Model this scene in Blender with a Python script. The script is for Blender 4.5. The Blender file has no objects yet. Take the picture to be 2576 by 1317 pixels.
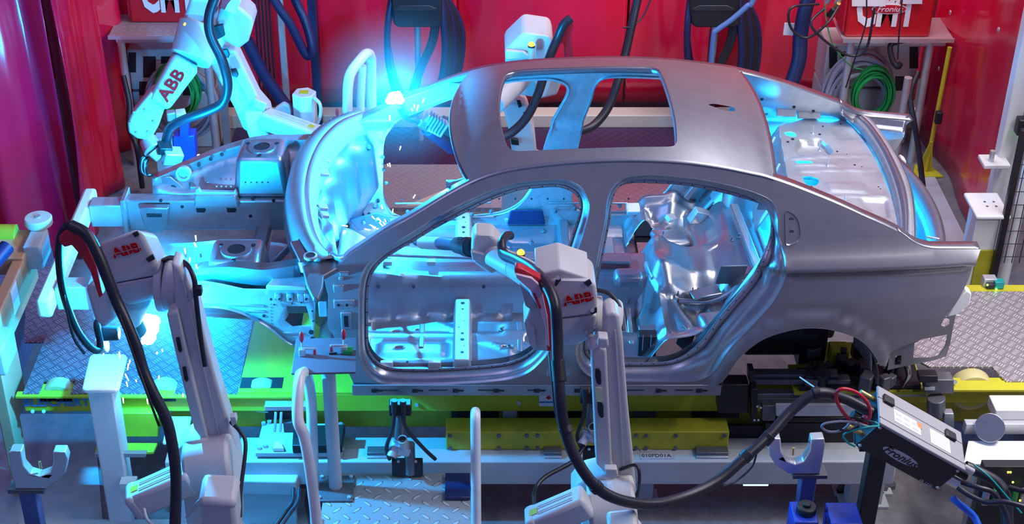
import bpy, bmesh, math, random
from mathutils import Vector as V, Matrix, geometry
random.seed(4)
SC = bpy.context.scene
# ---------------------------------------------------------------- camera
CX, CY, F, PITCH, H = 1195.0, 658.5, 3900.0, math.radians(32.2), 6.0
cam = bpy.data.objects.new('camera', bpy.data.cameras.new('camera'))
SC.collection.objects.link(cam); SC.camera = cam
cam.location = (0, 0, H); cam.rotation_euler = (math.radians(90) - PITCH, 0, 0)
cam.data.sensor_width = 36.0; cam.data.lens = 36.0 * F / 2576.0
cam.data.shift_x = (1288.0 - CX) / 2576.0
cam.data.clip_end = 200
# ---------------------------------------------------------------- colour, world
SC.view_settings.view_transform = 'Standard'; SC.view_settings.look = 'None'
SC.view_settings.gamma = 1.0; SC.view_settings.use_curve_mapping = False
SC.view_settings.exposure = 0.35
SC.cycles.max_bounces = 6; SC.cycles.diffuse_bounces = 3; SC.cycles.glossy_bounces = 4
SC.cycles.transparent_max_bounces = 8; SC.cycles.volume_bounces = 0
SC.cycles.sample_clamp_indirect = 4.0; SC.cycles.use_denoising = True
W = bpy.data.worlds.new('hall'); SC.world = W; W.use_nodes = True
bgn = W.node_tree.nodes['Background']; bgn.inputs[0].default_value = (0.17, 0.20, 0.58, 1); bgn.inputs[1].default_value = 0.40
def light(name, kind, loc, power, col, size=0.05, rot=None, sy=None):
    l = bpy.data.lights.new(name, kind); l.energy = power; l.color = col
    if kind == 'AREA':
        l.size = size
        if sy: l.shape = 'RECTANGLE'; l.size_y = sy
    else: l.shadow_soft_size = size
    o = bpy.data.objects.new(name, l); SC.collection.objects.link(o); o.location = loc
    if rot: o.rotation_euler = rot
    return o
ARC_A = V((-0.47, 8.16, 1.985)); ARC_B = V((-1.70, 6.60, 1.45)); ARC_C = V((-0.50, 7.86, 1.24))
CYAN = (0.0, 0.40, 1.0)
light('arc_light', 'POINT', ARC_A + V((.02, -.13, .10)), 240, CYAN, 0.02)
light('arc_light', 'POINT', ARC_B + V((.06, .03, .20)), 320, CYAN, 0.03)
light('arc_light', 'POINT', ARC_C + V((.05, -.05, .05)), 80, CYAN, 0.03)
light('arc_light', 'POINT', (2.02, 8.0, 1.50), 50, CYAN, 0.03)  # added to brighten the boot, stands in for an unseen weld
light('arc_light', 'POINT', (-1.80, 8.86, 1.25), 90, CYAN, 0.03)  # added to brighten the far left robot, no weld seen there
# hall lamps overhead
light('hall_lamp', 'AREA', (3.0, 9.0, 6.6), 115, (0.90, 0.88, 1.0), 0.5, (0, math.radians(12), 0), 5.0)
light('hall_lamp', 'AREA', (4.6, 6.0, 6.6), 200, (1.0, 0.96, 0.92), 0.6, (0, math.radians(20), 0), 5.0)
light('hall_lamp', 'AREA', (-2.5, 4.2, 7.5), 45, (0.65, 0.55, 1.0), 0.6, (math.radians(10), 0, 0), 5.0)
light('hall_lamp', 'AREA', (2.0, 10.2, 4.6), 110, (1.0, 0.80, 0.84), 5.0, (math.radians(48), 0, 0), 0.4)  # unseen; set low and tilted to brighten the back curtains
light('bench_fill', 'AREA', (3.5, 6.5, 2.4), 26, (1.0, 0.98, 1.0), 0.5)  # added out of view to brighten the bench top
# ---------------------------------------------------------------- helpers
cp, sp = math.cos(PITCH), math.sin(PITCH)
def ray(px, py):
    a = (px - CX) / F; b = (py - CY) / F
    return V((a, cp - b * sp, -sp - b * cp))
def at(px, py, Y=None, Z=None, X=None):
    d = ray(px, py)
    t = Y / d.y if Y is not None else ((Z - H) / d.z if Z is not None else X / d.x)
    return V((d.x * t, d.y * t, H + d.z * t))
def surf_y(px, py, fn):
    Y = 6.8
    for _ in range(12):
        p = at(px, py, Y=Y); Y = fn(p.x, p.z)
    return at(px, py, Y=Y)
def surf_z(px, py, fn, Z=2.1):
    for _ in range(14):
        p = at(px, py, Z=Z); Z = 0.5 * Z + 0.5 * fn(p.x, p.y)
    return at(px, py, Z=Z)
def lerp(a, b, t): return a + (b - a) * t
def sstep(a, b, x):
    t = max(0.0, min(1.0, (x - a) / (b - a))); return t * t * (3 - 2 * t)
def interp(tab, x):
    if x <= tab[0][0]: return tab[0][1]
    for (x0, y0), (x1, y1) in zip(tab, tab[1:]):
        if x <= x1: return lerp(y0, y1, (x - x0) / (x1 - x0))
    return tab[-1][1]
def spline(pts, n=6, closed=False):
    pts = [V(p) for p in pts]; m = len(pts); out = []
    rng = m if closed else m - 1
    for i in range(rng):
        p1, p2 = pts[i], pts[(i + 1) % m]
        p0 = pts[i - 1] if (closed or i > 0) else p1 * 2 - p2
        p3 = pts[(i + 2) % m] if (closed or i + 2 < m) else p2 * 2 - p1
        for k in range(n):
            t = k / n
            out.append(0.5 * ((2 * p1) + (p2 - p0) * t + (2 * p0 - 5 * p1 + 4 * p2 - p3) * t * t + (3 * p1 - p0 - 3 * p2 + p3) * t ** 3))
    if not closed: out.append(pts[-1])
    return out
def resample(pts, n, closed=True):
    q = list(pts) + ([pts[0]] if closed else [])
    L = [0.0]
    for a, b in zip(q, q[1:]): L.append(L[-1] + (b - a).length)
    tot = L[-1]; out = []; j = 0
    m = n if closed else n - 1
    for i in range(n):
        s = tot * i / m
        while j < len(L) - 2 and L[j + 1] < s: j += 1
        t = (s - L[j]) / max(1e-9, L[j + 1] - L[j]); out.append(q[j].lerp(q[j + 1], t))
    return out
def inside(p, poly):
    x, y = p[0], p[1]; c = False; j = len(poly) - 1
    for i in range(len(poly)):
        xi, yi = poly[i][0], poly[i][1]; xj, yj = poly[j][0], poly[j][1]
        if (yi > y) != (yj > y) and x < (xj - xi) * (y - yi) / (yj - yi) + xi: c = not c
        j = i
    return c
def frame(d, up=V((0, 0, 1))):
    d = V(d).normalized()
    if abs(d.dot(up)) > 0.97: up = V((0, 1, 0))
    s = d.cross(up).normalized(); u = s.cross(d).normalized()
    return d, s, u
class MB:
    """collects shapes of one part and links them as one mesh"""
    def __init__(s): s.v = []; s.f = []
    def add(s, vs, fs):
        o = len(s.v); s.v += [tuple(x) for x in vs]; s.f += [tuple(i + o for i in f) for f in fs]; return s
    def box(s, c, size, rot=(0, 0, 0)):
        from mathutils import Euler
        R = Euler(rot).to_matrix(); c = V(c)
        vs = [c + R @ V((size[0] * (i - .5), size[1] * (j - .5), size[2] * (k - .5))) for i in (0, 1) for j in (0, 1) for k in (0, 1)]
        return s.add(vs, [(0, 1, 3, 2), (4, 6, 7, 5), (0, 4, 5, 1), (2, 3, 7, 6), (0, 2, 6, 4), (1, 5, 7, 3)])
    def b2(s, lo, hi):
        lo, hi = V(lo), V(hi); return s.box((lo + hi) / 2, [abs(q) for q in (hi - lo)])
    def bar(s, p0, p1, w, h, up=V((0, 0, 1)), w1=None, h1=None):
        p0, p1 = V(p0), V(p1); d, a, u = frame(p1 - p0, up); vs = []
        for p, ww, hh in ((p0, w, h), (p1, w1 or w, h1 or h)):
            for i, j in ((-1, -1), (1, -1), (1, 1), (-1, 1)): vs.append(p + a * ww * i / 2 + u * hh * j / 2)
        return s.add(vs, [(0, 3, 2, 1), (4, 5, 6, 7)] + [(i, (i + 1) % 4, 4 + (i + 1) % 4, 4 + i) for i in range(4)])
    def cyl(s, p0, p1, r0, r1=None, n=20, caps=True):
        r1 = r0 if r1 is None else r1; p0, p1 = V(p0), V(p1); d, a, u = frame(p1 - p0); vs = []
        for p, r in ((p0, r0), (p1, r1)):
            for i in range(n):
                t = 2 * math.pi * i / n; vs.append(p + a * r * math.cos(t) + u * r * math.sin(t))
        fs = [(i, (i + 1) % n, n + (i + 1) % n, n + i) for i in range(n)]
        if caps: fs += [tuple(range(n - 1, -1, -1)), tuple(range(n, 2 * n))]
        return s.add(vs, fs)
    def lathe(s, p0, d, prof, n=24):
        d, a, u = frame(d); p0 = V(p0); vs = []; m = len(prof)
        for r, h in prof:
            for i in range(n):
                t = 2 * math.pi * i / n; vs.append(p0 + d * h + a * r * math.cos(t) + u * r * math.sin(t))
        fs = [(k * n + i, k * n + (i + 1) % n, (k + 1) * n + (i + 1) % n, (k + 1) * n + i) for k in range(m - 1) for i in range(n)]
        fs += [tuple(range(n - 1, -1, -1)), tuple(range((m - 1) * n, m * n))]
        return s.add(vs, fs)
    def tube(s, pts, r, n=10, sub=5, closed=False, smooth=True):
        P = spline(pts, sub, closed) if smooth else [V(p) for p in pts]
        m = len(P); vs = []; T0 = (P[1] - P[0]).normalized(); _, a, u = frame(T0)
        for k in range(m):
            if closed: T = (P[(k + 1) % m] - P[k - 1])
            else: T = P[min(k + 1, m - 1)] - P[max(k - 1, 0)]
            T = T.normalized() if T.length > 1e-9 else T0
            a = (a - T * a.dot(T)).normalized(); b = T.cross(a)
            rr = r(k / (m - 1)) if callable(r) else r
            for i in range(n):
                t = 2 * math.pi * i / n; vs.append(P[k] + a * rr * math.cos(t) + b * rr * math.sin(t))
        q = m if closed else m - 1
        fs = [(k * n + i, k * n + (i + 1) % n, ((k + 1) % m) * n + (i + 1) % n, ((k + 1) % m) * n + i) for k in range(q) for i in range(n)]
        if not closed: fs += [tuple(range(n - 1, -1, -1)), tuple(range((m - 1) * n, m * n))]
        return s.add(vs, fs)
    def prism(s, poly, dvec):
        """extrude a 3-D polygon along dvec"""
        poly = [V(p) for p in poly]; dvec = V(dvec); n = len(poly)
        nn = geometry.normal(poly) if n > 2 else V((0, 0, 1))
        if nn.dot(dvec) > 0: poly = poly[::-1]
        vs = poly + [p + dvec for p in poly]
        tri = geometry.tessellate_polygon([poly])
        fs = []
        for t in tri:
            a, b, c = t
            nt = (poly[b] - poly[a]).cross(poly[c] - poly[a])
            if nt.dot(dvec) > 0: t = (a, c, b)
            fs.append(tuple(t)); fs.append(tuple(i + n for i in reversed(t)))
        fs += [(i, i + n, (i + 1) % n + n, (i + 1) % n) for i in range(n)]
        return s.add(vs, fs)
    def slab(s, pp, Y, depth):
        return s.prism([at(x, y, Y=Y) for x, y in pp], (0, depth, 0))
    def hslab(s, pp, Z, th):
        return s.prism([at(x, y, Z=Z) for x, y in pp], (0, 0, -th))
    def ball(s, c, r, n=12, sc=(1, 1, 1)):
        c = V(c); vs = [c + V((0, 0, r * sc[2]))]; m = n // 2
        for k in range(1, m):
            a = math.pi * k / m
            for i in range(n):
                t = 2 * math.pi * i / n; vs.append(c + V((r * sc[0] * math.sin(a) * math.cos(t), r * sc[1] * math.sin(a) * math.sin(t), r * sc[2] * math.cos(a))))
        vs.append(c - V((0, 0, r * sc[2]))); L = len(vs) - 1
        fs = [(0, 1 + i, 1 + (i + 1) % n) for i in range(n)]
        fs += [(1 + k * n + i, 1 + (k + 1) * n + i, 1 + (k + 1) * n + (i + 1) % n, 1 + k * n + (i + 1) % n) for k in range(m - 2) for i in range(n)]
        fs += [(L, 1 + (m - 2) * n + (i + 1) % n, 1 + (m - 2) * n + i) for i in range(n)]
        return s.add(vs, fs)
    def grid(s, nu, nv, fn):
        vs = [fn(i / nu, j / nv) for i in range(nu + 1) for j in range(nv + 1)]
        return s.add(vs, [(i * (nv + 1) + j, (i + 1) * (nv + 1) + j, (i + 1) * (nv + 1) + j + 1, i * (nv + 1) + j + 1) for i in range(nu) for j in range(nv)])
    def build(s, name, mat, parent=None, smooth=False, bevel=0, solid=0, seg=2, fix=True):
        me = bpy.data.meshes.new(name); me.from_pydata(s.v, [], s.f)
        o = bpy.data.objects.new(name, me); SC.collection.objects.link(o)
        bm = bmesh.new(); bm.from_mesh(me)
        if fix: bmesh.ops.recalc_face_normals(bm, faces=bm.faces)
        if parent is not None:
            L = parent.matrix_world.translation.copy() if parent.parent is None else parent.parent.location + parent.location
            bmesh.ops.translate(bm, verts=bm.verts, vec=-L)
            o.parent = parent
        else:
            c = V((0, 0, 0)); lo = min((v.co.z for v in bm.verts), default=0)
            for v in bm.verts: c += v.co
            c /= max(1, len(bm.verts)); c.z = lo
            bmesh.ops.translate(bm, verts=bm.verts, vec=-c); o.location = c
        bm.to_mesh(me); bm.free(); me.materials.append(mat)
        if smooth:
            me.polygons.foreach_set('use_smooth', [True] * len(me.polygons))
            me.set_sharp_from_angle(angle=math.radians(38 if smooth is True else smooth))
        if solid:
            m = o.modifiers.new('s', 'SOLIDIFY'); m.thickness = solid; m.offset = 0
        if bevel:
            m = o.modifiers.new('b', 'BEVEL'); m.width = bevel; m.segments = seg; m.limit_method = 'ANGLE'; m.angle_limit = math.radians(35)
            m.harden_normals = False
            me.polygons.foreach_set('use_smooth', [True] * len(me.polygons)); me.set_sharp_from_angle(angle=math.radians(50))
        return o
def thing(name, label, cat, loc=(0, 0, 0), group=None):
    o = bpy.data.objects.new(name, None); SC.collection.objects.link(o); o.location = loc; o.empty_display_size = .1
    o['label'] = label; o['category'] = cat
    if group: o['group'] = group
    o.matrix_world = Matrix.Translation(V(loc))
    return o
def tag(o, label, cat, group=None):
    o['label'] = label; o['category'] = cat
    if group: o['group'] = group
    return o
def struct(o): o['kind'] = 'structure'; return o
def text(body, name, mat, parent, origin, xdir, zdir, size, depth=0.002, align='CENTER', sx=1.0, bold=0.0, shear=0.0):
    c = bpy.data.curves.new(name, 'FONT'); c.body = body; c.size = size; c.extrude = depth; c.align_x = align; c.align_y = 'CENTER'
    c.offset = bold; c.shear = shear; c.space_character = 1.0; c.resolution_u = 2
    c.materials.append(mat)
    tmp = bpy.data.objects.new('t', c); SC.collection.objects.link(tmp)
    bpy.context.view_layer.update()
    me = bpy.data.meshes.new_from_object(tmp.evaluated_get(bpy.context.evaluated_depsgraph_get())); bpy.data.objects.remove(tmp); bpy.data.curves.remove(c)
    if not me.materials: me.materials.append(mat)
    o = bpy.data.objects.new(name, me); SC.collection.objects.link(o)
    x = V(xdir).normalized(); y = V(zdir); y = (y - x * y.dot(x)).normalized(); n = x.cross(y)
    M = Matrix((x, y, n)).transposed().to_4x4(); M.translation = V(origin)
    if parent is not None:
        L = parent.location if parent.parent is None else parent.parent.location + parent.location
        M.translation = V(origin) - L; o.parent = parent
    o.matrix_local = M @ Matrix.Diagonal((sx, 1, 1, 1))
    return o
# ---------------------------------------------------------------- materials
def mat(name, col, rough=0.5, metal=0.0, bump=0.0, scale=60.0, var=0.0, spec=0.5, emit=None, es=1.0, coat=0.0, stretch=None, alpha=1.0, trans=0.0):
    m = bpy.data.materials.new(name); m.use_nodes = True; nt = m.node_tree; b = nt.nodes['Principled BSDF']
    b.inputs['Base Color'].default_value = (*col, 1); b.inputs['Roughness'].default_value = rough; b.inputs['Metallic'].default_value = metal
    b.inputs['Specular IOR Level'].default_value = spec; b.inputs['Coat Weight'].default_value = coat
    b.inputs['Alpha'].default_value = alpha; b.inputs['Transmission Weight'].default_value = trans
    if emit: b.inputs['Emission Color'].default_value = (*emit, 1); b.inputs['Emission Strength'].default_value = es
    if bump or var:
        tc = nt.nodes.new('ShaderNodeTexCoord'); mp = nt.nodes.new('ShaderNodeMapping'); nt.links.new(tc.outputs['Object'], mp.inputs[0])
        if stretch: mp.inputs['Scale'].default_value = stretch
        n = nt.nodes.new('ShaderNodeTexNoise'); n.inputs['Scale'].default_value = scale; n.inputs['Detail'].default_value = 3
        nt.links.new(mp.outputs[0], n.inputs['Vector'])
        if bump:
            bp = nt.nodes.new('ShaderNodeBump'); bp.inputs['Strength'].default_value = bump; bp.inputs['Distance'].default_value = 0.01
            nt.links.new(n.outputs['Fac'], bp.inputs['Height']); nt.links.new(bp.outputs[0], b.inputs['Normal'])
        if var:
            n2 = nt.nodes.new('ShaderNodeTexNoise'); n2.inputs['Scale'].default_value = scale * .12; n2.inputs['Detail'].default_value = 5
            nt.links.new(tc.outputs['Object'], n2.inputs['Vector'])
            r = nt.nodes.new('ShaderNodeValToRGB'); r.color_ramp.elements[0].position = .3; r.color_ramp.elements[1].position = .7
            r.color_ramp.elements[0].color = (*[c * (1 - var) for c in col], 1); r.color_ramp.elements[1].color = (*[min(1, c * (1 + var)) for c in col], 1)
            nt.links.new(n2.outputs['Fac'], r.inputs[0]); nt.links.new(r.outputs[0], b.inputs['Base Color'])
    return m
def tread(name, col, s=0.045, rough=0.35, metal=0.8, bars=1, hi=1.25):
    """diamond tread plate: alternating raised lozenges as bump"""
    m = mat(name, col, rough, metal); nt = m.node_tree; N = nt.nodes; L = nt.links; b = N['Principled BSDF']
    def mth(op, a, c=None, d=None):
        n = N.new('ShaderNodeMath'); n.operation = op
        for i, q in enumerate((a, c, d)):
            if q is None: continue
            if isinstance(q, (int, float)): n.inputs[i].default_value = q
            else: L.new(q, n.inputs[i])
        return n.outputs[0]
    tc = N.new('ShaderNodeTexCoord'); sx = N.new('ShaderNodeSeparateXYZ'); L.new(tc.outputs['Object'], sx.inputs[0])
    u = mth('ADD', mth('MULTIPLY', mth('ADD', sx.outputs[0], sx.outputs[1]), .7071 / s), 100); v = mth('ADD', mth('MULTIPLY', mth('SUBTRACT', sx.outputs[0], sx.outputs[1]), .7071 / s), 100)
    par = mth('MODULO', mth('ADD', mth('FLOOR', u), mth('FLOOR', v)), 2.0)
    fu = mth('SUBTRACT', mth('FRACT', u), .5); fv = mth('SUBTRACT', mth('FRACT', v), .5)
    a = mth('ADD', mth('MULTIPLY', fu, par), mth('MULTIPLY', fv, mth('SUBTRACT', 1.0, par)))
    c = mth('ADD', mth('MULTIPLY', fv, par), mth('MULTIPLY', fu, mth('SUBTRACT', 1.0, par)))
    if bars > 1: c = mth('MULTIPLY', mth('PINGPONG', mth('ADD', c, 0.5), 0.25), 1.0); c = mth('SUBTRACT', c, .125)
    k = 7.0 if bars == 1 else 14.0
    e = mth('SUBTRACT', 1.0, mth('ADD', mth('POWER', mth('ABSOLUTE', mth('MULTIPLY', a, 2.2)), 2.0), mth('POWER', mth('ABSOLUTE', mth('MULTIPLY', c, k)), 2.0)))
    e = mth('MAXIMUM', e, 0.0); e = mth('MINIMUM', mth('MULTIPLY', e, 2.0), 1.0)
    bp = N.new('ShaderNodeBump'); bp.inputs['Strength'].default_value = 1.0; bp.inputs['Distance'].default_value = 0.012
    L.new(e, bp.inputs['Height']); L.new(bp.outputs[0], b.inputs['Normal'])
    mx = N.new('ShaderNodeMix'); mx.data_type = 'RGBA'; L.new(e, mx.inputs[0]); mx.inputs[6].default_value = (*col, 1)
    mx.inputs[7].default_value = (*[min(1, q * hi) for q in col], 1); L.new(mx.outputs[2], b.inputs['Base Color'])
    return m
STEEL = mat('pressed_steel', (.42, .42, .45), .30, .88, bump=.03, scale=220, var=.06)
STEEL2 = mat('zinc_coated_steel', (.44, .46, .49), .38, .75, bump=.05, scale=160, var=.10)
SKIN = mat('outer_body_steel', (.33, .315, .335), .36, .65, bump=.012, scale=90, var=.05)
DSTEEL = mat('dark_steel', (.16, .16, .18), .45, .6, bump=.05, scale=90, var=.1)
GALV = mat('galvanised_steel', (.55, .56, .58), .42, .6, bump=.08, scale=50, var=.15)
ALU = mat('machined_aluminium', (.7, .7, .72), .35, .7)
ROB = mat('robot_light_grey_paint', (.56, .545, .54), .45, 0, bump=.02, scale=150)
ROBD = mat('robot_dark_parts', (.035, .035, .04), .4, .2)
WHITE = mat('white_paint', (.78, .78, .76), .45, bump=.02, scale=60)
RAILP = mat('handrail_paint', (.72, .70, .68), .35, coat=.3, var=.08, scale=90)
FRAMEP = mat('machine_grey_paint', (.44, .46, .48), .5, var=.08, scale=40)
YEL = mat('yellow_green_paint', (.50, .46, .02), .5, var=.10, scale=40)
YELD = mat('worn_yellow_paint', (.40, .37, .02), .6, var=.18, scale=70)
BLACK = mat('black_rubber', (.012, .012, .015), .45)
HOSE = mat('black_hose', (.018, .018, .026), .38, bump=.05, scale=300)
BLK = mat('black_metal', (.025, .024, .028), .42, .3, bump=.03, scale=120)
RED = mat('red_plastic', (.55, .012, .03), .35)
REDP = mat('red_box_paint', (.58, .008, .018), .35, var=.05, scale=30)
PINK = mat('pale_pink_panel', (.62, .42, .52), .45)
LOGO = mat('red_lettering', (.62, .01, .012), .9, spec=.05)
BLUET = mat('blue_lettering', (.02, .22, .62), .5)
BLUE = mat('blue_paint', (.02, .06, .45), .4, var=.1, scale=200)
NAVY = mat('navy_tube', (.014, .022, .085), .4)
GREEN = mat('green_cable', (.01, .30, .06), .5, var=.2, scale=80)
GREYC = mat('grey_cable', (.30, .31, .38), .5)
CABN = mat('cabinet_beige_grey', (.50, .48, .47), .5, var=.05, scale=20)
CURT = mat('red_welding_curtain', (.72, .006, .05), .18, bump=.6, scale=5, var=.25, spec=.9, stretch=(1, 1, .22))
CURTD = mat('red_curtain_dark_strip', (.30, .004, .02), .3, bump=.2, scale=9, var=.2, stretch=(1, 1, .3))
CONC = mat('concrete_floor', (.17, .165, .175), .6, bump=.05, scale=120, var=.2)
CREAM = mat('cream_paint', (.62, .58, .48), .5)
TAN = mat('tan_frame_paint', (.60, .33, .18), .5, var=.1, scale=30)
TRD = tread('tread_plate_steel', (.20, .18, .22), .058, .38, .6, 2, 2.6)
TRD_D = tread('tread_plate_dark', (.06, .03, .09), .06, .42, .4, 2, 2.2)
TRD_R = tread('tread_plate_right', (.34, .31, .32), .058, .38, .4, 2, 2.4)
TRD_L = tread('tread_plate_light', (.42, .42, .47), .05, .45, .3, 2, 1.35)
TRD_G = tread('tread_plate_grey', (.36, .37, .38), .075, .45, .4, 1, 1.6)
TEAL = mat('teal_plastic', (.0, .30, .28), .4)
LAMPY = mat('amber_lamp_lens', (.9, .5, .0), .3, emit=(1, .55, .03), es=3.5)
LEDG = mat('green_led', (.1, .9, .1), .4, emit=(.3, 1, .1), es=4)
LEDY = mat('yellow_led', (.9, .7, .1), .4, emit=(1, .7, .05), es=4)
ARC = mat('welding_arc', (1, 1, 1), .5, emit=(.55, .9, 1.0), es=25)
SPARK = mat('spark_glow', (1, .7, .5), .5, emit=(1, .62, .42), es=9)
TUBEL = mat('cyan_lamp_tube', (1, 1, 1), .5, emit=(.35, .85, 1.0), es=2.0)
PAPER = mat('white_paper', (.8, .8, .8), .7)
CLEAR = mat('label_silver', (.55, .52, .60), .4, .2)
BRASS = mat('brass', (.7, .5, .18), .35, .8)
ROLL = mat('roller_tan', (.55, .48, .22), .45, var=.06, scale=30)
# ================================================================ CAR BODY
YC = 7.59
HWT = [(.85, .83), (.93, .852), (1.02, .875), (1.2, .900), (1.4, .908), (1.52, .898), (1.62, .876), (1.69, .858), (1.713, .868), (1.74, .862), (1.80, .832), (1.9, .790), (2.0, .745), (2.1, .695), (2.19, .650), (2.3, .60), (2.5, .5)]
AX, AZ = 1.75, .985
def hw(x, z):
    w = interp(HWT, z)
    w += .026 * sstep(.6, 1.3, x) * sstep(1.680, 1.706, z) * (1 - sstep(1.71, 1.84, z))
    if x > 1.5: w -= .085 * ((x - 1.5) / 1.15) ** 2
    if x < -.4: w -= .05 * min(1, (-.4 - x)) ** 1.0
    d = math.hypot(x - AX, z - AZ)
    if z < 1.6: w += .014 * (1 - sstep(.46, .50, d)) * sstep(.9, 1.3, x)
    return w
def ysn(x, z): return YC - hw(x, z)
def side_pt(x, z, sgn=-1, off=0.0): return V((x, YC + sgn * (hw(x, z) - off), z))
def tr(px): return [surf_y(x, y, ysn) for x, y in px]
def xz(pts): return [V((p.x, p.z)) for p in pts]
def panel(mb, outer, holes, fn, h=.04):
    """tessellate a 2-D outline with holes and interior points, map it with fn"""
    loops = [outer] + holes; vs = []; es = []
    for L in loops:
        o = len(vs); vs += [V((p[0], p[1])) for p in L]; es += [(o + i, o + (i + 1) % len(L)) for i in range(len(L))]
    x0 = min(p[0] for p in outer); x1 = max(p[0] for p in outer); y0 = min(p[1] for p in outer); y1 = max(p[1] for p in outer)
    allb = list(vs)
    def near(p, q=.4):
        return any((p - b).length_squared < (h * q) ** 2 for b in allb)
    nx, ny = int((x1 - x0) / h), int((y1 - y0) / h)
    for i in range(1, nx + 1):
        for j in range(1, ny + 1):
            p = V((x0 + i * h + (.5 * h if j % 2 else 0), y0 + j * h))
            if inside(p, outer) and not any(inside(p, q) for q in holes) and not near(p): vs.append(p)
    r = geometry.delaunay_2d_cdt(vs, es, [], 0, 1e-6)
    fs = []
    for f in r[2]:
        c = sum((r[0][i] for i in f), V((0, 0))) / len(f)
        if inside(c, outer) and not any(inside(c, q) for q in holes): fs.append(tuple(f))
    return mb.add([fn(p.x, p.y) for p in r[0]], fs)
def analytic_normals(o, fn, plane='xz', e=.012):
    me = o.data; L = o.parent.location; me.polygons.foreach_set('use_smooth', [True] * len(me.polygons)); out = []
    for v in me.vertices:
        w = v.co + L; a, b = (w.x, w.z) if plane == 'xz' else (w.x, w.y)
        n = (fn(a + e, b) - fn(a - e, b)).cross(fn(a, b + e) - fn(a, b - e)).normalized()
        if n.dot(v.normal) < 0: n = -n
        out.append(n)
    me.normals_split_custom_set_from_vertices(out)
CAR = thing('sedan_shell', 'bare steel sedan body shell without doors, bonnet or boot lid, set on the yellow conveyor', 'car body', (0.3, YC, .93))
# traced outline of the outer side frame (near side)
def seg(pp, n=4): return spline(tr(pp), n)
top = seg([(826, 744), (819, 715), (819, 690), (857, 664), (874, 647), (916, 619), (973, 581), (1023, 554), (1060, 532), (1122, 494), (1192, 457), (1259, 434), (1332, 421), (1424, 411), (1524, 405), (1623, 404.5), (1722, 410), (1822, 423.6), (1896, 438.5), (1930, 446), (1987, 465), (2029, 481), (2079, 501), (2128, 522), (2178, 545), (2228, 567), (2268, 587), (2297, 608), (2322, 620), (2347, 625.5), (2377, 626.5), (2427, 626.5), (2467, 626.6)])
rear = seg([(2467, 626.6), (2456, 660), (2439, 693), (2424, 727), (2402, 765), (2377, 797), (2352, 838), (2297, 860), (2250, 880), (2238, 893), (2226, 930)])
arch = [V((AX + .415 * math.cos(t), 0, AZ + .405 * math.sin(t))) for t in [math.radians(10 + 160 * k / 26) for k in range(27)]]
pe = rear[-1]
arch_w = [surf_y(x, y, ysn) for x, y in spline([V((a, b, 0)) for a, b in [(2213, 918.6), (2200.5, 896), (2180.6, 869), (2153, 849), (2121, 836.6), (2084, 828), (2041.5, 825), (1999, 829), (1954.5, 840), (1917, 855), (1885, 877), (1859, 901), (1843, 922), (1827, 948)]], 3)
          for x, y in [(0, 0)]] if False else seg([(2213, 918.6), (2200.5, 896), (2180.6, 869), (2153, 849), (2121, 836.6), (2084, 828), (2041.5, 825), (1999, 829), (1954.5, 840), (1917, 855), (1885, 877), (1859, 901), (1843, 922), (1827, 948)], 3)
bot = seg([(1827, 948), (1815, 961), (1797, 970), (1772, 974.5), (1697, 976), (1581, 977), (1340, 978), (1122, 980), (1000, 981), (896, 981)], 3)
frontp = seg([(896, 981), (886, 955), (868, 920), (850, 880), (838, 840), (826, 826), (825, 784), (826, 744)], 3)
outl = top[:-1] + rear[:-1] + arch_w[:-1] + bot[:-1] + frontp[:-1]
FDO = [(901, 874), (906, 911), (916, 933.5), (933.5, 953.4), (958, 964.6), (998, 968.3), (1060, 969), (1122, 968), (1222, 962), (1284, 954.7), (1330, 938.5), (1362, 911), (1382, 885), (1402, 840), (1420, 770), (1441.6, 673), (1474, 574), (1484, 524), (1479, 499), (1466.5, 474.5), (1449, 461), (1429, 453.4), (1399, 451.5), (1350, 454), (1300, 460), (1250, 473), (1197, 494), (1147, 517), (1097.5, 545), (1048, 575), (998, 605), (961, 628.6), (936, 648), (919, 667), (908, 692), (901, 734), (900, 800)]
FDI = [(925, 849), (927, 874), (938.5, 896), (953, 911), (973, 920), (998, 925), (1050, 927), (1097.5, 926), (1197, 920), (1259, 914), (1296, 905), (1326, 890), (1350, 868), (1370, 835), (1388, 780), (1402, 720), (1419, 653), (1439, 589), (1451.6, 554), (1458, 524), (1456.5, 504), (1446, 488), (1424, 476), (1399, 470), (1350, 473), (1300, 480), (1234, 504), (1172, 534), (1122, 560), (1085, 580), (1048, 603), (998, 632), (961, 658), (941, 683), (931, 705), (926, 740), (925, 790)]
RDO = [(1446.6, 894), (1454, 918.6), (1469, 938.5), (1489, 951), (1530, 958), (1581, 960), (1673, 961), (1747, 961), (1778, 951), (1800, 934), (1822, 901), (1846.6, 869), (1896, 819), (1940, 771), (1964, 735), (1978, 698), (1979, 660), (1972, 625), (1962, 606), (1958, 580), (1959, 552), (1953, 524), (1940, 504), (1917, 491), (1871, 474.5), (1797, 457), (1722, 446), (1648, 440), (1598, 442), (1566, 449), (1548, 459.6), (1535, 478), (1525, 507), (1521, 549), (1506, 623.6), (1491, 698), (1466, 800), (1450, 862)]
RDI = [(1478, 880), (1484, 893), (1497, 903), (1520, 908), (1550, 911), (1590, 912), (1660, 910), (1697.5, 903), (1735, 882), (1767, 852), (1782, 832), (1800, 809), (1822, 781), (1846.6, 750), (1870, 722), (1893, 692), (1910, 660), (1922, 632), (1934.7, 599), (1939, 565), (1937, 544), (1930, 529), (1912, 513), (1871, 499), (1797, 480), (1722, 466), (1648, 461), (1600, 460), (1578, 462), (1560, 468), (1548, 482), (1539, 512), (1536, 545), (1531, 574), (1516, 648), (1504, 708), (1490, 790), (1480, 850)]
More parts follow.
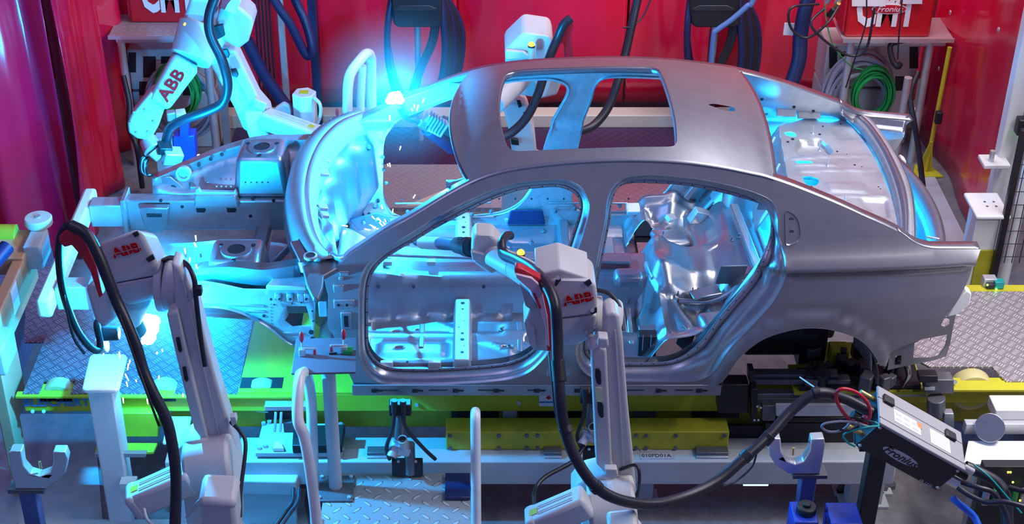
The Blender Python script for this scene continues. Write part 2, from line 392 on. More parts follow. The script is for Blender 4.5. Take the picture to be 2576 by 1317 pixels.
def loop(pp, n=150): return resample(spline([V((a, b, 0)) for a, b in pp], 4, True), n)
def ringmesh(po, pi, N=150, prof=None):
    A = [surf_y(p.x, p.y, ysn) for p in loop(po, N)]
    # match each outer point to the inner loop by arc length, then unproject a little deeper
    B = [surf_y(p.x, p.y, lambda x, z: ysn(x, z) + .075) for p in loop(pi, N)]
    return A, B
rings = [ringmesh(FDO, FDI), ringmesh(RDO, RDI)]
PROF = [(0, 0), (.05, .004), (.12, .012), (.22, .020), (.34, .024), (.46, .030), (.57, .044), (.66, .062), (.71, .085), (.75, .075), (.80, .073), (1.0, .075)]
def make_side(sgn):
    nm = 'near' if sgn < 0 else 'far'
    holes = [xz(r[0]) for r in rings]
    mb = MB(); panel(mb, xz(outl), holes, lambda x, z: side_pt(x, z, sgn), .045)
    sk = mb.build('side_panel', SKIN, CAR, smooth=False); analytic_normals(sk, lambda x, z: side_pt(x, z, sgn))
    fr = MB()
    for A, B in rings:
        n = len(A); vs = []; fs = []
        for t, dy in PROF:
            for a, b in zip(A, B):
                x = lerp(a.x, b.x, t); z = lerp(a.z, b.z, t); vs.append(side_pt(x, z, sgn, dy))
        m = len(PROF)
        for k in range(m - 1):
            for i in range(n): fs.append((k * n + i, k * n + (i + 1) % n, (k + 1) * n + (i + 1) % n, (k + 1) * n + i))
        fr.add(vs, fs)
    fo = fr.build('door_aperture_flange', STEEL, CAR, smooth=50, solid=.003)
    # weld nuts / spot welds along the aperture edge
    sm = MB()
    for A, B in rings:
        for i in range(0, len(A), 3):
            p = side_pt(lerp(A[i].x, B[i].x, .9), lerp(A[i].z, B[i].z, .9), sgn, .0725)
            sm.cyl(p, p + V((0, sgn * .0015, 0)), .0035, n=6)
    sm.build('spot_weld_pattern', BLK, CAR)['kind'] = 'stuff'
    # closing inner panel
    inn = MB(); panel(inn, xz(outl), [xz(r[1]) for r in rings], lambda x, z: side_pt(x, z, sgn, .078 + .05 * sstep(1.75, 1.2, z)), .06)
    io = inn.build('inner_side_panel', STEEL2, CAR, smooth=False); analytic_normals(io, lambda x, z: side_pt(x, z, sgn, .078 + .05 * sstep(1.75, 1.2, z)))
    # edge closing between both skins
    ed = MB(); n = len(outl)
    o1 = [side_pt(p.x, p.z, sgn) for p in outl]; o2 = [side_pt(p.x, p.z, sgn, .078 + .05 * sstep(1.75, 1.2, p.z)) for p in outl]
    ed.add(o1 + o2, [(i, (i + 1) % n, n + (i + 1) % n, n + i) for i in range(n)])
    ed.build('panel_edge_flange', STEEL, CAR, smooth=30, solid=.002)
    # sill flange with slots
    s = MB(); a, b = outl[0].x, 0
    x0 = at(885, 985, Y=6.7).x; x1 = at(1815, 985, Y=6.7).x
    yy = lambda z: YC + sgn * (hw(0, z) - .012)
    s.b2((x0, YC + sgn * .862, .915), (x1, YC + sgn * .872, .985))
    s.build('sill_flange', SKIN, CAR, bevel=.003)
    s = MB()
    for k in range(9):
        xk = lerp(x0 + .12, x1 - .12, k / 8)
        MB().prism([V((xk + a, YC + sgn * .874 + .003, .95 + c)) for a, c in ((-.015, -.011), (.015, -.011), (.015, -.004), (.045, -.004), (.045, .004), (.015, .004), (.015, .011), (-.015, .011))], (0, -.006, 0)).build('sill_slot', BLK, CAR)
    for k in range(7):
        xk = lerp(x0 + .2, x1 - .2, k / 6); MB().box((xk, YC + sgn * .8735, .953), (.10, .005, .004)).build('sill_slot', BLK, CAR)
    s = MB(); s.b2((x0, YC + sgn * .70, .925), (x1, YC + sgn * .862, .945)); s.build('sill_underside', SKIN, CAR)
    # handle/latch recess at the rear door and hinge-pillar marks
    l = spline([V((a, b, 0)) for a, b in [(1976, 530), (1990, 533), (2003, 545), (2010, 560), (2013, 585), (2008, 605), (1996, 612), (1978, 614), (1976, 590), (1975, 560)]], 3, True)
    R0 = [surf_y(p.x, p.y, ysn) for p in l]; c = sum(R0, V()) / len(R0)
    mb = MB(); vs = []
    for t, dy in ((1.0, -.002), (.93, .006), (.8, .012), (.72, .012), (0.02, .012)):
        vs += [side_pt(c.x + (p.x - c.x) * t, c.z + (p.z - c.z) * t, sgn, dy - .004) for p in R0]
    q = len(R0); mb.add(vs, [(k * q + i, k * q + (i + 1) % q, (k + 1) * q + (i + 1) % q, (k + 1) * q + i) for k in range(4) for i in range(q)])
    mb.build('latch_recess', STEEL, CAR, smooth=40)
    for pz in ((1991, 551), (1992, 582)):
        p = surf_y(*pz, ysn); o = side_pt(p.x, p.z, sgn, .004); MB().cyl(o, o + V((0, sgn * .006, 0)), .012, n=14).build('hole_collar', DSTEEL, CAR)
    return sk
for sg in (-1, 1): make_side(sg)
# wheel-arch lip, tail deck edge, per side
for sg in (-1, 1):
    mb = MB(); n = len(arch_w)
    prof = [(0.0, .0), (.0, .03), (-.012, .035)]
    vs = []
    for off, dy in prof:
        for p in arch_w: vs.append(side_pt(p.x + (p.x - AX) * off, p.z + (p.z - AZ) * off, sg, dy))
    mb.add(vs, [(k * n + i, k * n + i + 1, (k + 1) * n + i + 1, (k + 1) * n + i) for k in range(2) for i in range(n - 1)])
    mb.build('wheel_arch_lip', SKIN, CAR, smooth=40, solid=.003)
    # wheelhouse: dark liner dome
    mb = MB()
    mb.grid(20, 6, lambda u, v: V((AX + .42 * math.cos(math.pi * u) , YC + sg * (hw(AX, 1.3) - .03 - .30 * v), AZ + (.41 + .05 * math.sin(math.pi * v)) * math.sin(math.pi * u))))
    mb.build('wheelhouse', DSTEEL, CAR, smooth=60, solid=.003)
    # deck edge (quarter panel rolls inward at the boot opening)
    e0 = [p for p in top if p.x > at(2262, 580, Y=6.8).x]
    q = len(e0); vs = []
    for wd, dz in ((0, 0), (.012, .007), (.035, .006), (.06, -.01), (.068, -.045), (.10, -.055)):
        for i, p in enumerate(e0):
            t = i / (q - 1); k = 1.0
            vs.append(V((p.x - wd * .6 * t, YC + sg * (hw(p.x, p.z) - wd * (1 + .3 * t)), p.z + dz)))
    mb = MB(); mb.add(vs, [(k * q + i, k * q + i + 1, (k + 1) * q + i + 1, (k + 1) * q + i) for k in range(5) for i in range(q - 1)])
    mb.build('boot_opening_edge', STEEL, CAR, smooth=40, solid=.003)
    # rear end face of the quarter panel (lamp bracket, bumper mount)
    def ex(px, py, X=None): 
        p = surf_y(px, py, ysn); return p
    tail = [p for p in rear]
    mb = MB(); vs = []
    m = len(tail)
    for wd in (0, .012, .03):
        for p in tail: vs.append(V((p.x - wd * .25, YC + sg * (hw(p.x, p.z) - .01 - wd), p.z)))
    mb.add(vs, [(k * m + i, k * m + i + 1, (k + 1) * m + i + 1, (k + 1) * m + i) for k in range(2) for i in range(m - 1)])
    mb.build('tail_inner_panel', STEEL2, CAR, smooth=40, solid=.003)
    # lower corner bracket below the quarter skin with openings
    br = [(2377, 797), (2404, 790), (2396, 830), (2389, 868), (2380, 895), (2350, 905), (2300, 915), (2268, 921), (2232, 930), (2238, 891), (2250, 878), (2300, 856), (2352, 835)]
    ho = [[(2300, 862), (2320, 852), (2384, 840), (2377, 870), (2362, 892), (2340, 898), (2297, 899)], [(2362, 815), (2366, 803), (2380, 799), (2390, 803), (2388, 815), (2376, 822)], [(2252, 893), (2268, 893), (2266, 916), (2250, 918)]]
    fb = lambda x, z: ysn(x, z) + .03
    P2 = [V((p.x, p.z)) for p in (surf_y(x, y, fb) for x, y in br)]; H2 = [[V((p.x, p.z)) for p in (surf_y(x, y, fb) for x, y in q)] for q in ho]
    mb = MB(); panel(mb, P2, H2, lambda x, z: V((x, YC + sg * (hw(x, z) - .03), z)), .05)
    mb.build('bumper_corner_bracket', SKIN, CAR, solid=.004)
    p = at(2389, 778, Y=6.83)
    if sg > 0: p.y = 2 * YC - p.y
    mb = MB(); mb.prism([p + V((-.01, 0, -.05)), p + V((.035, 0, -.05)), p + V((.10, 0, .03)), p + V((.10, 0, .10)), p + V((.07, 0, .12)), p + V((.03, 0, .06))], (0, -sg * .06, 0))
    mb.build('lamp_bracket', WHITE, CAR, bevel=.006)
# ---- roof
railp = [p for p in top if 1150 < CX + F * p.x / (p.y * cp + (H - p.z) * sp) < 1960]
RZ = sorted([(p.x, p.z, YC - p.y) for p in railp]); RZt = [(a, b) for a, b, c in RZ]; RHt = [(a, c) for a, b, c in RZ]
def roofz(x, y):
    h0 = interp(RHt, x); v = max(-1.1, min(1.1, (y - YC) / h0)); return interp(RZt, x) - .004 + .058 * (1 - abs(v) ** 2.2)
fe = [(1184.5, 172), (1167, 197), (1152, 224), (1140, 256.6), (1135, 289), (1136, 331), (1147, 381), (1160, 418), (1175, 447), (1196, 458)]
re_ = [(1943, 450), (1943.6, 411), (1940, 366), (1932, 324), (1917, 282), (1894, 242), (1872, 213), (1851, 192)]
fe_w = spline([surf_z(x, y, roofz) for x, y in fe[1:-1]], 3); re_w = spline([surf_z(x, y, roofz) for x, y in re_[1:-1]], 3)
def edge_curve(pts):   # symmetric x(v) curve
    tab = sorted([(abs(p.y - YC) / interp(RHt, p.x), p.x) for p in pts]); return tab
fx = lambda v: interp(sorted([(0, sum(q[1] for q in edge_curve(fe_w)[:3]) / 3)] + edge_curve(fe_w)[2::3]), min(1, abs(v)))
FT = [(0, -.145), (.3, -.142), (.6, -.12), (.8, -.085), (1, -.01)]
tabf = edge_curve(fe_w); tabr = edge_curve(re_w)
print('front edge', [(round(a, 2), round(b, 3)) for a, b in tabf[::4]]); print('rear edge', [(round(a, 2), round(b, 3)) for a, b in tabr[::3]])
def fitq(tab):   # x = a + b v^2
    n = len(tab); s1 = sum(v * v for v, x in tab); s2 = sum(v ** 4 for v, x in tab); t0 = sum(x for v, x in tab); t1 = sum(x * v * v for v, x in tab)
    d = n * s2 - s1 * s1; return ((s2 * t0 - s1 * t1) / d, (n * t1 - s1 * t0) / d)
fa, fb_ = fitq(tabf); ra, rb = fitq(tabr); print('fit', fa, fb_, ra, rb)
N = 24; ro = []
for k in range(N + 1):
    v = -1 + 2 * k / N; x = fa + fb_ * v * v; h0 = interp(RHt, x) - .012; ro.append(V((x, YC + v * h0)))
for k in range(1, 24):
    x = lerp(fa + fb_, ra + rb, k / 24); ro.append(V((x, YC + interp(RHt, x) - .012)))
for k in range(N + 1):
    v = 1 - 2 * k / N; x = ra + rb * v * v; h0 = interp(RHt, x) - .012; ro.append(V((x, YC + v * h0)))
for k in range(1, 24):
    x = lerp(ra + rb, fa + fb_, k / 24); ro.append(V((x, YC - interp(RHt, x) + .012)))
sun = spline([surf_z(x, y, roofz) for x, y in [(1266, 194), (1280, 182), (1315, 175), (1444, 169.5), (1619, 168), (1647, 171), (1664, 182), (1685, 238), (1699, 297), (1703.6, 349), (1699, 363), (1685, 369), (1584, 370), (1480, 373), (1374, 377), (1304, 380), (1283, 374), (1269, 356), (1257, 307.5), (1253.6, 262), (1257, 224)]], 3, True)
ant = spline([surf_z(x, y, roofz) for x, y in [(1783, 263), (1795, 268), (1820, 277), (1848, 279), (1845, 270), (1815, 264), (1795, 261)]], 3, True)
sun2 = [V((p.x, p.y)) for p in sun]; ant2 = [V((p.x, p.y)) for p in ant]
mb = MB(); panel(mb, ro, [sun2, ant2], lambda x, y: V((x, y, roofz(x, y))), .045)
rfo = mb.build('roof_panel', SKIN, CAR); analytic_normals(rfo, lambda x, y: V((x, y, roofz(x, y))), 'xy', .03)
mb = MB(); n = len(sun2); vs = []; cs = sum(sun2, V((0, 0))) / n
for t, dz in ((1, 0), (.985, -.008), (.98, -.03)):
    vs += [V((cs.x + (p.x - cs.x) * t, cs.y + (p.y - cs.y) * t, roofz(p.x, p.y) + dz)) for p in sun2]
mb.add(vs, [(k * n + i, k * n + (i + 1) % n, (k + 1) * n + (i + 1) % n, (k + 1) * n + i) for k in range(2) for i in range(n)])
mb.build('sunroof_flange', STEEL, CAR, smooth=60, solid=.002)
# ditch strips beside the roof panel, front header and rear header
for sg in (-1, 1):
    mb = MB(); vs = []; xs = [lerp(fa + fb_, ra + rb, k / 30) for k in range(31)]
    for d, dz in ((-.012, -.002), (-.012, -.018), (.004, -.018), (.004, .0)):
        vs += [V((x, YC + sg * (interp(RHt, x) + d), interp(RZt, x) + dz)) for x in xs]
    mb.add(vs, [(k * 31 + i, k * 31 + i + 1, (k + 1) * 31 + i + 1, (k + 1) * 31 + i) for k in range(3) for i in range(30)])
    mb.build('roof_ditch', DSTEEL, CAR)
    # inner roof rail (seen through the sunroof opening)
    mb = MB(); mb.grid(30, 4, lambda u, v: V((lerp(-.15, 1.5, u), YC + sg * (interp(RHt, lerp(-.15, 1.5, u)) - .03 - .115 * v), roofz(lerp(-.15, 1.5, u), YC + sg * .6) - .045 - .012 * math.sin(v * 6))))
    mb.build('roof_rail', STEEL2, CAR, smooth=50, solid=.003)
def edge_strip(a, b, d0, d1, dz, name, m):
    mb = MB(); mb.grid(24, 3, lambda u, v: (lambda vv, x: V((x + lerp(d0, d1, v), YC + vv * (interp(RHt, x) - .02), roofz(x, YC + vv * (interp(RHt, x) - .02)) + dz - .006 * v)))(-1 + 2 * u, a + b * (2 * u - 1) ** 2))
    return mb.build(name, m, CAR, smooth=50, solid=.003)
edge_strip(fa, fb_, -.012, .035, -.012, 'front_header_flange', STEEL)
edge_strip(fa, fb_, .0, .14, -.05, 'front_header', STEEL2)
edge_strip(ra, rb, -.04, .022, -.006, 'rear_header_flange', STEEL)
edge_strip(ra, rb, -.12, .0, -.05, 'rear_header', STEEL2)
# ---------------------------------------------------------------- car: floor, front end, rear end
def sheet(name, x0, x1, y0, y1, fn, m, hole=None, h=.022, e=.01, par=None):
    """pressed floor sheet as a height field, with real swages and holes"""
    nx = max(2, int((x1 - x0) / h)); ny = max(2, int((y1 - y0) / h)); mb = MB(); keep = []
    g = [[(lerp(x0, x1, i / nx), lerp(y0, y1, j / ny)) for j in range(ny + 1)] for i in range(nx + 1)]
    vs = [V((x, y, fn(x, y))) for r in g for x, y in r]; fs = []
    for i in range(nx):
        for j in range(ny):
            xm, ym = (g[i][j][0] + g[i + 1][j][0]) / 2, (g[i][j][1] + g[i][j + 1][1]) / 2
            if hole and hole(xm, ym): continue
            a = i * (ny + 1) + j; fs.append((a, a + ny + 1, a + ny + 2, a + 1))
    mb.add(vs, fs); return mb.build(name, m, par or CAR, smooth=48, solid=.002)
def rib(x, y, cx, cy, lx, ly, r=.03, hgt=.012):
    dx = max(0, abs(x - cx) - lx / 2); dy = max(0, abs(y - cy) - ly / 2); d = math.hypot(dx, dy)
    return hgt * (1 - sstep(0, r, d))
def floorz(x, y):
    v = y - YC; a = abs(v)
    z = .985
    tw = .17 + .05 * sstep(-.1, -.7, x)                       # tunnel
    z += (.225 + .05 * sstep(-.2, -.75, x)) * (1 - sstep(tw - .05, tw + .045, a))
    z += .018 * (1 - sstep(.02, .035, abs(a - .42)))                 # rails
    for k in range(6): z += rib(x, a, -.55 + .16 * k, .235, .09, .03, .02, .012)
    z += rib(x, a, -.35, .55, .34, .10, .03, .016) + rib(x, a, .42, .34, .5, .10, .03, .016) + rib(x, a, .45, .58, .45, .08, .03, -.014)
    z += .05 * sstep(.62, .80, a) + .10 * sstep(-.55, -.8, x)
    z += .012 * math.exp(-((x + .2 - (a - .3) * 1.6) / .03) ** 2) * (1 if .28 < a < .6 else 0)
    return z
def fhole(x, y):
    a = abs(y - YC)
    return any(math.hypot((x - cx) / 1.5, a - cy) < .016 for cx, cy in ((-.45, .36), (-.42, .55), (.18, .52), (.3, .44), (.62, .5)))
sheet('floor_pan', -.78, 1.0, YC - .80, YC + .80, floorz, STEEL, fhole)
def rearz(x, y):
    v = y - YC; a = abs(v)
    z = .99 + .19 * sstep(.90, 1.05, x) - .03 * sstep(1.2, 1.35, x) + .16 * sstep(1.36, 1.50, x)
    z += .10 * (1 - sstep(.12, .26, a)) * (1 - sstep(1.30, 1.5, x))
    z += -.075 * (1 - sstep(.0, .06, max(abs(x - 1.18) - .09, a - .62, .30 - a)))
    z += .03 * math.exp(-((x - 1.1 - .3 * (a - .3)) / .05) ** 2) + .025 * math.exp(-((a - .63) / .04) ** 2) + .02 * math.sin(x * 24) * (1 - sstep(.2, .5, a))
    z += .018 * math.sin(9 * x + 5 * v) * sstep(.95, 1.1, x)
    dd = math.hypot((x - 1.02) / .95, (v - .36) / 1.25); z += .03 * (1 - sstep(.15, .21, dd)) 
    z += .05 * sstep(.66, .80, a)
    for k in range(4): z += rib(x, a, 1.55 + .09 * k, .35, .02, .28, .018, .012)
    return z
def rhole(x, y): return math.hypot((x - 1.02) / .95, (y - YC - .36) / 1.2) < .135
sheet('rear_floor_pan', .92, 2.30, YC - .76, YC + .76, rearz, STEEL, rhole, .02)
# seat cross members
for sg in (-1, 1):
    mb = MB(); x = at(1163, 860, Z=1.06).x
    mb.prism([(x - .055, YC + sg * .19, 1.0), (x + .055, YC + sg * .19, 1.0), (x + .042, YC + sg * .19, 1.095), (x - .042, YC + sg * .19, 1.095)], (0, sg * .60, 0))
    o = mb.build('seat_crossmember', GALV, CAR, bevel=.008)
    mb = MB()
    for k, (dx, r) in enumerate(((0, .012), (0, .006), (-.02, .003), (0.01, .003), (-.02, .004), (0, .009), (0, .012), (.01, .003), (0, .01))):
        y = YC + sg * (.24 + .06 * k); mb = MB().cyl((x + dx, y, 1.0935), (x + dx, y, 1.0965), r, n=12); mb.build('punched_hole', BLK, o)
    mb = MB(); x2 = x + .62
    mb.prism([(x2 - .04, YC + sg * .20, 1.0), (x2 + .04, YC + sg * .20, 1.0), (x2 + .03, YC + sg * .20, 1.06), (x2 - .03, YC + sg * .20, 1.06)], (0, sg * .58, 0))
    mb.build('rear_crossmember', STEEL, CAR, bevel=.008)
    # seat mount studs
    for dx, dy in ((.22, .36), (.26, .52), (.5, .70), (.42, .62), (-.3, .7), (-.62, .7)):
        mb = MB().lathe((x + dx, YC + sg * dy, floorz(x + dx, YC + sg * dy)), (0, 0, 1), [(.016, 0), (.014, .006), (.006, .008), (.006, .02)], 10); mb.build('weld_stud', DSTEEL, CAR)
    # sill reinforcement tabs
    for xx in (-.48, -.22, .22):
        MB().box((xx, YC + sg * .765, 1.05), (.07, .03, .035)).build('sill_tab', GALV, CAR, bevel=.004)
    # wheelhouse inner and shock tower in the rear
    mb = MB(); mb.grid(20, 8, lambda u, v: V((AX + (.40 - .05 * v) * math.cos(math.pi * u), YC + sg * (.79 - .24 * math.sin(v * 1.5)), 1.02 + (.42 + .06 * math.sin(v * 3.1)) * math.sin(math.pi * u) * (1 - .12 * v))))
    mb.build('inner_wheelhouse', STEEL2, CAR, smooth=60, solid=.003)
    mb = MB(); mb.lathe((1.62, YC + sg * .56, 1.2), (0, 0, 1), [(.13, 0), (.12, .22), (.09, .30), (.04, .31), (.035, .29)], 20); mb.build('damper_dome', STEEL, CAR, smooth=50)
    # side brackets and struts behind the rear door
    mb = MB(); mb.bar((1.30, YC + sg * .70, 1.25), (1.56, YC + sg * .66, 1.70), .05, .035); mb.build('seatback_strut', STEEL, CAR, bevel=.004)
    mb = MB(); mb.bar((1.50, YC + sg * .60, 1.12), (1.62, YC + sg * .64, 1.74), .07, .04); mb.build('seatback_strut', STEEL2, CAR, bevel=.004)
# rear cabin fittings seen through the rear door
def bx(name, px, py, Y, size, m, rot=(0, 0, 0), bev=.004):
    return MB().box(at(px, py, Y=Y), size, rot).build(name, m, CAR, bevel=bev)
mb = MB(); mb.b2((at(1662, 0, Y=7.05).x - .09, 6.93, 1.00), (at(1662, 0, Y=7.05).x + .07, 7.0, 1.20)) if False else mb.box(at(1627, 862, Y=6.98), (.10, .07, .13)); mb.build('black_bracket_box', BLK, CAR, bevel=.004)
mb = MB()
for dx in (-.022, .022): mb.box(at(1627, 862, Y=6.942) + V((dx, 0, 0)), (.004, .004, .10))
mb.build('bracket_rib', GALV, CAR)
bx('latch_plate', 1640, 832, 7.03, (.14, .10, .012), STEEL, (.1, 0, .1))
bx('floor_block', 1655, 905, 6.93, (.05, .04, .03), GALV)
bx('seat_bracket', 1725, 850, 7.0, (.03, .09, .12), DSTEEL, (0, .3, .5))
bx('seat_bracket', 1760, 545, 8.15, (.11, .06, .10), GALV, (.2, .4, .3))
bx('belt_bracket', 1688, 548, 8.1, (.06, .05, .03), GALV, (.3, .2, .6))
bx('belt_bracket', 1600, 525, 8.3, (.12, .08, .03), GALV, (.3, 0, .05))
bx('seat_tray', 1700, 705, 7.52, (.34, .16, .02), STEEL, (0, -.06, .12), .008)
bx('seat_tray', 1640, 680, 7.5, (.05, .17, .03), GALV, (0, 0, .15), .008)
bx('stud_plate', 1775, 735, 7.3, (.17, .09, .012), STEEL, (0, -.1, .2), .006)
bx('corner_gusset', 1840, 690, 7.34, (.16, .012, .14), DSTEEL, (.2, .1, .2), .006)
mb = MB(); mb.tube([at(1700, 652, Y=7.68), at(1752, 645, Y=7.66), at(1800, 622, Y=7.7), at(1830, 612, Y=7.75)], .018); mb.build('cross_tube', STEEL, CAR, smooth=60)
mb = MB(); mb.tube([at(1708, 757, Y=7.3), at(1780, 758, Y=7.27), at(1830, 740, Y=7.27), at(1872, 705, Y=7.3)], .016); mb.build('cross_tube', STEEL, CAR, smooth=60)
mb = MB(); p = at(1594, 662, Y=7.75); mb.lathe(p, (0, -.3, 1), [(.035, 0), (.035, .01), (.026, .012), (.026, .004)], 20); mb.build('grommet_ring', GALV, CAR, smooth=40)
mb = MB(); mb.bar(at(1528, 600, Y=7.9), at(1575, 900, Y=7.05), .06, .04); mb.build('floor_side_rail', STEEL, CAR, bevel=.006)
mb = MB(); mb.bar(at(1565, 640, Y=7.9), at(1590, 890, Y=7.05), .03, .05); mb.build('floor_side_rail', STEEL2, CAR, bevel=.006)
mb = MB(); mb.bar(at(1845, 520, Y=7.95), at(1915, 700, Y=7.25), .05, .05); mb.build('wheelhouse_rail', STEEL, CAR, bevel=.006)
mb = MB(); mb.bar(at(1895, 560, Y=7.9), at(1945, 690, Y=7.25), .02, .08); mb.build('wheelhouse_rail', STEEL2, CAR, bevel=.004)
mb = MB(); mb.box(at(1580, 700, Y=7.35), (.16, .12, .09), (0, 0, .05)); mb.build('seat_hump', STEEL, CAR, bevel=.03, seg=4)
mb = MB(); mb.box(at(1685, 600, Y=7.95), (.22, .16, .06), (0, .2, .3)); mb.build('tank_hump', STEEL, CAR, bevel=.03, seg=4)
mb = MB(); mb.box(at(1800, 830, Y=7.05), (.20, .16, .18), (0, 0, .2)); mb.build('wheelhouse_step', STEEL, CAR, bevel=.04, seg=4)
for px, py, Y in ((1650, 640, 7.75), (1655, 715, 7.5), (1583, 760, 7.4), (1742, 733, 7.35), (1755, 733, 7.35), (1668, 590, 7.95), (1705, 742, 7.3), (1858, 597, 7.6), (1840, 605, 7.65)):
    MB().lathe(at(px, py, Y=Y), (0, -.2, 1), [(.011, 0), (.01, .006), (.004, .007), (.004, .03)], 8).build('weld_stud', DSTEEL, CAR)
# parcel shelf
def shz(x, y): return 1.765 - .03 * sstep(1.9, 2.5, x)
shp = [(1984, 462), (2032, 485), (2128, 526), (2230, 572), (2265, 588), (2256, 540), (2244, 500), (2222, 440), (2196, 385), (2165, 340), (2140, 312), (2120, 296), (2090, 290), (2040, 292), (1990, 308), (1958, 316)]
SW = [surf_z(x, y, shz, 1.7) for x, y in shp]
def hol(pp): return [V((q.x, q.y)) for q in (surf_z(x, y, shz, 1.7) for x, y in pp)]
H1 = [hol(q) for q in ([(1974, 333), (1990, 331), (2001, 336), (2003, 343), (1990, 343), (1976, 339)], [(2002, 404), (2040, 405), (2045, 409), (2041, 412), (2004, 411)], [(2020, 444), (2040, 443), (2058, 449), (2061, 458), (2052, 467), (2030, 466), (2022, 455)], [(2052, 296), (2075, 290), (2105, 293), (2112, 302), (2090, 308), (2062, 306)])]
recs = [[(1998, 368), (2012, 352), (2060, 350), (2078, 360), (2096, 380), (2088, 388), (2062, 386), (2040, 388), (2012, 388)], [(2074, 462), (2082, 458), (2160, 459), (2178, 466), (2186, 484), (2178, 487), (2088, 484)], [(2162, 502), (2172, 498), (2232, 500), (2240, 548), (2196, 542)], [(2085, 320), (2098, 338), (2108, 352), (2160, 350), (2140, 322), (2110, 318)]]
RW = [hol(q) for q in recs]
def poly_sd(p, poly):
    d = min(((p - a) - (b - a) * max(0, min(1, (p - a).dot(b - a) / max(1e-9, (b - a).length_squared)))).length for a, b in zip(poly, poly[1:] + poly[:1]))
    return d if inside(p, poly) else -d
xr = [[surf_z(a, b, shz, 1.7), surf_z(c, d, shz, 1.7)] for a, b, c, d in ((1996, 399, 2185, 391), (2006, 431, 2205, 428), (2002, 414, 2105, 414), (2080, 494, 2235, 494))]
def shelf(x, y):
    z = shz(x, y); p = V((x, y))
    for q, dp in zip(RW, (.035, -.006, .014, .006)): z -= dp * sstep(-.002, .016, poly_sd(p, q))
    for a, b in xr:
        if a.x < x < b.x: z += .006 * math.exp(-((y - lerp(a.y, b.y, (x - a.x) / (b.x - a.x))) / .008) ** 2)
    return z
mb = MB(); panel(mb, [V((p.x, p.y)) for p in SW], H1, lambda x, y: V((x, y, shelf(x, y))), .016)
PS = mb.build('parcel_shelf', GALV, CAR, smooth=45)
for px, py, r in ((1982, 357, .008), (1994, 350, .01), (2062, 338, .008), (2070, 318, .006), (2115, 312, .006), (2106, 381, .006), (2040, 470, .008), (2138, 516, .007), (2022, 482, .007), (2168, 420, .003), (2210, 470, .004), (2215, 475, .003), (2130, 388, .003), (2090, 462, .0), (2196, 545, .006), (2150, 415, .006)):
    if r: p = surf_z(px, py, shz, 1.7); MB().cyl(p + V((0, 0, .001)), p + V((0, 0, .003)), r, n=12).build('punched_hole', BLK, PS)
for px, py in ((2044, 335), (2061, 378), (2124, 510), (2081, 416)):
    p = surf_z(px, py, shz, 1.7); MB().lathe(p, (0, 0, 1), [(.012, 0), (.005, .004), (.004, .05)], 8).build('shelf_stud', ALU, PS)
# rear bulkhead in front of the shelf, sloping down into the cabin
mb = MB(); a0, a1 = at(1958, 316, Z=1.77), at(1985, 462, Z=1.77)
mb.grid(12, 4, lambda u, v: V((lerp(a0.x, a1.x, u) - .16 * v, lerp(a0.y, a1.y, u), 1.765 - .30 * v + .008 * math.sin(u * 30))))
mb.build('rear_bulkhead', STEEL2, CAR, smooth=40, solid=.003)
mb = MB()
for u in (.15, .62, .85):
    c = V((lerp(a0.x, a1.x, u) - .05, lerp(a0.y, a1.y, u), 1.675)); mb = MB().bar(c + V((.03, .03, .06)), c + V((-.03, -.03, -.05)), .012, .004); mb.build('bulkhead_slot', PAPER, CAR)
# far and near C-pillar inner skins are part of the inner side panel: swages on them
for sg in (-1, 1):
    for x, z, l, h in ((1.62, 1.86, .15, .09), (1.86, 1.82, .12, .06), (1.50, 1.98, .09, .06), (2.0, 1.80, .14, .05)):
        MB().box((x, YC + sg * (hw(x, z) - .086), z), (l, .012, h), (sg * -.5, 0, 0)).build('pressed_boss', STEEL2, CAR, bevel=.006, seg=3)
    for x, z in ((1.44, 2.02), (1.53, 2.0), (1.7, 1.92), (1.9, 1.86), (2.02, 1.83), (1.6, 1.80), (1.75, 1.79)):
        MB().cyl((x, YC + sg * (hw(x, z) - .07), z), (x, YC + sg * (hw(x, z) - .0815), z), .010, n=10).build('punched_hole', BLK, CAR)
# boot opening: rear window lower frame bands (curved in plan), gutters, boot floor, tail panel
def arcband(name, pts_in, pts_out, z0, z1, m):
    A = resample(spline([V((x, y, 0)) for x, y in pts_in], 4), 30, False); B = resample(spline([V((x, y, 0)) for x, y in pts_out], 4), 30, False)
    mb = MB(); vs = [at(p.x, p.y, Z=lerp(z0[0], z0[1], i / 29)) for i, p in enumerate(A)] + [at(p.x, p.y, Z=lerp(z1[0], z1[1], i / 29)) for i, p in enumerate(B)]
    mb.add(vs, [(i, i + 1, 31 + i, 30 + i) for i in range(29)]); return mb.build(name, m, CAR, smooth=50, solid=.004)
c0 = [(2112, 290), (2150, 318), (2185, 362), (2212, 410), (2236, 470), (2250, 530), (2258, 585)]
c1 = [(2118, 272), (2168, 305), (2205, 355), (2232, 405), (2256, 470), (2268, 530), (2270, 590)]
c2 = [(2125, 268), (2178, 298), (2222, 355), (2252, 410), (2276, 470), (2285, 530), (2283, 596)]
c3 = [(2130, 266), (2186, 296), (2232, 355), (2264, 410), (2288, 470), (2298, 540), (2300, 606)]
arcband('window_lower_web', c0, c1, (1.765, 1.735), (1.80, 1.77), STEEL2)
arcband('window_lower_frame', c1, c2, (1.80, 1.77), (1.81, 1.78), STEEL)
arcband('boot_gutter', c2, c3, (1.81, 1.78), (1.80, 1.77), GALV)
arcband('boot_gutter_wall', c3, [(x + 6, y + 8) for x, y in c3], (1.80, 1.77), (1.70, 1.69), STEEL)
def bootz(x, y):
    a = abs(y - YC); z = 1.20 + .05 * math.sin(x * 9) * math.cos(y * 7) + .10 * sstep(.35, .6, a)
    return z
sheet('boot_floor', 2.05, 2.62, YC - .70, YC + .70, bootz, STEEL2, None, .03)
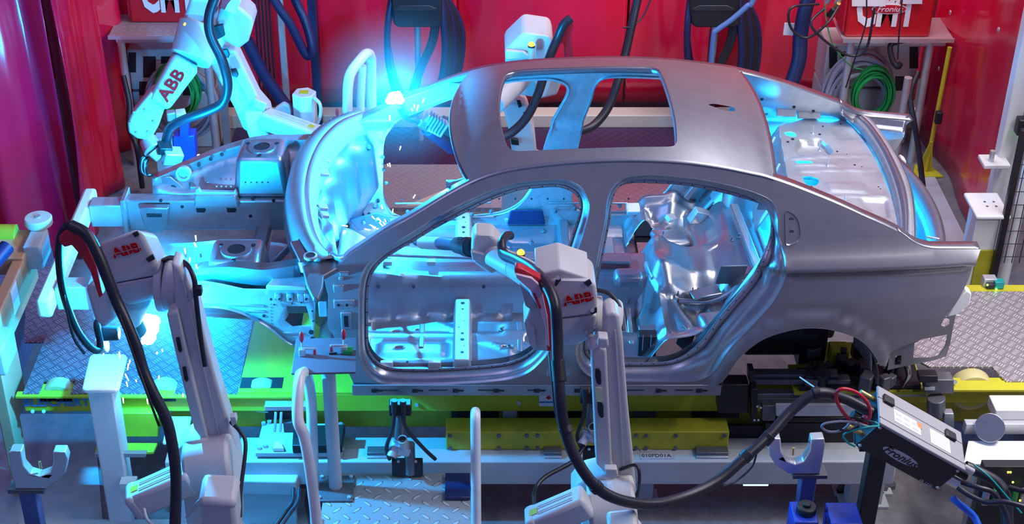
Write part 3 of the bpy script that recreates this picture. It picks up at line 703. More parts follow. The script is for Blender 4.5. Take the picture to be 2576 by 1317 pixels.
tl = [(2282, 300), (2262, 310), (2242, 332), (2257, 372), (2268, 400), (2290, 432), (2330, 500), (2362, 560), (2392, 612), (2440, 612)]
def tailx(v): return 2.60 - .14 * v * v
mb = MB(); mb.grid(30, 6, lambda u, v: V((tailx(2 * u - 1) - .02 * math.sin(v * 3), YC + (2 * u - 1) * .735, 1.60 - .42 * v + .01 * math.sin(u * 60 * 0 + v * 9)))); mb.build('tail_panel', STEEL2, CAR, smooth=50, solid=.004)
mb = MB(); mb.grid(30, 4, lambda u, v: V((tailx(2 * u - 1) - .10 * v, YC + (2 * u - 1) * .72, 1.60 + (.012, .018, .0, -.02, -.07)[int(round(v * 4))]))); mb.build('tail_panel_top', STEEL, CAR, smooth=50, solid=.004)
for k in range(5):
    y = YC - .62 + .06 * k; MB().box((tailx((y - YC) / .735) - .06, y, 1.612), (.09, .01, .012), (0, .1, -.2)).build('gutter_bead', GALV, CAR, bevel=.003)
for sg in (-1, 1):
    mb = MB(); mb.grid(14, 4, lambda u, v: V((lerp(2.12, tailx(1) - .01, u), YC + sg * (lerp(.71, .70, u) - .05 * math.sin(v * 3.14) ), lerp(1.72, 1.66 - .04 * u, 1 - v) - .50 * v)))
    mb.build('boot_side_wall', STEEL2, CAR, smooth=50, solid=.003)
# ---- cowl and windscreen base (seen from above as a curved grey band)
ko = [(868, 640), (830, 650), (790, 660), (748, 600), (728, 540), (723, 480), (733, 420), (756, 370), (790, 330), (826, 303), (870, 285), (905, 275)]
km = [(874, 638), (845, 646), (800, 612), (778, 570), (768, 520), (766, 470), (776, 415), (800, 360), (832, 322), (862, 300), (892, 288), (915, 280)]
ki = [(880, 636), (850, 650), (812, 618), (792, 580), (781, 530), (778, 480), (786, 425), (812, 372), (846, 332), (880, 308), (905, 297), (925, 290)]
CWL = [resample(spline([V((a, b, 0)) for a, b in q], 4), 50, False) for q in (ko, km, ki)]
def cwz(i, off=0): t = i / 49; return 1.735 + off + .03 * math.sin(math.pi * t)
mb = MB(); m_ = []
rows = []
for q, dz in ((CWL[0], -.035), (None, .0), (CWL[1], .012), (CWL[2], .012)):
    if q is None: q = [a.lerp(b, .35) for a, b in zip(CWL[0], CWL[1])]
    rows.append([at(p.x, p.y, Z=cwz(i, dz)) for i, p in enumerate(q)])
low = [p + V((-.03, 0, -.12)) for p in rows[0]]
vs = low + sum(rows[:3], []); mb.add(vs, [(k * 50 + i, k * 50 + i + 1, (k + 1) * 50 + i + 1, (k + 1) * 50 + i) for k in range(3) for i in range(49)])
mb.build('cowl_panel', SKIN, CAR, smooth=60, solid=.003)
mb = MB(); vs = rows[2] + rows[3] + [p + V((.03, 0, -.06)) for p in rows[3]] + [p + V((.05, 0, -.16)) for p in rows[3]]
mb.add(vs, [(k * 50 + i, k * 50 + i + 1, (k + 1) * 50 + i + 1, (k + 1) * 50 + i) for k in range(3) for i in range(49)]); mb.build('windscreen_flange', ALU, CAR, smooth=40, solid=.003)
mb = MB(); vs = []
for dx, dz in ((.03, -.10), (.10, -.20), (.12, -.45), (.02, -.62), (.0, -.74)): vs += [V((p.x + dx + (.022 * math.sin(i_ * 1.1) if dz < -.15 else 0), YC + (p.y - YC) * .97, p.z + dz)) for i_, p in enumerate(rows[3][3:-2])]
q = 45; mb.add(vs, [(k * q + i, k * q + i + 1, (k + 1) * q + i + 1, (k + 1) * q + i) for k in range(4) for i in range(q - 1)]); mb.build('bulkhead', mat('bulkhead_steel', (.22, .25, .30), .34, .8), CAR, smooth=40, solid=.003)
for i in range(4, 48, 2):
    p = rows[0][i]; MB().cyl(p + V((.012, 0, .006)), p + V((.014, 0, .012)), .004, n=8).build('cowl_weld', DSTEEL, CAR)
p = at(781, 643, Z=1.755); MB().lathe(p, (0, 0, 1), [(.035, -.01), (.036, .004), (.026, .006), (.024, -.006)], 24).build('wiper_boss', GALV, CAR, smooth=40)
MB().cyl(p, p + V((0, 0, .004)), .023, n=20).build('wiper_hole', BLK, CAR)
for px, py, Z, s in ((816, 435, 1.70, (.05, .06, .02)), (812, 520, 1.68, (.05, .06, .02)), (818, 540, 1.68, (.04, .05, .02)), (822, 405, 1.70, (.04, .03, .02))):
    MB().box(at(px, py, Z=Z), s, (0, .2, .3)).build('dash_bracket', GALV, CAR, bevel=.004)
# dark scuttle corner at the near A-pillar
mb = MB(); mb.prism([at(x, y, Z=1.72) for x, y in [(760, 668), (838, 632), (852, 640), (880, 634), (925, 612), (890, 645), (858, 668), (815, 692), (812, 722), (800, 750), (788, 748), (772, 715)]], (0, 0, -.03)); mb.build('scuttle_corner', DSTEEL, CAR, bevel=.006)
mb = MB(); mb.prism([at(x, y, Z=1.60) for x, y in [(668, 718), (737, 648), (758, 672), (790, 700), (770, 720)]], (0, 0, -.03)); mb.build('cowl_end_plate', GALV, CAR, bevel=.006)
mb = MB(); mb.bar(at(742, 608, Z=1.72), at(765, 655, Z=1.72), .05, .02); mb.build('hinge_arm', STEEL, CAR, bevel=.004)
mb = MB(); mb.tube([at(765, 655, Z=1.71), at(772, 680, Z=1.66)], .035); mb.build('hinge_arm', STEEL, CAR, smooth=50)
# ---- front aprons, both sides
def apy(x, z): return YC - .79 + .10 * sstep(-1.3, -2.0, x)
ap = [(440, 712), (492, 709), (510, 706.6), (559, 714), (614, 724), (671, 725), (758, 725), (790, 734), (793, 749), (793, 800), (790, 848), (820, 850), (842, 862), (868, 912), (830, 915), (780, 888), (741, 866), (716, 853), (679, 823), (646, 803.5), (609, 786), (567, 774), (522, 770), (480, 772), (440, 785)]
aho = [(721, 769), (770, 769), (777, 790), (783, 816), (736, 820), (717, 805), (726, 791), (722, 779)]
ah2 = [(790, 692), (792, 692)]
APW = [surf_y(x, y, apy) for x, y in ap]; AHW = [surf_y(x, y, apy) for x, y in aho]
arcE = [surf_y(x, y, apy) for x, y in [(741, 868), (716, 853), (679, 823), (646, 803.5), (609, 786), (567, 774), (522, 770), (480, 772), (445, 783)]]
railT = [at(x, y, Y=Y) for x, y, Y in [(812, 342, 8.30), (735, 345, 8.32), (655, 347, 8.30), (560, 372, 8.26), (470, 408, 8.20), (385, 444, 8.12)]]
for sg in (-1, 1):
    fl = (lambda p: V((p.x, p.y if sg < 0 else 2 * YC - p.y, p.z)))
    mb = MB(); panel(mb, xz(APW), [xz(AHW)], lambda x, z: fl(V((x, apy(x, z) + .006 * math.sin(z * 60) * (1 if z > 1.45 else 0), z))), .04); mb.build('front_apron', STEEL2, CAR, smooth=30, solid=.003)
    mb = MB(); P = spline([fl(p) for p in arcE], 4); vs = []
    for dy, dz in ((-.035, -.012), (-.035, .004), (.0, .012), (.03, .012)): vs += [p + V((0, -sg * dy * -1, dz)) for p in P]
    n = len(P); mb.add(vs, [(k * n + i, k * n + i + 1, (k + 1) * n + i + 1, (k + 1) * n + i) for k in range(3) for i in range(n - 1)]); mb.build('apron_arch_lip', STEEL, CAR, smooth=40, solid=.003)
    rp = [V((p.x, 2 * YC - p.y if sg < 0 else p.y, p.z)) for p in railT]
    mb = MB()
    R = spline(rp, 5)
    vs = []
    for a, dz in ((-.04, -.09), (-.04, 0), (.03, .0), (.04, -.02), (.04, -.09)):
        vs += [p + V((0, sg * a, dz)) for p in R]
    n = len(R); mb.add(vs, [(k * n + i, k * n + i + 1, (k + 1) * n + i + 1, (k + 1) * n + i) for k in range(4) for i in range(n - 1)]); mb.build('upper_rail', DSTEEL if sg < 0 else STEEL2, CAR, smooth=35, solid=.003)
    # inner apron from the rail down to the longitudinal
    mb = MB(); L = len(R)
    mb.grid(L - 1, 6, lambda u, v: (lambda p: V((p.x, lerp(p.y - sg * .04, YC + sg * .47, sstep(0, 1, v)), lerp(p.z - .05, 1.40, v) + .02 * math.sin(u * 14) * math.sin(v * 3.14))))(R[int(round(u * (L - 1)))])); mb.build('inner_apron', STEEL2, CAR, smooth=50, solid=.003)
    # longitudinal
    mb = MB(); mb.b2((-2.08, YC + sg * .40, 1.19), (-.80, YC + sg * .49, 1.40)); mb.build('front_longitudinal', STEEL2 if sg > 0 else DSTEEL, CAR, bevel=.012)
    # strut tower
    c = V((-1.27, YC + sg * .58, 1.40))
    mb = MB(); mb.prism([c + V((-.17, -.16, 0)), c + V((.17, -.16, 0)), c + V((.17, .17, 0)), c + V((-.17, .17, 0))], (0, 0, .16)); t0 = len(mb.v)
    for i in range(4, 8): v = V(mb.v[i]); k = c + V((0, 0, .26)) + (V((v.x, v.y, c.z)) - c) * .80; mb.v[i] = tuple(k)
    tw = mb.build('strut_tower', STEEL, CAR, bevel=.035, seg=4)
    MB().lathe(c + V((0, 0, .255)), (0, 0, 1), [(.085, 0), (.08, .012), (.05, .014), (.046, -.02)], 28).build('strut_ring', STEEL, tw, smooth=40)
    MB().cyl(c + V((0, 0, .262)), c + V((0, 0, .266)), .045, n=24).build('strut_hole', BLK, tw)
    for a in (30, 150, 270):
        q = c + V((.10 * math.cos(math.radians(a)), .10 * math.sin(math.radians(a)), .26)); MB().cyl(q, q + V((0, 0, .004)), .012, n=12).build('strut_bolt_hole', BLK, tw)
    MB().lathe((-1.60, YC + sg * .60, 1.42), (0, 0, 1), [(.07, 0), (.06, .03), (.045, .035), (.04, .01)], 20).build('apron_cup', STEEL, CAR, smooth=40)
    # crash box and end plate
    MB().b2((-2.30, YC + sg * .39, 1.22), (-2.08, YC + sg * .50, 1.37)).build('crash_box', GALV, CAR, bevel=.008)
    MB().b2((-2.10, YC + sg * .36, 1.17), (-2.075, YC + sg * .53, 1.42)).build('crash_box_plate', STEEL2, CAR, bevel=.003)
    # bracket with an oval eye beneath the rail
    q = V((-1.98, YC + sg * .33, 1.28)) if sg < 0 else V((-1.90, YC + .33, 1.32))
    mb = MB(); mb.prism([q + V((-.09, 0, .07)), q + V((.09, 0, .07)), q + V((.07, 0, -.05)), q + V((.03, 0, -.10)), q + V((-.04, 0, -.10)), q + V((-.07, 0, -.05))], (0, .05, 0)); mb.build('tow_bracket', STEEL, CAR, bevel=.008)
    MB().box(q + V((0, -.002, .02)), (.09, .006, .025)).build('bracket_eye', BLK, CAR, bevel=.012, seg=3)
    # gusset at the rail front
    g = V((-1.78, YC + sg * .53, 1.40)); mb = MB(); mb.prism([g + V((-.10, 0, .10)), g + V((-.04, 0, .10)), g + V((.08, 0, -.02)), g + V((.07, 0, -.07)), g + V((-.05, 0, -.07))], (0, -.02, 0)); mb.build('rail_gusset', STEEL, CAR, bevel=.004)
    MB().cyl(g + V((-.03, -.024, .02)), g + V((-.03, -.019, .02)), .022, n=16).build('gusset_hole', BLK, CAR)
# engine bay far panel brackets, undertray and bumper beam
mb = MB(); mb.slab([(490, 492), (592, 492), (602, 520), (487, 520)], 7.95, .06); mb.build('engine_mount_bracket', STEEL2, CAR, bevel=.008)
mb = MB(); mb.slab([(492, 476), (500, 474), (505, 482), (585, 484), (592, 478), (598, 492), (490, 492)], 7.97, .03); mb.build('engine_mount_lug', GALV, CAR, bevel=.004)
for cx in (505, 582): MB().slab([(cx - 12, 524), (cx + 10, 524), (cx + 13, 528), (cx + 10, 534), (cx - 10, 534)], 7.985, .012).build('slotted_hole', BLK, CAR)
for px, py in ((458, 520), (404, 505), (410, 527), (630, 544), (688, 505), (636, 500)): MB().cyl(at(px, py, Y=7.985), at(px, py, Y=7.985) + V((0, .01, 0)), .010, n=12).build('punched_hole', BLK, CAR)
for k in range(9): MB().cyl(at(545 + 12 * k if k < 4 else 600 + 14 * (k - 3), 468 if k < 4 else 462, Y=8.0), at(545 + 12 * k if k < 4 else 600 + 14 * (k - 3), 468 if k < 4 else 462, Y=8.0) + V((0, -.004, 0)), .005, n=8).build('rivet', ALU, CAR)
sheet('bay_undertray', -1.86, -.98, 7.18, 8.02, lambda x, y: 1.08 + .03 * math.exp(-((y - 7.62) / .10) ** 2) - .05 * sstep(-1.2, -1.0, x) + .03 * math.exp(-((x + 1.45) / .22) ** 2), STEEL2, None, .04)
for i in range(8):
    for j in (0, 1):
        x, y = -1.72 + .09 * i, 7.70 + .12 * j; MB().cyl((x, y, 1.11 + .0), (x, y, 1.118 + .02), .006, n=8).build('tray_rivet', ALU, CAR)
mb = MB(); mb.b2((-2.38, 6.98, 1.24), (-2.30, 8.22, 1.36)); mb.build('bumper_beam', WHITE, CAR, bevel=.02)
mb = MB(); mb.b2((-2.12, 7.2, 1.12), (-2.04, 8.0, 1.19)); mb.build('front_crossmember', STEEL2, CAR, bevel=.012)
mb = MB(); mb.b2((-1.32, YC - .45, 1.15), (-1.22, YC + .45, 1.22)); mb.build('subframe_crossmember', STEEL2, CAR, bevel=.02)
# hinge pillar fittings on the near side
for px, py, w, h in ((866, 687, .05, .035), (858, 700, .025, .025), (852, 728, .055, .07)): 
    p = surf_y(px, py, ysn); MB().box(p + V((0, -.001, 0)), (w, .012, h), (.2, 0, 0)).build('pressed_boss', STEEL2, CAR, bevel=.006, seg=3)
p = surf_y(866, 764, ysn); MB().box(p, (.11, .012, .055), (.05, 0, 0)).build('hinge_seat', STEEL2, CAR, bevel=.008, seg=3)
for px in (852, 873): p = surf_y(px, 765, ysn); MB().cyl(p + V((0, -.009, 0)), p + V((0, -.006, 0)), .008, n=12).build('punched_hole', BLK, CAR)
p = surf_y(871, 806, ysn); MB().box(p, (.055, .010, .11), (.05, 0, 0)).build('pressed_boss', STEEL2, CAR, bevel=.008, seg=3)
MB().box(p + V((0, -.006, 0)), (.022, .006, .07), (.05, 0, 0)).build('punched_hole', BLK, CAR)
p = surf_y(1405, 935, ysn); MB().box(p + V((0, -.001, 0)), (.125, .006, .05)).build('pressed_boss', SKIN, CAR, bevel=.008, seg=3)
# far side door pillar hole and hinge-pillar opening
MB().b2((-.76, YC + .74, 1.30), (-.70, YC + .752, 1.46)).build('pillar_window', BLK, CAR, bevel=.01)
for x, z, r in ((-.66, 1.22, .02), (-.72, 1.2, .012), (-.66, 1.1, .012), (-.6, 1.2, .01), (-.56, 1.42, .01), (-.8, 1.5, .01)):
    MB().cyl((x, YC + .735, z), (x, YC + .75, z), r, n=14).build('punched_hole', BLK, CAR)
MB().b2((-.69, YC + .725, 1.40), (-.66, YC + .74, 1.62)).build('pillar_rail', ALU, CAR, bevel=.004)
MB().prism([V((.20, YC + .752, 1.03)), V((.44, YC + .752, 1.03)), V((.42, YC + .74, 1.14)), V((.22, YC + .74, 1.14))], (0, -.015, 0)).build('pillar_foot_cover', NAVY, CAR, bevel=.02, seg=4)

# ---- more pressings, studs and holes
def stud(px, py, Y, r=.010): MB().lathe(at(px, py, Y=Y), (0, -.8, .6), [(r, 0), (r * .9, .006), (r * .4, .008), (r * .4, .02)], 10).build('weld_stud', DSTEEL, CAR)
for x, z in ((-.20, 1.12), (-.02, 1.10), (.10, 1.12), (.50, 1.12), (.62, 1.14), (-.42, 1.12), (-.30, 1.16), (.75, 1.14), (.90, 1.16)): MB().lathe((x, YC + .75, z), (0, -1, 0), [(.014, 0), (.012, .006), (.005, .008), (.005, .02)], 10).build('weld_stud', DSTEEL, CAR)
for x, z in ((-.95, 1.55), (-.92, 1.40), (-.90, 1.28), (-.80, 1.62), (-.72, 1.55), (-.86, 1.48), (-.78, 1.20), (-.70, 1.10)): MB().lathe((x + .16, YC + .70, z - .02), (.2, -1, .2), [(.014, 0), (.012, .006), (.005, .008), (.005, .02)], 10).build('weld_stud', DSTEEL, CAR)
for x0_, z0_, x1_, z1_ in ((-.62, 1.08, .12, 1.08), (.24, 1.06, .42, 1.06), (-.5, 1.18, .1, 1.185), (.46, 1.18, .95, 1.18)): MB().bar((x0_, YC + .748, z0_), (x1_, YC + .748, z1_), .012, .012).build('swage', STEEL, CAR, bevel=.004)
for k in range(16): MB().cyl((-.55 + .1 * k, YC + .745, 1.215), (-.55 + .1 * k, YC + .740, 1.215), .006, n=8).build('punched_hole', BLK, CAR)
for x, y0_, l in ((-.60, .30, .5), (-.30, .30, .5), (.25, .30, .5), (.55, .3, .45)):
    for sg in (-1, 1): MB().bar((x, YC + sg * y0_, floorz(x, YC + sg * y0_) + .004), (x, YC + sg * (y0_ + l * .5), floorz(x, YC + sg * (y0_ + l * .5)) + .004), .03, .012).build('floor_swage', STEEL, CAR, bevel=.005)
MB().bar((-.75, YC, 1.30), (.9, YC, 1.235), .09, .02).build('tunnel_bridge', STEEL, CAR, bevel=.008)
for x in (-.5, -.25, .15, .45): MB().box((x, YC - .06, 1.26), (.05, .05, .03)).build('tunnel_tab', GALV, CAR, bevel=.004)
for x in (-.55, -.35, .05, .3, .6): MB().cyl((x, YC - .20, 1.18), (x, YC - .212, 1.19), .010, n=10).build('punched_hole', BLK, CAR)
# near apron pressings
for x0_, y0_, x1_, y1_ in ((572, 764, 666, 768), (618, 780, 668, 782), (712, 836, 766, 838)):
    a_, b_ = surf_y(x0_, y0_, apy), surf_y(x1_, y1_, apy); MB().bar(a_ - V((0, .004, 0)), b_ - V((0, .004, 0)), .008, .014).build('apron_bead', STEEL, CAR, bevel=.003)
for px, py, r in ((664, 793, .009), (653, 801, .004), (786, 781, .005), (788, 806, .005), (806, 788, .008), (783, 834, .014), (786, 850, .012), (690, 765, .004), (758, 760, .004), (700, 840, .004), (735, 762, .004)):
    p = surf_y(px, py, apy); MB().cyl(p - V((0, .006, 0)), p - V((0, .001, 0)), r, n=12).build('punched_hole', BLK, CAR)
for k in range(7):
    p = surf_y(682, 764 + 8 * k, apy); MB().cyl(p - V((0, .005, 0)), p, .003, n=6).build('weld_mark', DSTEEL, CAR)
for px in (700, 730, 757, 773): p = surf_y(px, 745, apy); MB().box(p - V((0, .01, 0)), (.035, .02, .05)).build('rail_tab', STEEL2, CAR, bevel=.006)
for px in (683, 704, 731, 771): p = surf_y(px, 746, apy); MB().cyl(p - V((0, .026, 0)), p - V((0, .02, 0)), .007, n=10).build('punched_hole', BLK, CAR)
p = surf_y(812, 775, apy); MB().box(p, (.045, .02, .10)).build('pillar_bracket', STEEL2, CAR, bevel=.006)
# far strut/bay details
for px, py in ((440, 452), (470, 430), (500, 415), (530, 400), (558, 388)): MB().cyl(at(px, py, Y=8.17), at(px, py, Y=8.16), .012, n=12).build('punched_hole', BLK, CAR)
MB().lathe(at(462, 435, Y=8.12), (0, -1, .2), [(.05, 0), (.045, .02), (.03, .022), (.03, .0)], 20).build('apron_cup', GALV, CAR, smooth=40)
MB().prism([at(x, y, Z=1.46) for x, y in [(520, 438), (560, 438), (578, 452), (518, 458)]], (0, 0, -.015)).build('battery_bracket', STEEL, CAR, bevel=.004)
for px, py, Z in ((490, 470, 1.42), (600, 448, 1.45), (700, 420, 1.5), (720, 470, 1.4)): MB().box(at(px, py, Z=Z), (.07, .05, .04), (.2, .2, .3)).build('small_bracket', STEEL, CAR, bevel=.006)
mb = MB(); mb.tube([(-1.30, 7.25, 1.30), (-1.15, 7.4, 1.32), (-1.0, 7.8, 1.32), (-1.0, 8.0, 1.34)], .02, 10); mb.build('cross_tube', STEEL2, CAR, smooth=60)

# dash side plates, brackets on the far hinge pillar
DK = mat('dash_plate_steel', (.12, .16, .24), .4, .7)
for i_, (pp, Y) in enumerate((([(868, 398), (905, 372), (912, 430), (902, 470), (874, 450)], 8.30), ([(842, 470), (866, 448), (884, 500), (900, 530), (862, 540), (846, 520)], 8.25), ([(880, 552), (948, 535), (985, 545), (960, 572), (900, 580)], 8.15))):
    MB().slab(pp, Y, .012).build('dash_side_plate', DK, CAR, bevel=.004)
for px, py, Y in ((886, 412, 8.29), (858, 505, 8.24), (915, 560, 8.14), (945, 553, 8.14), (925, 487, 8.3), (905, 505, 8.28), (972, 460, 8.33), (952, 515, 8.3)): stud(px, py, Y, .012)
# ================================================================ SETTING
struct(MB().b2((-8, 2.5, -.1), (8, 13.2, 0)).build('floor', CONC))
struct(MB().b2((-8, 12.6, 0), (8, 12.8, 4.2)).build('wall_back', CURTD))
struct(MB().b2((-3.0, 11.62, 0), (3.9, 11.78, .13)).build('trim_1', CREAM, bevel=.01))
def wx(px, Y, z=.5): return (px - CX) * (Y * cp + (H - z) * sp) / F
def curtain(x0, x1, y, z0, z1, label, m=CURT, amp=.03, wl=11, axis='x', ph=0):
    mb = MB(); n = max(8, int(abs(x1 - x0) / .03))
    def fn(u, v):
        s = lerp(x0, x1, u); w = amp * (math.sin(s * wl + ph) + .5 * math.sin(s * wl * 2.3 + 1 + ph)) + .012 * math.sin(v * 9 + s * 3)
        return V((s, y + w, lerp(z0, z1, v))) if axis == 'x' else V((y + w, s, lerp(z0, z1, v)))
    mb.grid(n, 14, fn)
    o = mb.build('welding_curtain', m, smooth=60, solid=.004)
    return tag(o, label, 'curtain')
curtain(-2.92, -1.37, 11.85, .12, 3, 'red welding curtain behind the cable shelf, left of the dark blue post', CURT, .02, 9)
curtain(-1.30, -.15, 11.88, .12, 3, 'magenta-lit red curtain between the dark blue post and the black hose loop', CURT, .012, 7)
curtain(-.15, 1.25, 11.88, .12, 3, 'plain red curtain behind the sunroof and the far robot', CURT, .012, 6, ph=2)
curtain(1.27, 1.98, 11.9, .12, 3, 'red curtain stretch behind the hanging hoses above the roof rear', CURT, .012, 8, ph=1)
curtain(2.0, 2.25, 11.8, .12, 3, 'narrow dark red curtain strip above the rear pillar', CURTD, .008, 12)
curtain(2.25, 3.75, 11.95, .12, 3, 'red curtain behind the shelf with the green coil', CURT, .02, 8)
for z, lab in ((.55, 'lower'), (1.0, 'upper')):
    pass
curtain(9.55, 11.6, 3.72, .01, 3.2, 'red curtain with steel rivets closing the right side of the cell', CURT, .03, 3, 'y', 1.2)
curtain(8.9, 9.6, 3.98, .9, 3.2, 'red curtain edge at the right border behind the white post', CURTD, .02, 5, 'y')
# left curtains: a bulging corner sheet and a side run
def lc(u, v):
    x = lerp(-4.6, -2.86, u); b = .16 * math.sin(u * 9 + v * .8) + .09 * math.sin(u * 21 + v * 2) + .03 * math.sin(u * 55 + 3 * v)
    y = 9.32 + b * .6 + .25 * sstep(.75, 1, u) ; return V((x, y, lerp(.02, 3.0, v)))
tag(MB().grid(60, 20, lc).build('welding_curtain', CURT, smooth=60, solid=.005), 'big glossy red curtain hanging at the far left with a bright cyan streak', 'curtain')
def lc2(u, v):
    y = lerp(9.55, 11.5, u); return V((-2.86 + .08 * math.sin(u * 15 + 2 * v) + .04 * math.sin(u * 37 + 5 * v), y, lerp(.02, 3.0, v)))
tag(MB().grid(60, 20, lc2).build('welding_curtain', CURT, smooth=60, solid=.005), 'rippled red curtain running back beside the left cable shelf', 'curtain')
riv = [(2513, 75), (2391, 31), (2554, 162), (2523, 306), (2490, 450)]
for px, py in riv[0:1] + [(2391, 31), (2362, 172), (2523, 306), (2490, 450)]:
    p = at(px, py, X=3.66); r = MB().lathe(p, (-1, 0, 0), [(.02, 0), (.02, .006), (.008, .012)], 12).build('curtain_rivet', ALU, smooth=40)
    tag(r, 'round steel rivet on the red side curtain at right', 'rivet', 'rivets on the right curtain')
# posts of the back wall
def post(px, Y, w, z0, z1, m, label, name='steel_post', d=None):
    x = wx(px, Y, (z0 + min(z1, 1.3)) / 2); o = MB().b2((x - w / 2, Y, z0), (x + w / 2, Y + (d or w), z1)).build(name, m, bevel=.004); return tag(o, label, 'post')
post(792, 11.55, .065, 0, 3, NAVY, 'dark blue post standing in front of the back curtain, left of centre')
post(1788, 11.5, .05, 0, 3, BLK, 'black post carrying the right coil of black hoses')
post(715, 11.4, .05, 0, 3, GALV, 'bright blue-lit steel upright behind the left far robot')
post(555, 11.3, .06, 0, 2.4, GALV, 'galvanised upright behind the green coil of the left shelf')
# floor plates
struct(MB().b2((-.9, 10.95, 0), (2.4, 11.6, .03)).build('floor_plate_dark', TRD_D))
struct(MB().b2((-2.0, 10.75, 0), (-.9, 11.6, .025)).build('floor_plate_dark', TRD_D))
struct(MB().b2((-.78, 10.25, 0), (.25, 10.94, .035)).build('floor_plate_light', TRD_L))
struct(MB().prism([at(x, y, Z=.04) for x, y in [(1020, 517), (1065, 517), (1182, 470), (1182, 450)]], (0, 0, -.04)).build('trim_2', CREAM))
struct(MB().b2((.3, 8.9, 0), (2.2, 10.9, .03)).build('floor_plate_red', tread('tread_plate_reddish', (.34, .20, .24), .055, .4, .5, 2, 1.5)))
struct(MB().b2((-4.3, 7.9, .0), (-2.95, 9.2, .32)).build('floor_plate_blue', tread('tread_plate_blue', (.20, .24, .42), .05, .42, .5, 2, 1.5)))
struct(MB().prism([at(x, y, Z=.012) for x, y in [(2330, 440), (2345, 430), (2430, 600), (2432, 720), (2360, 640), (2300, 500)]], (0, 0, -.012)).build('floor_strip', FRAMEP))
# ---- coils of hose on a holder
def hose_coil(px, Y, pyb, hw_, label, holder=True):
    top_ = at(px, 20, Y=Y); t = thing('hose_hanger', label, 'hose hanger', (top_.x, Y, 0))
    if holder:
        MB().prism([at(x, y, Y=Y - .12) for x, y in [(px - 72, -40), (px + 62, -40), (px + 62, 62), (px + 50, 70), (px - 48, 70), (px - 60, 62)]], (0, .16, 0)).build('holder', BLK, t, bevel=.015)
        MB().prism([at(x, y, Y=Y - .125) for x, y in [(px - 58, 22), (px - 40, 14), (px + 30, 14), (px + 48, 22), (px + 48, 28), (px - 58, 28)]], (0, .02, 0)).build('holder_rib', ROBD, t, bevel=.004)
        MB().cyl(at(px, 60, Y=Y + .03), (top_.x, Y + .03, 0), .028).build('support_tube', GALV, t, smooth=40)
    for k in range(7):
        o = (k - 3) * .021; a = hw_ + (k - 3) * 4
        pts = [at(px - 60 + 4 * k, -30, Y=Y - .02), at(px - a + k * 4, 60, Y=Y - .03 + o), at(px - a + k * 5, 150, Y=Y + o), at(px - a * .72 + k * 5, 235, Y=Y + o), at(px - 20 + k * 4, pyb - 6 * k, Y=Y - .02 + o),
               at(px + a * .62 + k * 4, 235 - 3 * k, Y=Y + o), at(px + a - 6 + k * 3, 150, Y=Y + o), at(px + a - 8 + k * 3, 60, Y=Y + o), at(px + 58, -30, Y=Y)]
        MB().tube(pts, .027, 8, 5).build('hose_loop', HOSE if k % 3 else NAVY, t, smooth=60)
    for k in range(3):
        MB().tube([at(px + 40 + 6 * k, 60, Y=Y - .05), at(px + 30 + 6 * k, 110, Y=Y - .06), at(px - 5 + 6 * k, 190, Y=Y - .05), at(px - 25 + 8 * k, 270, Y=Y - .03)], .018, 8).build('hose_loop', HOSE, t, smooth=60)
    return t
hose_coil(1050, 11.35, 290, 86, 'big loop of black hoses hanging from a black holder behind the welding flash')
hose_coil(1800, 11.4, 250, 82, 'tangled black hose loops hanging from a black holder above the roof rear')
tag(MB().tube([at(2000, -250, Y=11.2), at(1900, -10, Y=11.1), at(1880, 15, Y=11.1), at(1840, 50, Y=11.1), at(1805, 75, Y=11.1), at(1795, 90, Y=11.1), at(1788, 170, Y=11.1)], .022, 10).build('bent_air_hose', mat('steel_blue_hose', (.10, .20, .45), .4), smooth=60), 'steel-blue bent hose running down in front of the right black hose loops', 'hose')
# ---- shelves with welding power sources
def vents(t, x0, y0, x1, y1, Y):
    MB().prism([at(x, y, Y=Y) for x, y in [(x0, y0), (x1, y0), (x1, y1), (x0, y1)]], (0, .004, 0)).build('vent_grille', BLK, t)
def welder_shelf(px0, px1, py, Y, label, plate):
    a, b = at(px0, py, Y=Y), at(px1, py, Y=Y); t = thing('welder_shelf', label, 'shelf', ((a.x + b.x) / 2, Y, 0)); z = a.z
    MB().b2((a.x, Y, z - .012), (b.x, Y + .42, z + .004)).build('shelf_plate', plate, t, bevel=.003)
    MB().b2((a.x, Y - .012, z - .02), (b.x, Y, z + .012)).build('shelf_edge', ALU, t)
    for x in (a.x + .08, b.x - .16): MB().cyl((x, Y + .05, 0), (x, Y + .05, z), .03, n=16).build('leg', GALV, t, smooth=40)
    MB().cyl((a.x + .05, Y + .05, z - .05), (b.x - .05, Y + .05, z - .05), .024).build('crossbar', GALV, t, smooth=40)
    return t, z
tR, zR = welder_shelf(2120, 2400, 100, 11.0, 'right shelf on tube legs under the red box, grey cabinet and green coil below', ALU)
tL, zL = welder_shelf(272, 565, 92, 10.95, 'left shelf of tread plate on tube legs under the red box', TRD_L)
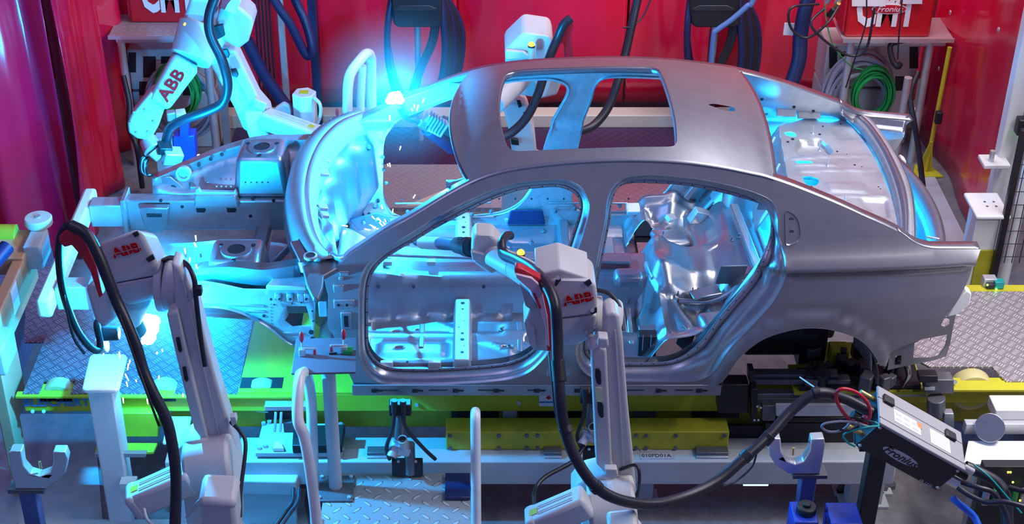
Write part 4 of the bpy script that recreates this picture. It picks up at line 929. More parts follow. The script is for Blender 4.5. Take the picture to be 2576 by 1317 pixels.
def cmt_box(x0, x1, pyb, Y, z, label, full):
    a, b = at(x0, pyb, Y=Y), at(x1, pyb, Y=Y); t = thing('welding_power_source', label, 'welding machine', ((a.x + b.x) / 2, Y, z))
    MB().b2((a.x, Y, z), (b.x, Y + .30, z + .55)).build('housing', REDP, t, bevel=.02, seg=3)
    MB().b2((a.x - .02, Y + .03, z + .03), (a.x, Y + .28, z + .5)).build('side_grille', RED, t, bevel=.004)
    c = at((x0 + x1) / 2, 20, Y=Y)
    w = b.x - a.x
    text('CMT', 'lettering', PAPER, t, (c.x, Y - .004, z + .225), (1, 0, 0), (0, 0, 1), .40, .002, sx=w / .95 * .80, bold=.016)
    MB().lathe((c.x, Y - .012, z + .27), (0, -1, 0), [(.001, 0), (.001, 0.001)], 8)
    e = MB(); P = [V((c.x + .02 + .135 * math.cos(2 * math.pi * k / 32), Y - .008, z + .235 + .042 * math.sin(2 * math.pi * k / 32))) for k in range(32)]; e.prism(P, (0, .006, 0)); e.build('oval_badge', PAPER, t)
    e = MB(); P = [V((c.x + .02 + .125 * math.cos(2 * math.pi * k / 32), Y - .011, z + .235 + .034 * math.sin(2 * math.pi * k / 32))) for k in range(32)]; e.prism(P, (0, .004, 0)); e.build('oval_badge', RED, t)
    text('Fronius', 'lettering', PAPER, t, (c.x + .02, Y - .014, z + .235), (1, 0, 0), (0, 0, 1), .062, .001, sx=1.05, shear=.3)
    return t
cmt_box(2124, 2338, 96, 11.04, zR + .004, 'red welding machine with white CMT letters on the right shelf', 1)
cmt_box(330, 520, 64, 11.2, zL + .004, 'red welding machine with white CMT letters on the left shelf', 0)
for (x0, y0, x1, y1, lab) in ((2143, -20, 2228, 16, 'printed notice sheet hanging over the left half of the right red machine'), (2270, -20, 2320, 10, 'smaller printed notice hanging over the right half of the right red machine')):
    tag(MB().prism([at(x, y, Y=11.02) for x, y in [(x0, y0), (x1, y0), (x1, y1), (x0, y1)]], (0, .002, 0)).build('notice_sheet', PAPER), lab, 'paper')
def cabinet(x0, y0, x1, Y, label, vv):
    a, b = at(x0, y0, Y=Y), at(x1, y0, Y=Y); t = thing('grey_cabinet', label, 'cabinet', ((a.x + b.x) / 2, Y, 0))
    MB().b2((a.x, Y, .52), (b.x, Y + .35, a.z)).build('upper_body', CABN, t, bevel=.012); MB().b2((a.x, Y, 0), (b.x, Y + .35, .50)).build('lower_body', CABN, t, bevel=.012)
    for q in vv: vents(t, *q, Y - .003)
cabinet(2082, 112, 2318, 11.35, 'grey cabinet with black mesh vents behind the green cable coil on the right', [(2086, 118, 2106, 172), (2115, 130, 2150, 158), (2172, 130, 2205, 150), (2288, 118, 2310, 172), (2252, 192, 2280, 228)])
cabinet(318, 125, 530, 11.3, 'grey cabinet with black mesh vents under the left shelf', [(323, 132, 342, 182), (360, 142, 392, 195), (405, 142, 440, 160), (350, 205, 380, 240), (460, 205, 500, 240)])
def coil(cx, cy, rx, ry, Y, r, n, m, label, cat='cable coil', name='cable_coil', spread=.09):
    c = at(cx, cy, Y=Y); sc = (Y * cp + (H - c.z) * sp) / F; t = thing(name, label, cat, (c.x, Y, 0)); rnd = random.Random(cx)
    for k in range(n):
        pts = []; s = 1 - .30 * rnd.random(); dy = rnd.uniform(-spread, spread) * .6; ph = rnd.uniform(0, 6)
        for i in range(14):
            a = 2 * math.pi * i / 14; q = s + .03 * math.sin(3 * a + ph)
            pts.append(V((c.x + rx * sc * q * math.cos(a), Y + dy + .01 * math.sin(2 * a + ph), c.z - ry * sc * 1.05 * (1 - s) * .5 + ry * sc * 1.08 * q * math.sin(a))))
        MB().tube(pts, r, 6, 3, closed=True).build('cable_loop', m, t, smooth=60)
    return t
coil(2195, 232, 52, 66, 11.12, .008, 24, GREEN, 'thick coil of green cable hanging below the right shelf')
coil(2160, 235, 88, 100, 11.22, .018, 9, GREYC, 'wide coil of grey hose around the green one on the right')
coil(445, 228, 56, 68, 11.0, .008, 22, GREEN, 'coil of green cable behind the left far robot forearm')
coil(455, 250, 100, 105, 11.12, .016, 7, GREYC, 'wide coil of grey hose around the green coil on the left')
def cable(name, pts, r, m, label, cat='cable', group=None):
    return tag(MB().tube([at(x, y, Y=Y) for x, y, Y in pts], r, 10, 6).build(name, m, smooth=60), label, cat, group)
cable('grey_hose', [(400, 250, 10.9), (368, 300, 10.9), (372, 345, 10.9)], .016, GREYC, 'short grey hose hanging under the left green coil', 'hose')
for k, (q, lab) in enumerate((([(2075, 20, 10.9), (2040, 60, 10.8), (2085, 110, 10.8), (2140, 140, 10.8), (2180, 120, 10.8), (2200, 20, 10.8)], 'black cable looping from the valve cluster across the right shelf edge'),
                              ([(2060, 10, 10.9), (1990, 20, 10.8), (1990, 70, 10.8), (2030, 95, 10.8), (2080, 60, 10.8), (2110, 15, 10.9)], 'tangled black cable hanging left of the right red machine'),
                              ([(2270, -5, 10.8), (2262, 80, 10.8), (2258, 150, 10.8)], 'thin black cable hanging straight in front of the letter T'),
                              ([(2180, -5, 10.8), (2178, 60, 10.8), (2150, 150, 10.8), (2128, 220, 10.9)], 'thin black cable hanging in front of the letter M'))):
    cable('thin_cable', q, .006 if k > 1 else .010, HOSE, lab)
cable('ground_cable', [(2075, 10, 10.85), (2080, 60, 10.85), (2100, 120, 10.85), (2140, 165, 10.85), (2170, 175, 10.9)], .005, GREEN, 'thin green cable running down from the valve cluster beside the right shelf')
cable('black_hose', [(2290, 101, 11.06), (2262, 104, 11.03), (2240, 115, 11.02), (2245, 150, 10.98), (2258, 168, 10.95), (2266, 158, 10.95)], .022, BLACK, 'thick black hose end hooked under the right shelf', 'hose')
cable('black_hose', [(2310, 180, 10.7), (2290, 240, 10.6), (2300, 310, 10.5), (2310, 370, 10.5), (2322, 470, 10.45)], .022, HOSE, 'black hose running down beside the right shelf leg', 'hose')
cable('black_hose', [(310, 190, 10.8), (325, 260, 10.7), (325, 320, 10.6), (345, 375, 10.5), (358, 470, 10.55)], .022, BLACK, 'black hose running down beside the left shelf leg', 'hose')
t = thing('valve_cluster', 'silver and brass valve cluster with plugs left of the right red machine', 'valves', at(2095, 20, Y=10.95))
for k, (px, py) in enumerate(((2080, 5), (2098, 24), (2105, 8), (2085, 38))):
    MB().cyl(at(px, py, Y=10.95), at(px + 12, py - 16, Y=10.9), .022, .016, 12).build('valve_body', (ALU, BRASS, GALV, BLK)[k], t, smooth=40)
o = MB().prism([at(x, y, Y=11.3) for x, y in [(1974, 58), (2004, 60), (2003, 90), (1970, 88)]], (0, .01, 0)).build('small_window_plate', PAPER); tag(o, 'small pale rectangular plate on the back curtain left of the right shelf', 'plate')
# wide dark blue duct (bent hose) left of right shelf
cable('bent_duct', [(2110, -260, 11.3), (2035, -10, 11.2), (2015, 80, 11.2), (2010, 150, 11.15), (1990, 215, 11.1)], .06, NAVY, 'wide dark blue flexible duct left of the right shelf', 'duct')
cable('bent_duct', [(590, -240, 11.0), (680, -20, 11.0), (730, 60, 11.0), (765, 130, 11.0), (778, 140, 11.0), (785, 120, 11.0), (770, 60, 11.05), (735, -20, 11.1), (640, -260, 11.1)], .035, NAVY, 'blue steel tube bent into a hook behind the left far robot', 'tube')
cable('bent_duct', [(620, 100, 11.1), (660, 180, 11.1), (700, 240, 11.1), (745, 300, 11.1)], .05, NAVY, 'broad dark belt running down right of the left far robot elbow', 'belt')
for k in range(5):
    cable('thin_cable', [(640 + 9 * k, -10, 11.2), (648 + 9 * k, 120, 11.2), (655 + 10 * k, 250, 11.2)], .008, HOSE, 'thin dark cable dropping behind the left far robot', group='cables behind the left far robot')
# yellow stand at right
t = thing('yellow_stand', 'thin yellow stand on a triangular foot beside the right curtain', 'stand', at(2328, 436, Z=0)); p = at(2328, 436, Z=0)
MB().cyl(p, p + V((0.05, .1, 1.05)), .018, n=12).build('pole', YEL, t, smooth=40)
MB().prism([p + V((-.12, -.08, .0)), p + V((.12, -.08, 0)), p + V((.06, .12, 0)), p + V((-.06, .12, 0))], (0, 0, .02)).build('foot_plate', YEL, t, bevel=.004)
MB().prism([p + V((-.07, 0, .02)), p + V((.05, 0, .02)), p + V((.015, 0, .28)), p + V((-.005, 0, .28))], (0, .015, 0)).build('gusset', YEL, t)
MB().box(p + V((.025, 0, .5)), (.05, .05, .10)).build('clamp', BLK, t, bevel=.006)
tag(MB().cyl(at(2285, 195, Y=10.6) , V((at(2285, 195, Y=10.6).x, 10.6, 0)), .03, n=16).build('leaning_pipe', GALV, smooth=40), 'galvanised pipe standing beside the right cabinet', 'pipe')
# far left blue tool stand / grey column below the left far robot
t = thing('torch_cleaning_station', 'blue torch cleaning station behind the left far robot wrist', 'station', at(470, 400, Z=.2))
MB().prism([at(x, y, Y=9.6) for x, y in [(435, 345), (488, 340), (492, 400), (440, 410)]], (0, .12, 0)).build('body', BLUE, t, bevel=.008)
MB().prism([at(x, y, Y=9.58) for x, y in [(452, 305), (474, 300), (474, 345), (452, 348)]], (0, .08, 0)).build('arm', BLUE, t, bevel=.006)
MB().box(at(455, 290, Y=9.55), (.07, .07, .07), (.2, 0, .3)).build('sensor_head', WHITE, t, bevel=.008)
MB().box(at(430, 290, Y=9.55), (.06, .05, .07), (.2, 0, .3)).build('clamp', GALV, t, bevel=.008)
MB().box(at(420, 420, Y=9.62), (.12, .10, .5)).build('column', FRAMEP, t, bevel=.006)
# ---- right side: white stand with cap plate, posts, fence, sensor
t = thing('capped_stand', 'white column with a rounded cap plate behind the car tail', 'stand', (at(2484, 515, Y=8.9).x, 8.95, .0)); c = at(2484, 513, Y=8.95)
MB().b2(c + V((-.115, -.16, -.03)), c + V((.115, .16, 0))).build('cap_plate', WHITE, t, bevel=.012, seg=3)
MB().b2((c.x - .085, 8.86, 0), (c.x + .075, 9.04, c.z - .03)).build('column', WHITE, t, bevel=.006)
MB().b2((c.x - .04, 8.845, 0), (c.x + .08, 8.86, c.z - .30)).build('yellow_plate', YELD, t, bevel=.003)
for dx in (-.03, .03):
    for dy in (-.03, .03): MB().cyl(c + V((dx + .02, dy, 0)), c + V((dx + .02, dy, .002)), .009, n=10).build('screw_hole', DSTEEL, t)
p = at(2515, 480, Y=9.35)
t = thing('fence_post', 'tall pale square post right of the capped white column', 'post', (p.x, p.y, 0))
MB().b2((p.x - .055, p.y, 0), (p.x + .055, p.y + .10, 3.2)).build('post', WHITE, t, bevel=.006)
q = at(2515, 405, Y=9.3); MB().b2(q + V((-.12, -.06, -.03)), q + V((.06, .1, .0))).build('bracket_plate', WHITE, t, bevel=.006)
MB().cyl(q + V((-.06, 0, 0)), q + V((-.06, 0, .08)), .018, n=12).build('bolt', GALV, t, smooth=40)
MB().box(q + V((.10, -.02, .28)), (.09, .08, .12)).build('junction_box', BLK, t, bevel=.01)
MB().ball(q + V((.13, -.07, .2)), .02).build('indicator', LEDG, t)
p = at(2560, 540, Y=8.95)
tag(MB().cyl((p.x, p.y, 0), (p.x, p.y, 2.4), .035, n=20).build('round_post', WHITE, smooth=40), 'round white tube post at the right border in front of the mesh fence', 'post')
t = thing('mesh_fence', 'dark wire mesh fence panel at the right border', 'fence', (3.8, 8.8, 0))
mb = MB()
for k in range(14): x = 3.50 + .05 * k; mb.cyl((x, 8.80, .45), (x, 8.80, 1.42), .003, n=5)
for k in range(10): mb.cyl((3.50, 8.80, .5 + .1 * k), (4.15, 8.80, .5 + .1 * k), .003, n=5)
mb.build('wire_mesh', BLK, t)
for x in (3.50, 4.15): MB().b2((x - .02, 8.79, 0), (x + .02, 8.83, 1.45)).build('fence_frame', BLK, t, bevel=.003)
# ================================================================ CONVEYOR
CV = thing('car_conveyor', 'yellow-green roller conveyor with tread plate decks under the car body', 'conveyor', (0, 7.55, .3))
ZT = .724
def cvb(name, lo, hi, m, bev=.006): return MB().b2(lo, hi).build(name, m, CV, bevel=bev)
def Xp(px, Y, z): return (px - CX) * (Y * cp + (H - z) * sp) / F
xl0 = Xp(54, 7.0, ZT); xl1 = Xp(598, 7.0, ZT); xl2 = Xp(742, 7.0, ZT)
# side beams
cvb('side_beam', (xl0, 7.0, ZT - .135), (1.95, 7.10, ZT - .012), YEL); cvb('side_beam', (xl0, 8.02, ZT - .135), (4.2, 8.12, ZT - .012), YEL)
cvb('side_beam', (2.05, 7.08, ZT - .135), (4.2, 7.16, ZT - .012), YEL)
cvb('beam_flange', (xl0 - .03, 6.97, ZT - .022), (xl2, 7.02, ZT - .006), YEL, .003); cvb('beam_flange', (2.30, 7.03, ZT - .022), (4.2, 7.12, ZT - .004), YEL, .003)
cvb('lower_beam', (-1.95, 7.06, .43), (2.2, 7.14, ZT - .16), YELD); cvb('lower_beam', (2.0, 7.2, .36), (4.2, 7.3, ZT - .15), YELD)
cvb('crosswise_beam', (xl0 + .02, 7.1, ZT - .13), (xl0 + .10, 8.05, ZT - .03), YEL)
def deck(name, x0, x1, y0, y1, notches, m, slot=None):
    P = [V((x0, y1)), V((x0, y0))]
    for a, b, d in notches: P += [V((a, y0)), V((a, y0 + d)), V((b, y0 + d)), V((b, y0))]
    P += [V((x1, y0)), V((x1, y1))]
    return MB().prism([V((p.x, p.y, ZT)) for p in P], (0, 0, -.012)).build(name, m, CV)
def pxn(a, b): return (Xp(a, 7.05, ZT), Xp(b, 7.05, ZT))
n1, n2, n3 = pxn(104, 184), pxn(378, 444), pxn(2400, 2510)
deck('deck_plate', xl0 + .01, xl1, 6.99, 8.06, [(*n1, .12), (*n2, .12)], TRD)
MB().prism([V((x, y, ZT)) for x, y in [(xl1, 7.0), (xl2 + .4, 7.0), (xl2 + .4, 8.06), (xl1 + .02, 8.06)]], (0, 0, -.012)).build('yellow_deck_plate', YEL, CV)
MB().prism([V((x, y, ZT - .006)) for x, y in [(1.9, 7.2), (2.42, 7.2), (2.40, 7.50), (1.9, 7.5)]], (0, 0, -.012)).build('yellow_deck_plate', YEL, CV)
xr0 = Xp(2385, 7.4, ZT)
MB().prism([V((x, y, ZT + .004)) for x, y in [(2.45, 7.44), (2.62, 7.24), (2.98, 7.24), (3.02, 7.1), (4.2, 7.1), (4.2, 8.03), (2.25, 8.03)]], (0, 0, -.012)).build('deck_plate', TRD_R, CV)
MB().b2((2.2, 8.03, ZT - .01), (4.2, 8.10, ZT + .006)).build('beam_flange', YEL, CV)
def roller(px, py, z, r, w, lab):
    p = V((at(px, py, Z=ZT).x, 7.08 if px < 2000 else 7.165, ZT + .02 - r))
    o = MB().lathe(p + V((0, -w / 2, 0)), (0, 1, 0), [(r * .5, -.003), (r * .96, 0), (r, .008), (r, w - .008), (r * .96, w), (r * .5, w + .003)], 40).build('roller', ROLL, CV, smooth=40); o['label'] = lab
    MB().lathe(p + V((0, -w / 2 - .004, 0)), (0, 1, 0), [(r * .75, 0), (r * .7, -.001)], 30).build('hub', YEL, o, smooth=40)
roller(146, 965, 0, .10, .09, 'yellow roller at the left end of the conveyor, above the blue lettering')
roller(412, 965, 0, .10, .09, 'yellow roller between the cyan post and the left robot arm')
roller(660, 955, 0, .10, .08, 'yellow roller in the plain yellow deck plate, left of the clamp table')
roller(2455, 955, 0, .12, .09, 'yellow roller at the right end of the conveyor')
for n in (n1, n2): MB().b2((n[0], 6.995, ZT - .06), (n[1], 7.11, ZT - .03)).build('roller_pocket', BLK, CV)
x = Xp(659, 7.1, ZT); MB().b2((x - .12, 7.04, ZT), (x + .12, 7.14, ZT + .002)).build('roller_pocket', BLK, CV)
text('BLEICHERT', 'lettering', BLUET, CV, (Xp(142, 7.0, .66), 6.996, .655), (1, 0, 0), (0, 0, 1), .076, .001, sx=1.0, bold=.0016)
for px, py in ((145, 999), (82, 1034), (110, 1034), (560, 1015), (1048, 1018), (1305, 1013), (319, 1046), (341, 1045)):
    MB().cyl(at(px, py, Y=6.998), at(px, py, Y=6.988), .011, n=10).build('bolt_head', GALV, CV)
for px, py in ((2455, 978), (2402, 960)): MB().cyl(at(px, py, Y=7.078), at(px, py, Y=7.07), .013, n=10).build('bolt_head', GALV, CV)
o = MB().prism([at(x, y, Y=6.99) for x, y in [(1356, 994), (1408, 994), (1408, 1021), (1356, 1021)]], (0, .004, 0)).build('notice_plate', PAPER, CV)
MB().prism([at(x, y, Y=6.986) for x, y in [(1373, 1000), (1380, 995), (1387, 1000), (1380, 1005)]], (0, .003, 0)).build('notice_symbol', RED, CV)
MB().prism([at(x, y, Y=6.986) for x, y in [(1357, 1010), (1407, 1010), (1407, 1013), (1357, 1013)]], (0, .003, 0)).build('notice_line', BLUET, CV)
# dark cylinders, fixtures between conveyor and car
for px, py, lab in ((2040, 845, 'rear'),): pass
# yellow carriage beam with bolts
t = thing('bolted_yellow_beam', 'yellow beam with two rows of bolts on the grey machine base', 'beam', (.55, 6.95, .4))
MB().b2((Xp(1122, 6.82, .5), 6.82, .457), (Xp(1832, 6.82, .5), 6.95, .585)).build('beam', YELD, t, bevel=.006)
for px in (1132, 1255, 1325, 1352, 1432, 1500, 1600, 1625, 1700, 1822):
    for py in (1094, 1125): p = at(px, py, Y=6.819); MB().cyl(p, p + V((0, -.009, 0)), .012, n=8).build('bolt_head', DSTEEL, t)
t2 = thing('left_yellow_bracket', 'yellow bracket plate under the conveyor beside the cyan post', 'bracket', at(350, 1080, Y=6.95))
MB().slab([(302, 1039), (398, 1039), (398, 1098), (302, 1098)], 6.95, .05).build('upright_plate', YEL, t2, bevel=.004)
MB().hslab([(243, 1113), (396, 1113), (386, 1135), (300, 1139), (238, 1140)], .40, .02).build('shelf_plate', YEL, t2, bevel=.004)
MB().slab([(238, 1141), (368, 1140), (366, 1150), (238, 1150)], 6.72, .03).build('under_rail', GALV, t2, bevel=.003)
# grey machine base
t = thing('machine_bed', 'long pale grey machine base beam with a 010FD01A plate below the car', 'machine bed', (.4, 6.9, 0))
xb0, xb1 = Xp(600, 6.8, .3), Xp(2240, 6.8, .3)
MB().b2((xb0, 6.84, .24), (xb1, 6.98, .42)).build('main_beam', FRAMEP, t, bevel=.006)
MB().b2((xb0, 6.72, .285), (xb1, 6.84, .455)).build('front_beam', FRAMEP, t, bevel=.01)
for px in (700, 1600, 2180): x = Xp(px, 6.85, .1); MB().b2((x - .10, 6.86, 0), (x + .10, 6.97, .24)).build('leg', FRAMEP, t, bevel=.006); MB().b2((x - .14, 6.84, 0), (x + .14, 7.0, .02)).build('foot_plate', FRAMEP, t, bevel=.003)
p = at(1651, 1146, Z=.458); MB().b2(p + V((-.09, -.024, -.002)), p + V((.09, .024, .001))).build('name_plate', CLEAR, t)
text('010FD01A', 'lettering', BLK, t, p + V((0, 0, .0015)), (1, 0, 0), (0, 1, 0), .040, .0006, sx=.95)
p = at(1625, 1132, Z=.458); MB().b2(p + V((-.032, -.01, -.002)), p + V((.032, .01, .001))).build('name_plate', CLEAR, t)
for px, w in ((960, .16), (1390, .10), (1790, .18)):
    p = at(px, 1140, Z=.457); MB().b2(p + V((-w / 2, -.03, 0)), p + V((w / 2, .03, .03))).build('slide_block', DSTEEL, t, bevel=.004)
    MB().b2(p + V((-w / 2, -.045, 0)), p + V((w / 2, -.03, .012))).build('slide_rail', GALV, t, bevel=.003)
for px in (948, 1195, 2130, 2240): p = at(px, 1225, Z=.0); MB().cyl(p, p + V((0, 0, .03)), .03, n=8).build('anchor_bolt', DSTEEL, t)
# blocks between the two beams
t = thing('drive_blocks', 'dark drive blocks in the gap above the bolted yellow beam', 'drive unit', (.6, 7.0, .5))
for x0, x1, m in ((1135, 1255, BLK), (1265, 1300, FRAMEP), (1305, 1480, BLK), (1590, 1650, DSTEEL), (1740, 1860, BLK)): MB().slab([(x0, 1030), (x1, 1030), (x1, 1050), (x0, 1050)], 7.02, .05).build('block', m, t, bevel=.003)
# ================================================================ ROBOTS
def rslab(t, name, pp, Y, dv, m, bev=.012, seg=3):
    if not isinstance(dv, tuple): dv = (0, dv, 0)
    return MB().prism([at(x, y, Y=Y) for x, y in pp], dv).build(name, m, t, bevel=bev, seg=seg)
def rtube(t, name, pts, r, m, n=12):
    return MB().tube([at(x, y, Y=Y) for x, y, Y in pts], r, n, 6).build(name, m, t, smooth=60)
def rcyl(t, name, a, b, r0, r1, m, n=28, bev=.006):
    return MB().cyl(at(*a[:2], Y=a[2]), at(*b[:2], Y=b[2]), r0, r1, n).build(name, m, t, bevel=bev)
def rlamp(t, px, py, Y, h=.07, r=.02):
    p = at(px, py, Y=Y); MB().cyl(p - V((0, 0, h)), p, r, n=16).build('lamp_stem', ROB, t, smooth=40)
    MB().cyl(p, p + V((0, 0, .012)), r * 1.1, n=16).build('lamp_collar', BLK, t)
    MB().ball(p + V((0, 0, .014)), r, 14).build('amber_lamp', LAMPY, t, smooth=60)
def logo(t, px, py, Y, dirpx, size, nrm=None, sx=1.1):
    p = at(px, py, Y=Y); q = at(px + dirpx[0], py + dirpx[1], Y=Y); x = (q - p).normalized(); z = V((0, -.0, 1)) if nrm is None else V(nrm)
    o = text('ABB', 'lettering', LOGO, t, p, x, z, size, .001, sx=sx, bold=size * .035)
    zz = (z - x * z.dot(x)).normalized(); n = x.cross(zz)
    MB().bar(p - x * size * 1.2 + n * .0016, p + x * size * 1.2 + n * .0016, size * .03, .001, n).build('lettering_gap', ROB, t)
    for k in (-.82, .08, .90): MB().bar(p + x * size * k * sx * .9 - zz * size * .4 + n * .0016, p + x * size * k * sx * .9 + zz * size * .4 + n * .0016, size * .03, .001, n).build('lettering_gap', ROB, t)
    return o
def motor(t, a, b, w, h, up=(0, 0, 1), label=None):
    A, B = at(*a[:2], Y=a[2]), at(*b[:2], Y=b[2]); d, s, u = frame(B - A, V(up))
    MB().bar(A, B, w, h, V(up)).build('motor', ROB, t, bevel=w * .16, seg=2)
    MB().bar(A - d * .012, A + d * .05, w * 1.04, h * 1.04, V(up)).build('motor_cap', ROB, t, bevel=w * .16, seg=2)
    for k in (-2, -1, 1, 2):
        c = A.lerp(B, .52) + u * (h / 2) + s * (k * w * .10); MB().bar(c - d * (B - A).length * .30, c + d * (B - A).length * .30, .006, .006, V(up)).build('cooling_rib', ROB, t)
        c = A.lerp(B, .52) - s * (w / 2) + u * (k * h * .10); MB().bar(c - d * (B - A).length * .30, c + d * (B - A).length * .30, .006, .006, V(up)).build('cooling_rib', ROB, t)
    c = A.lerp(B, .14) + u * (h / 2 + .002); MB().bar(c - d * .02, c + d * .02, .04, .002, V(up)).build('warning_label', YEL, t)
# ---- near centre robot
R = thing('welding_robot', 'pale grey near robot reaching through the front door opening, red hose guide on its elbow', 'robot', (at(1560, 1300, Y=5.5).x, 5.5, 0))
EH = rslab(R, 'elbow_housing', [(1370, 722), (1392, 704), (1484, 706), (1498, 716), (1503, 745), (1502, 790), (1372, 806)], 5.72, (0, .20, .0), ROB, .02, 4)
rslab(R, 'elbow_lower_housing', [(1374, 808), (1502, 792), (1500, 832), (1484, 852), (1462, 866), (1400, 872), (1378, 850)], 5.725, (0, .20, 0), ROB, .018, 4)
rslab(R, 'top_cover', [(1345, 692), (1408, 676), (1486, 702), (1394, 706), (1368, 720)], 5.74, (0, .20, .02), ROB, .010)
rslab(R, 'counter_housing', [(1318, 812), (1332, 775), (1345, 762), (1378, 772), (1384, 800), (1392, 888), (1350, 884), (1330, 865)], 5.72, (0, .16, 0), ROB, .018, 4)
rslab(R, 'counter_face', [(1318, 812), (1322, 806), (1345, 825), (1350, 884), (1330, 865)], 5.70, .02, ROB, .004)
for pp in ([(1394, 712), (1408, 693), (1412, 704), (1398, 722)], [(1468, 712), (1484, 703), (1490, 713), (1480, 722)], [(1484, 784), (1502, 774), (1502, 786), (1488, 792)]): rslab(EH, 'housing_recess', pp, 5.712, .012, ROBD, .003)
for px, py in ((1475, 835), (1497, 822), (1404, 698), (1490, 780)): MB().cyl(at(px, py, Y=5.722), at(px, py, Y=5.71), .010, n=12).build('cap_screw', GALV, R, smooth=30)
rslab(R, 'connector_plate', [(1480, 848), (1494, 845), (1496, 866), (1484, 868)], 5.70, .03, ROB, .003)
logo(EH, 1455, 752, 5.714, (60, -12), .066, sx=1.12)
MB().cyl(at(1494, 812, Y=5.84), at(1514, 812, Y=5.84), .125, n=36).build('joint_ring', ROB, R, bevel=.006)
MB().cyl(at(1514, 812, Y=5.82), at(1556, 818, Y=5.82), .118, n=36).build('elbow_joint', ROB, R, bevel=.02, seg=3)
rslab(R, 'lower_arm', [(1520, 792), (1545, 784), (1560, 800), (1567, 850), (1571, 909), (1580, 1020), (1592, 1136), (1602, 1246), (1580, 1256), (1548, 1230), (1532, 1160), (1524, 1000), (1518, 880)], 5.60, (0, .12, 0), ROB, .016, 3)
rslab(R, 'arm_front_web', [(1486, 880), (1506, 868), (1526, 880), (1532, 1000), (1540, 1165), (1552, 1205), (1530, 1198), (1500, 1168), (1490, 960)], 5.56, (0, .10, 0), ROB, .012, 3)
rslab(R, 'arm_channel', [(1545, 830), (1549, 830), (1572, 1180), (1567, 1180)], 5.594, .006, ROB, .002)
for y0, dx in ((948, 0), (1031, 6)): rslab(R, 'arm_slot', [(1497 + dx, y0 - 20), (1508 + dx, y0 - 20), (1512 + dx, y0 - 10), (1513 + dx, y0 + 18), (1507 + dx, y0 + 21), (1501 + dx, y0 + 16), (1497 + dx, y0)], 5.553, .01, BLACK, .004)
rslab(R, 'type_label', [(1497, 973), (1514, 975), (1517, 1012), (1500, 1009)], 5.555, .004, mat('pale_yellow_label', (.7, .72, .45), .5), 0)
rslab(R, 'gearbox_block', [(1504, 850), (1530, 852), (1532, 872), (1516, 878), (1503, 868)], 5.52, .06, ROB, .008)
rcyl(R, 'shoulder_joint', (1480, 1285, 5.52), (1600, 1275, 5.52), .155, .155, ROB, 36, .02)
rslab(R, 'shoulder_casting', [(1440, 1240), (1462, 1212), (1490, 1205), (1528, 1195), (1556, 1206), (1600, 1245), (1606, 1340), (1440, 1340)], 5.56, (0, .16, 0), ROB, .03, 4)
rslab(R, 'cover_clip', [(1522, 1180), (1552, 1180), (1556, 1198), (1538, 1204), (1524, 1196)], 5.50, .04, ROB, .006)
motor(R, (1338, 1318, 5.42), (1480, 1258, 5.42), .125, .125)
motor(R, (1565, 1312, 5.20), (1575, 1420, 5.25), .13, .13, (0, 1, 0))
MB().cyl((at(1540, 1300, Y=5.45).x, 5.45, 0), at(1540, 1330, Y=5.45), .19, .15, 32).build('pedestal', ROB, R, bevel=.01)
mb = MB(); mb.cyl(at(1398, 730, Y=5.9), at(1300, 672, Y=6.28), .075, .062, 28); mb.build('upper_arm', ROB, R, bevel=.01)
mb = MB(); mb.cyl(at(1300, 672, Y=6.28), at(1238, 640, Y=6.46), .062, .055, 28); mb.build('upper_arm_tube', ROB, R, bevel=.008)
rslab(R, 'wrist_housing', [(1188, 600), (1196, 590), (1240, 592), (1262, 618), (1262, 655), (1252, 682), (1238, 690), (1224, 684), (1192, 662), (1185, 640)], 6.44, (0, .12, .0), ROB, .02, 4)
rslab(R, 'wrist_fork', [(1184, 632), (1222, 640), (1226, 664), (1188, 654)], 6.42, .03, ROB, .006)
rslab(R, 'wrist_pad', [(1232, 640), (1244, 632), (1248, 640), (1246, 672), (1236, 674), (1230, 664)], 6.425, .02, DSTEEL, .006)
for py in (643, 654, 664): MB().cyl(at(1239, py, Y=6.42), at(1239, py, Y=6.41), .007, n=12).build('screw', GALV, R)
rlamp(R, 1310, 642, 6.30, .06, .019)
rcyl(R, 'tool_flange', (1186, 622, 6.55), (1172, 620, 6.62), .05, .05, BLK)
rcyl(R, 'tool_changer', (1172, 620, 6.62), (1150, 616, 6.74), .045, .042, ROBD)
MB().ball(at(1153, 620, Y=6.70), .008).build('yellow_indicator', LEDY, R)
MB().tube([at(1176, 603, Y=6.63), at(1160, 598, Y=6.66), at(1150, 600, Y=6.7), at(1150, 612, Y=6.72)], .006, 8).build('tool_cable', BLACK, R, smooth=60)
rcyl(R, 'torch_coupling', (1150, 616, 6.74), (1110, 612, 6.98), .030, .034, mat('blue_black_coupling', (.02, .05, .14), .3, .4))
rcyl(R, 'torch_body', (1108, 612, 6.98), (1062, 610, 7.26), .034, .034, WHITE)
rcyl(R, 'torch_collar', (1062, 610, 7.26), (1046, 607, 7.34), .028, .022, ROBD)
MB().tube([at(1046, 607, Y=7.34), at(1015, 602, Y=7.52), at(985, 598, Y=7.7), at(968, 597, Y=7.80)], .012, 10).build('torch_neck', BLK, R, smooth=60)
gd = [(1293, 679), (1300, 673), (1316, 677), (1361, 702), (1374, 722), (1384, 744), (1389, 784), (1392, 870), (1393, 887), (1376, 882), (1374, 821), (1364, 784), (1336, 726), (1299, 697)]
rslab(R, 'hose_guide', gd, 5.66, .05, RED, .006)
rslab(R, 'guide_side_plate', [(1297, 690), (1338, 700), (1356, 716), (1366, 744), (1378, 800), (1382, 872), (1375, 868), (1372, 822), (1362, 786), (1334, 730), (1300, 700)], 5.64, .018, PINK, .003)
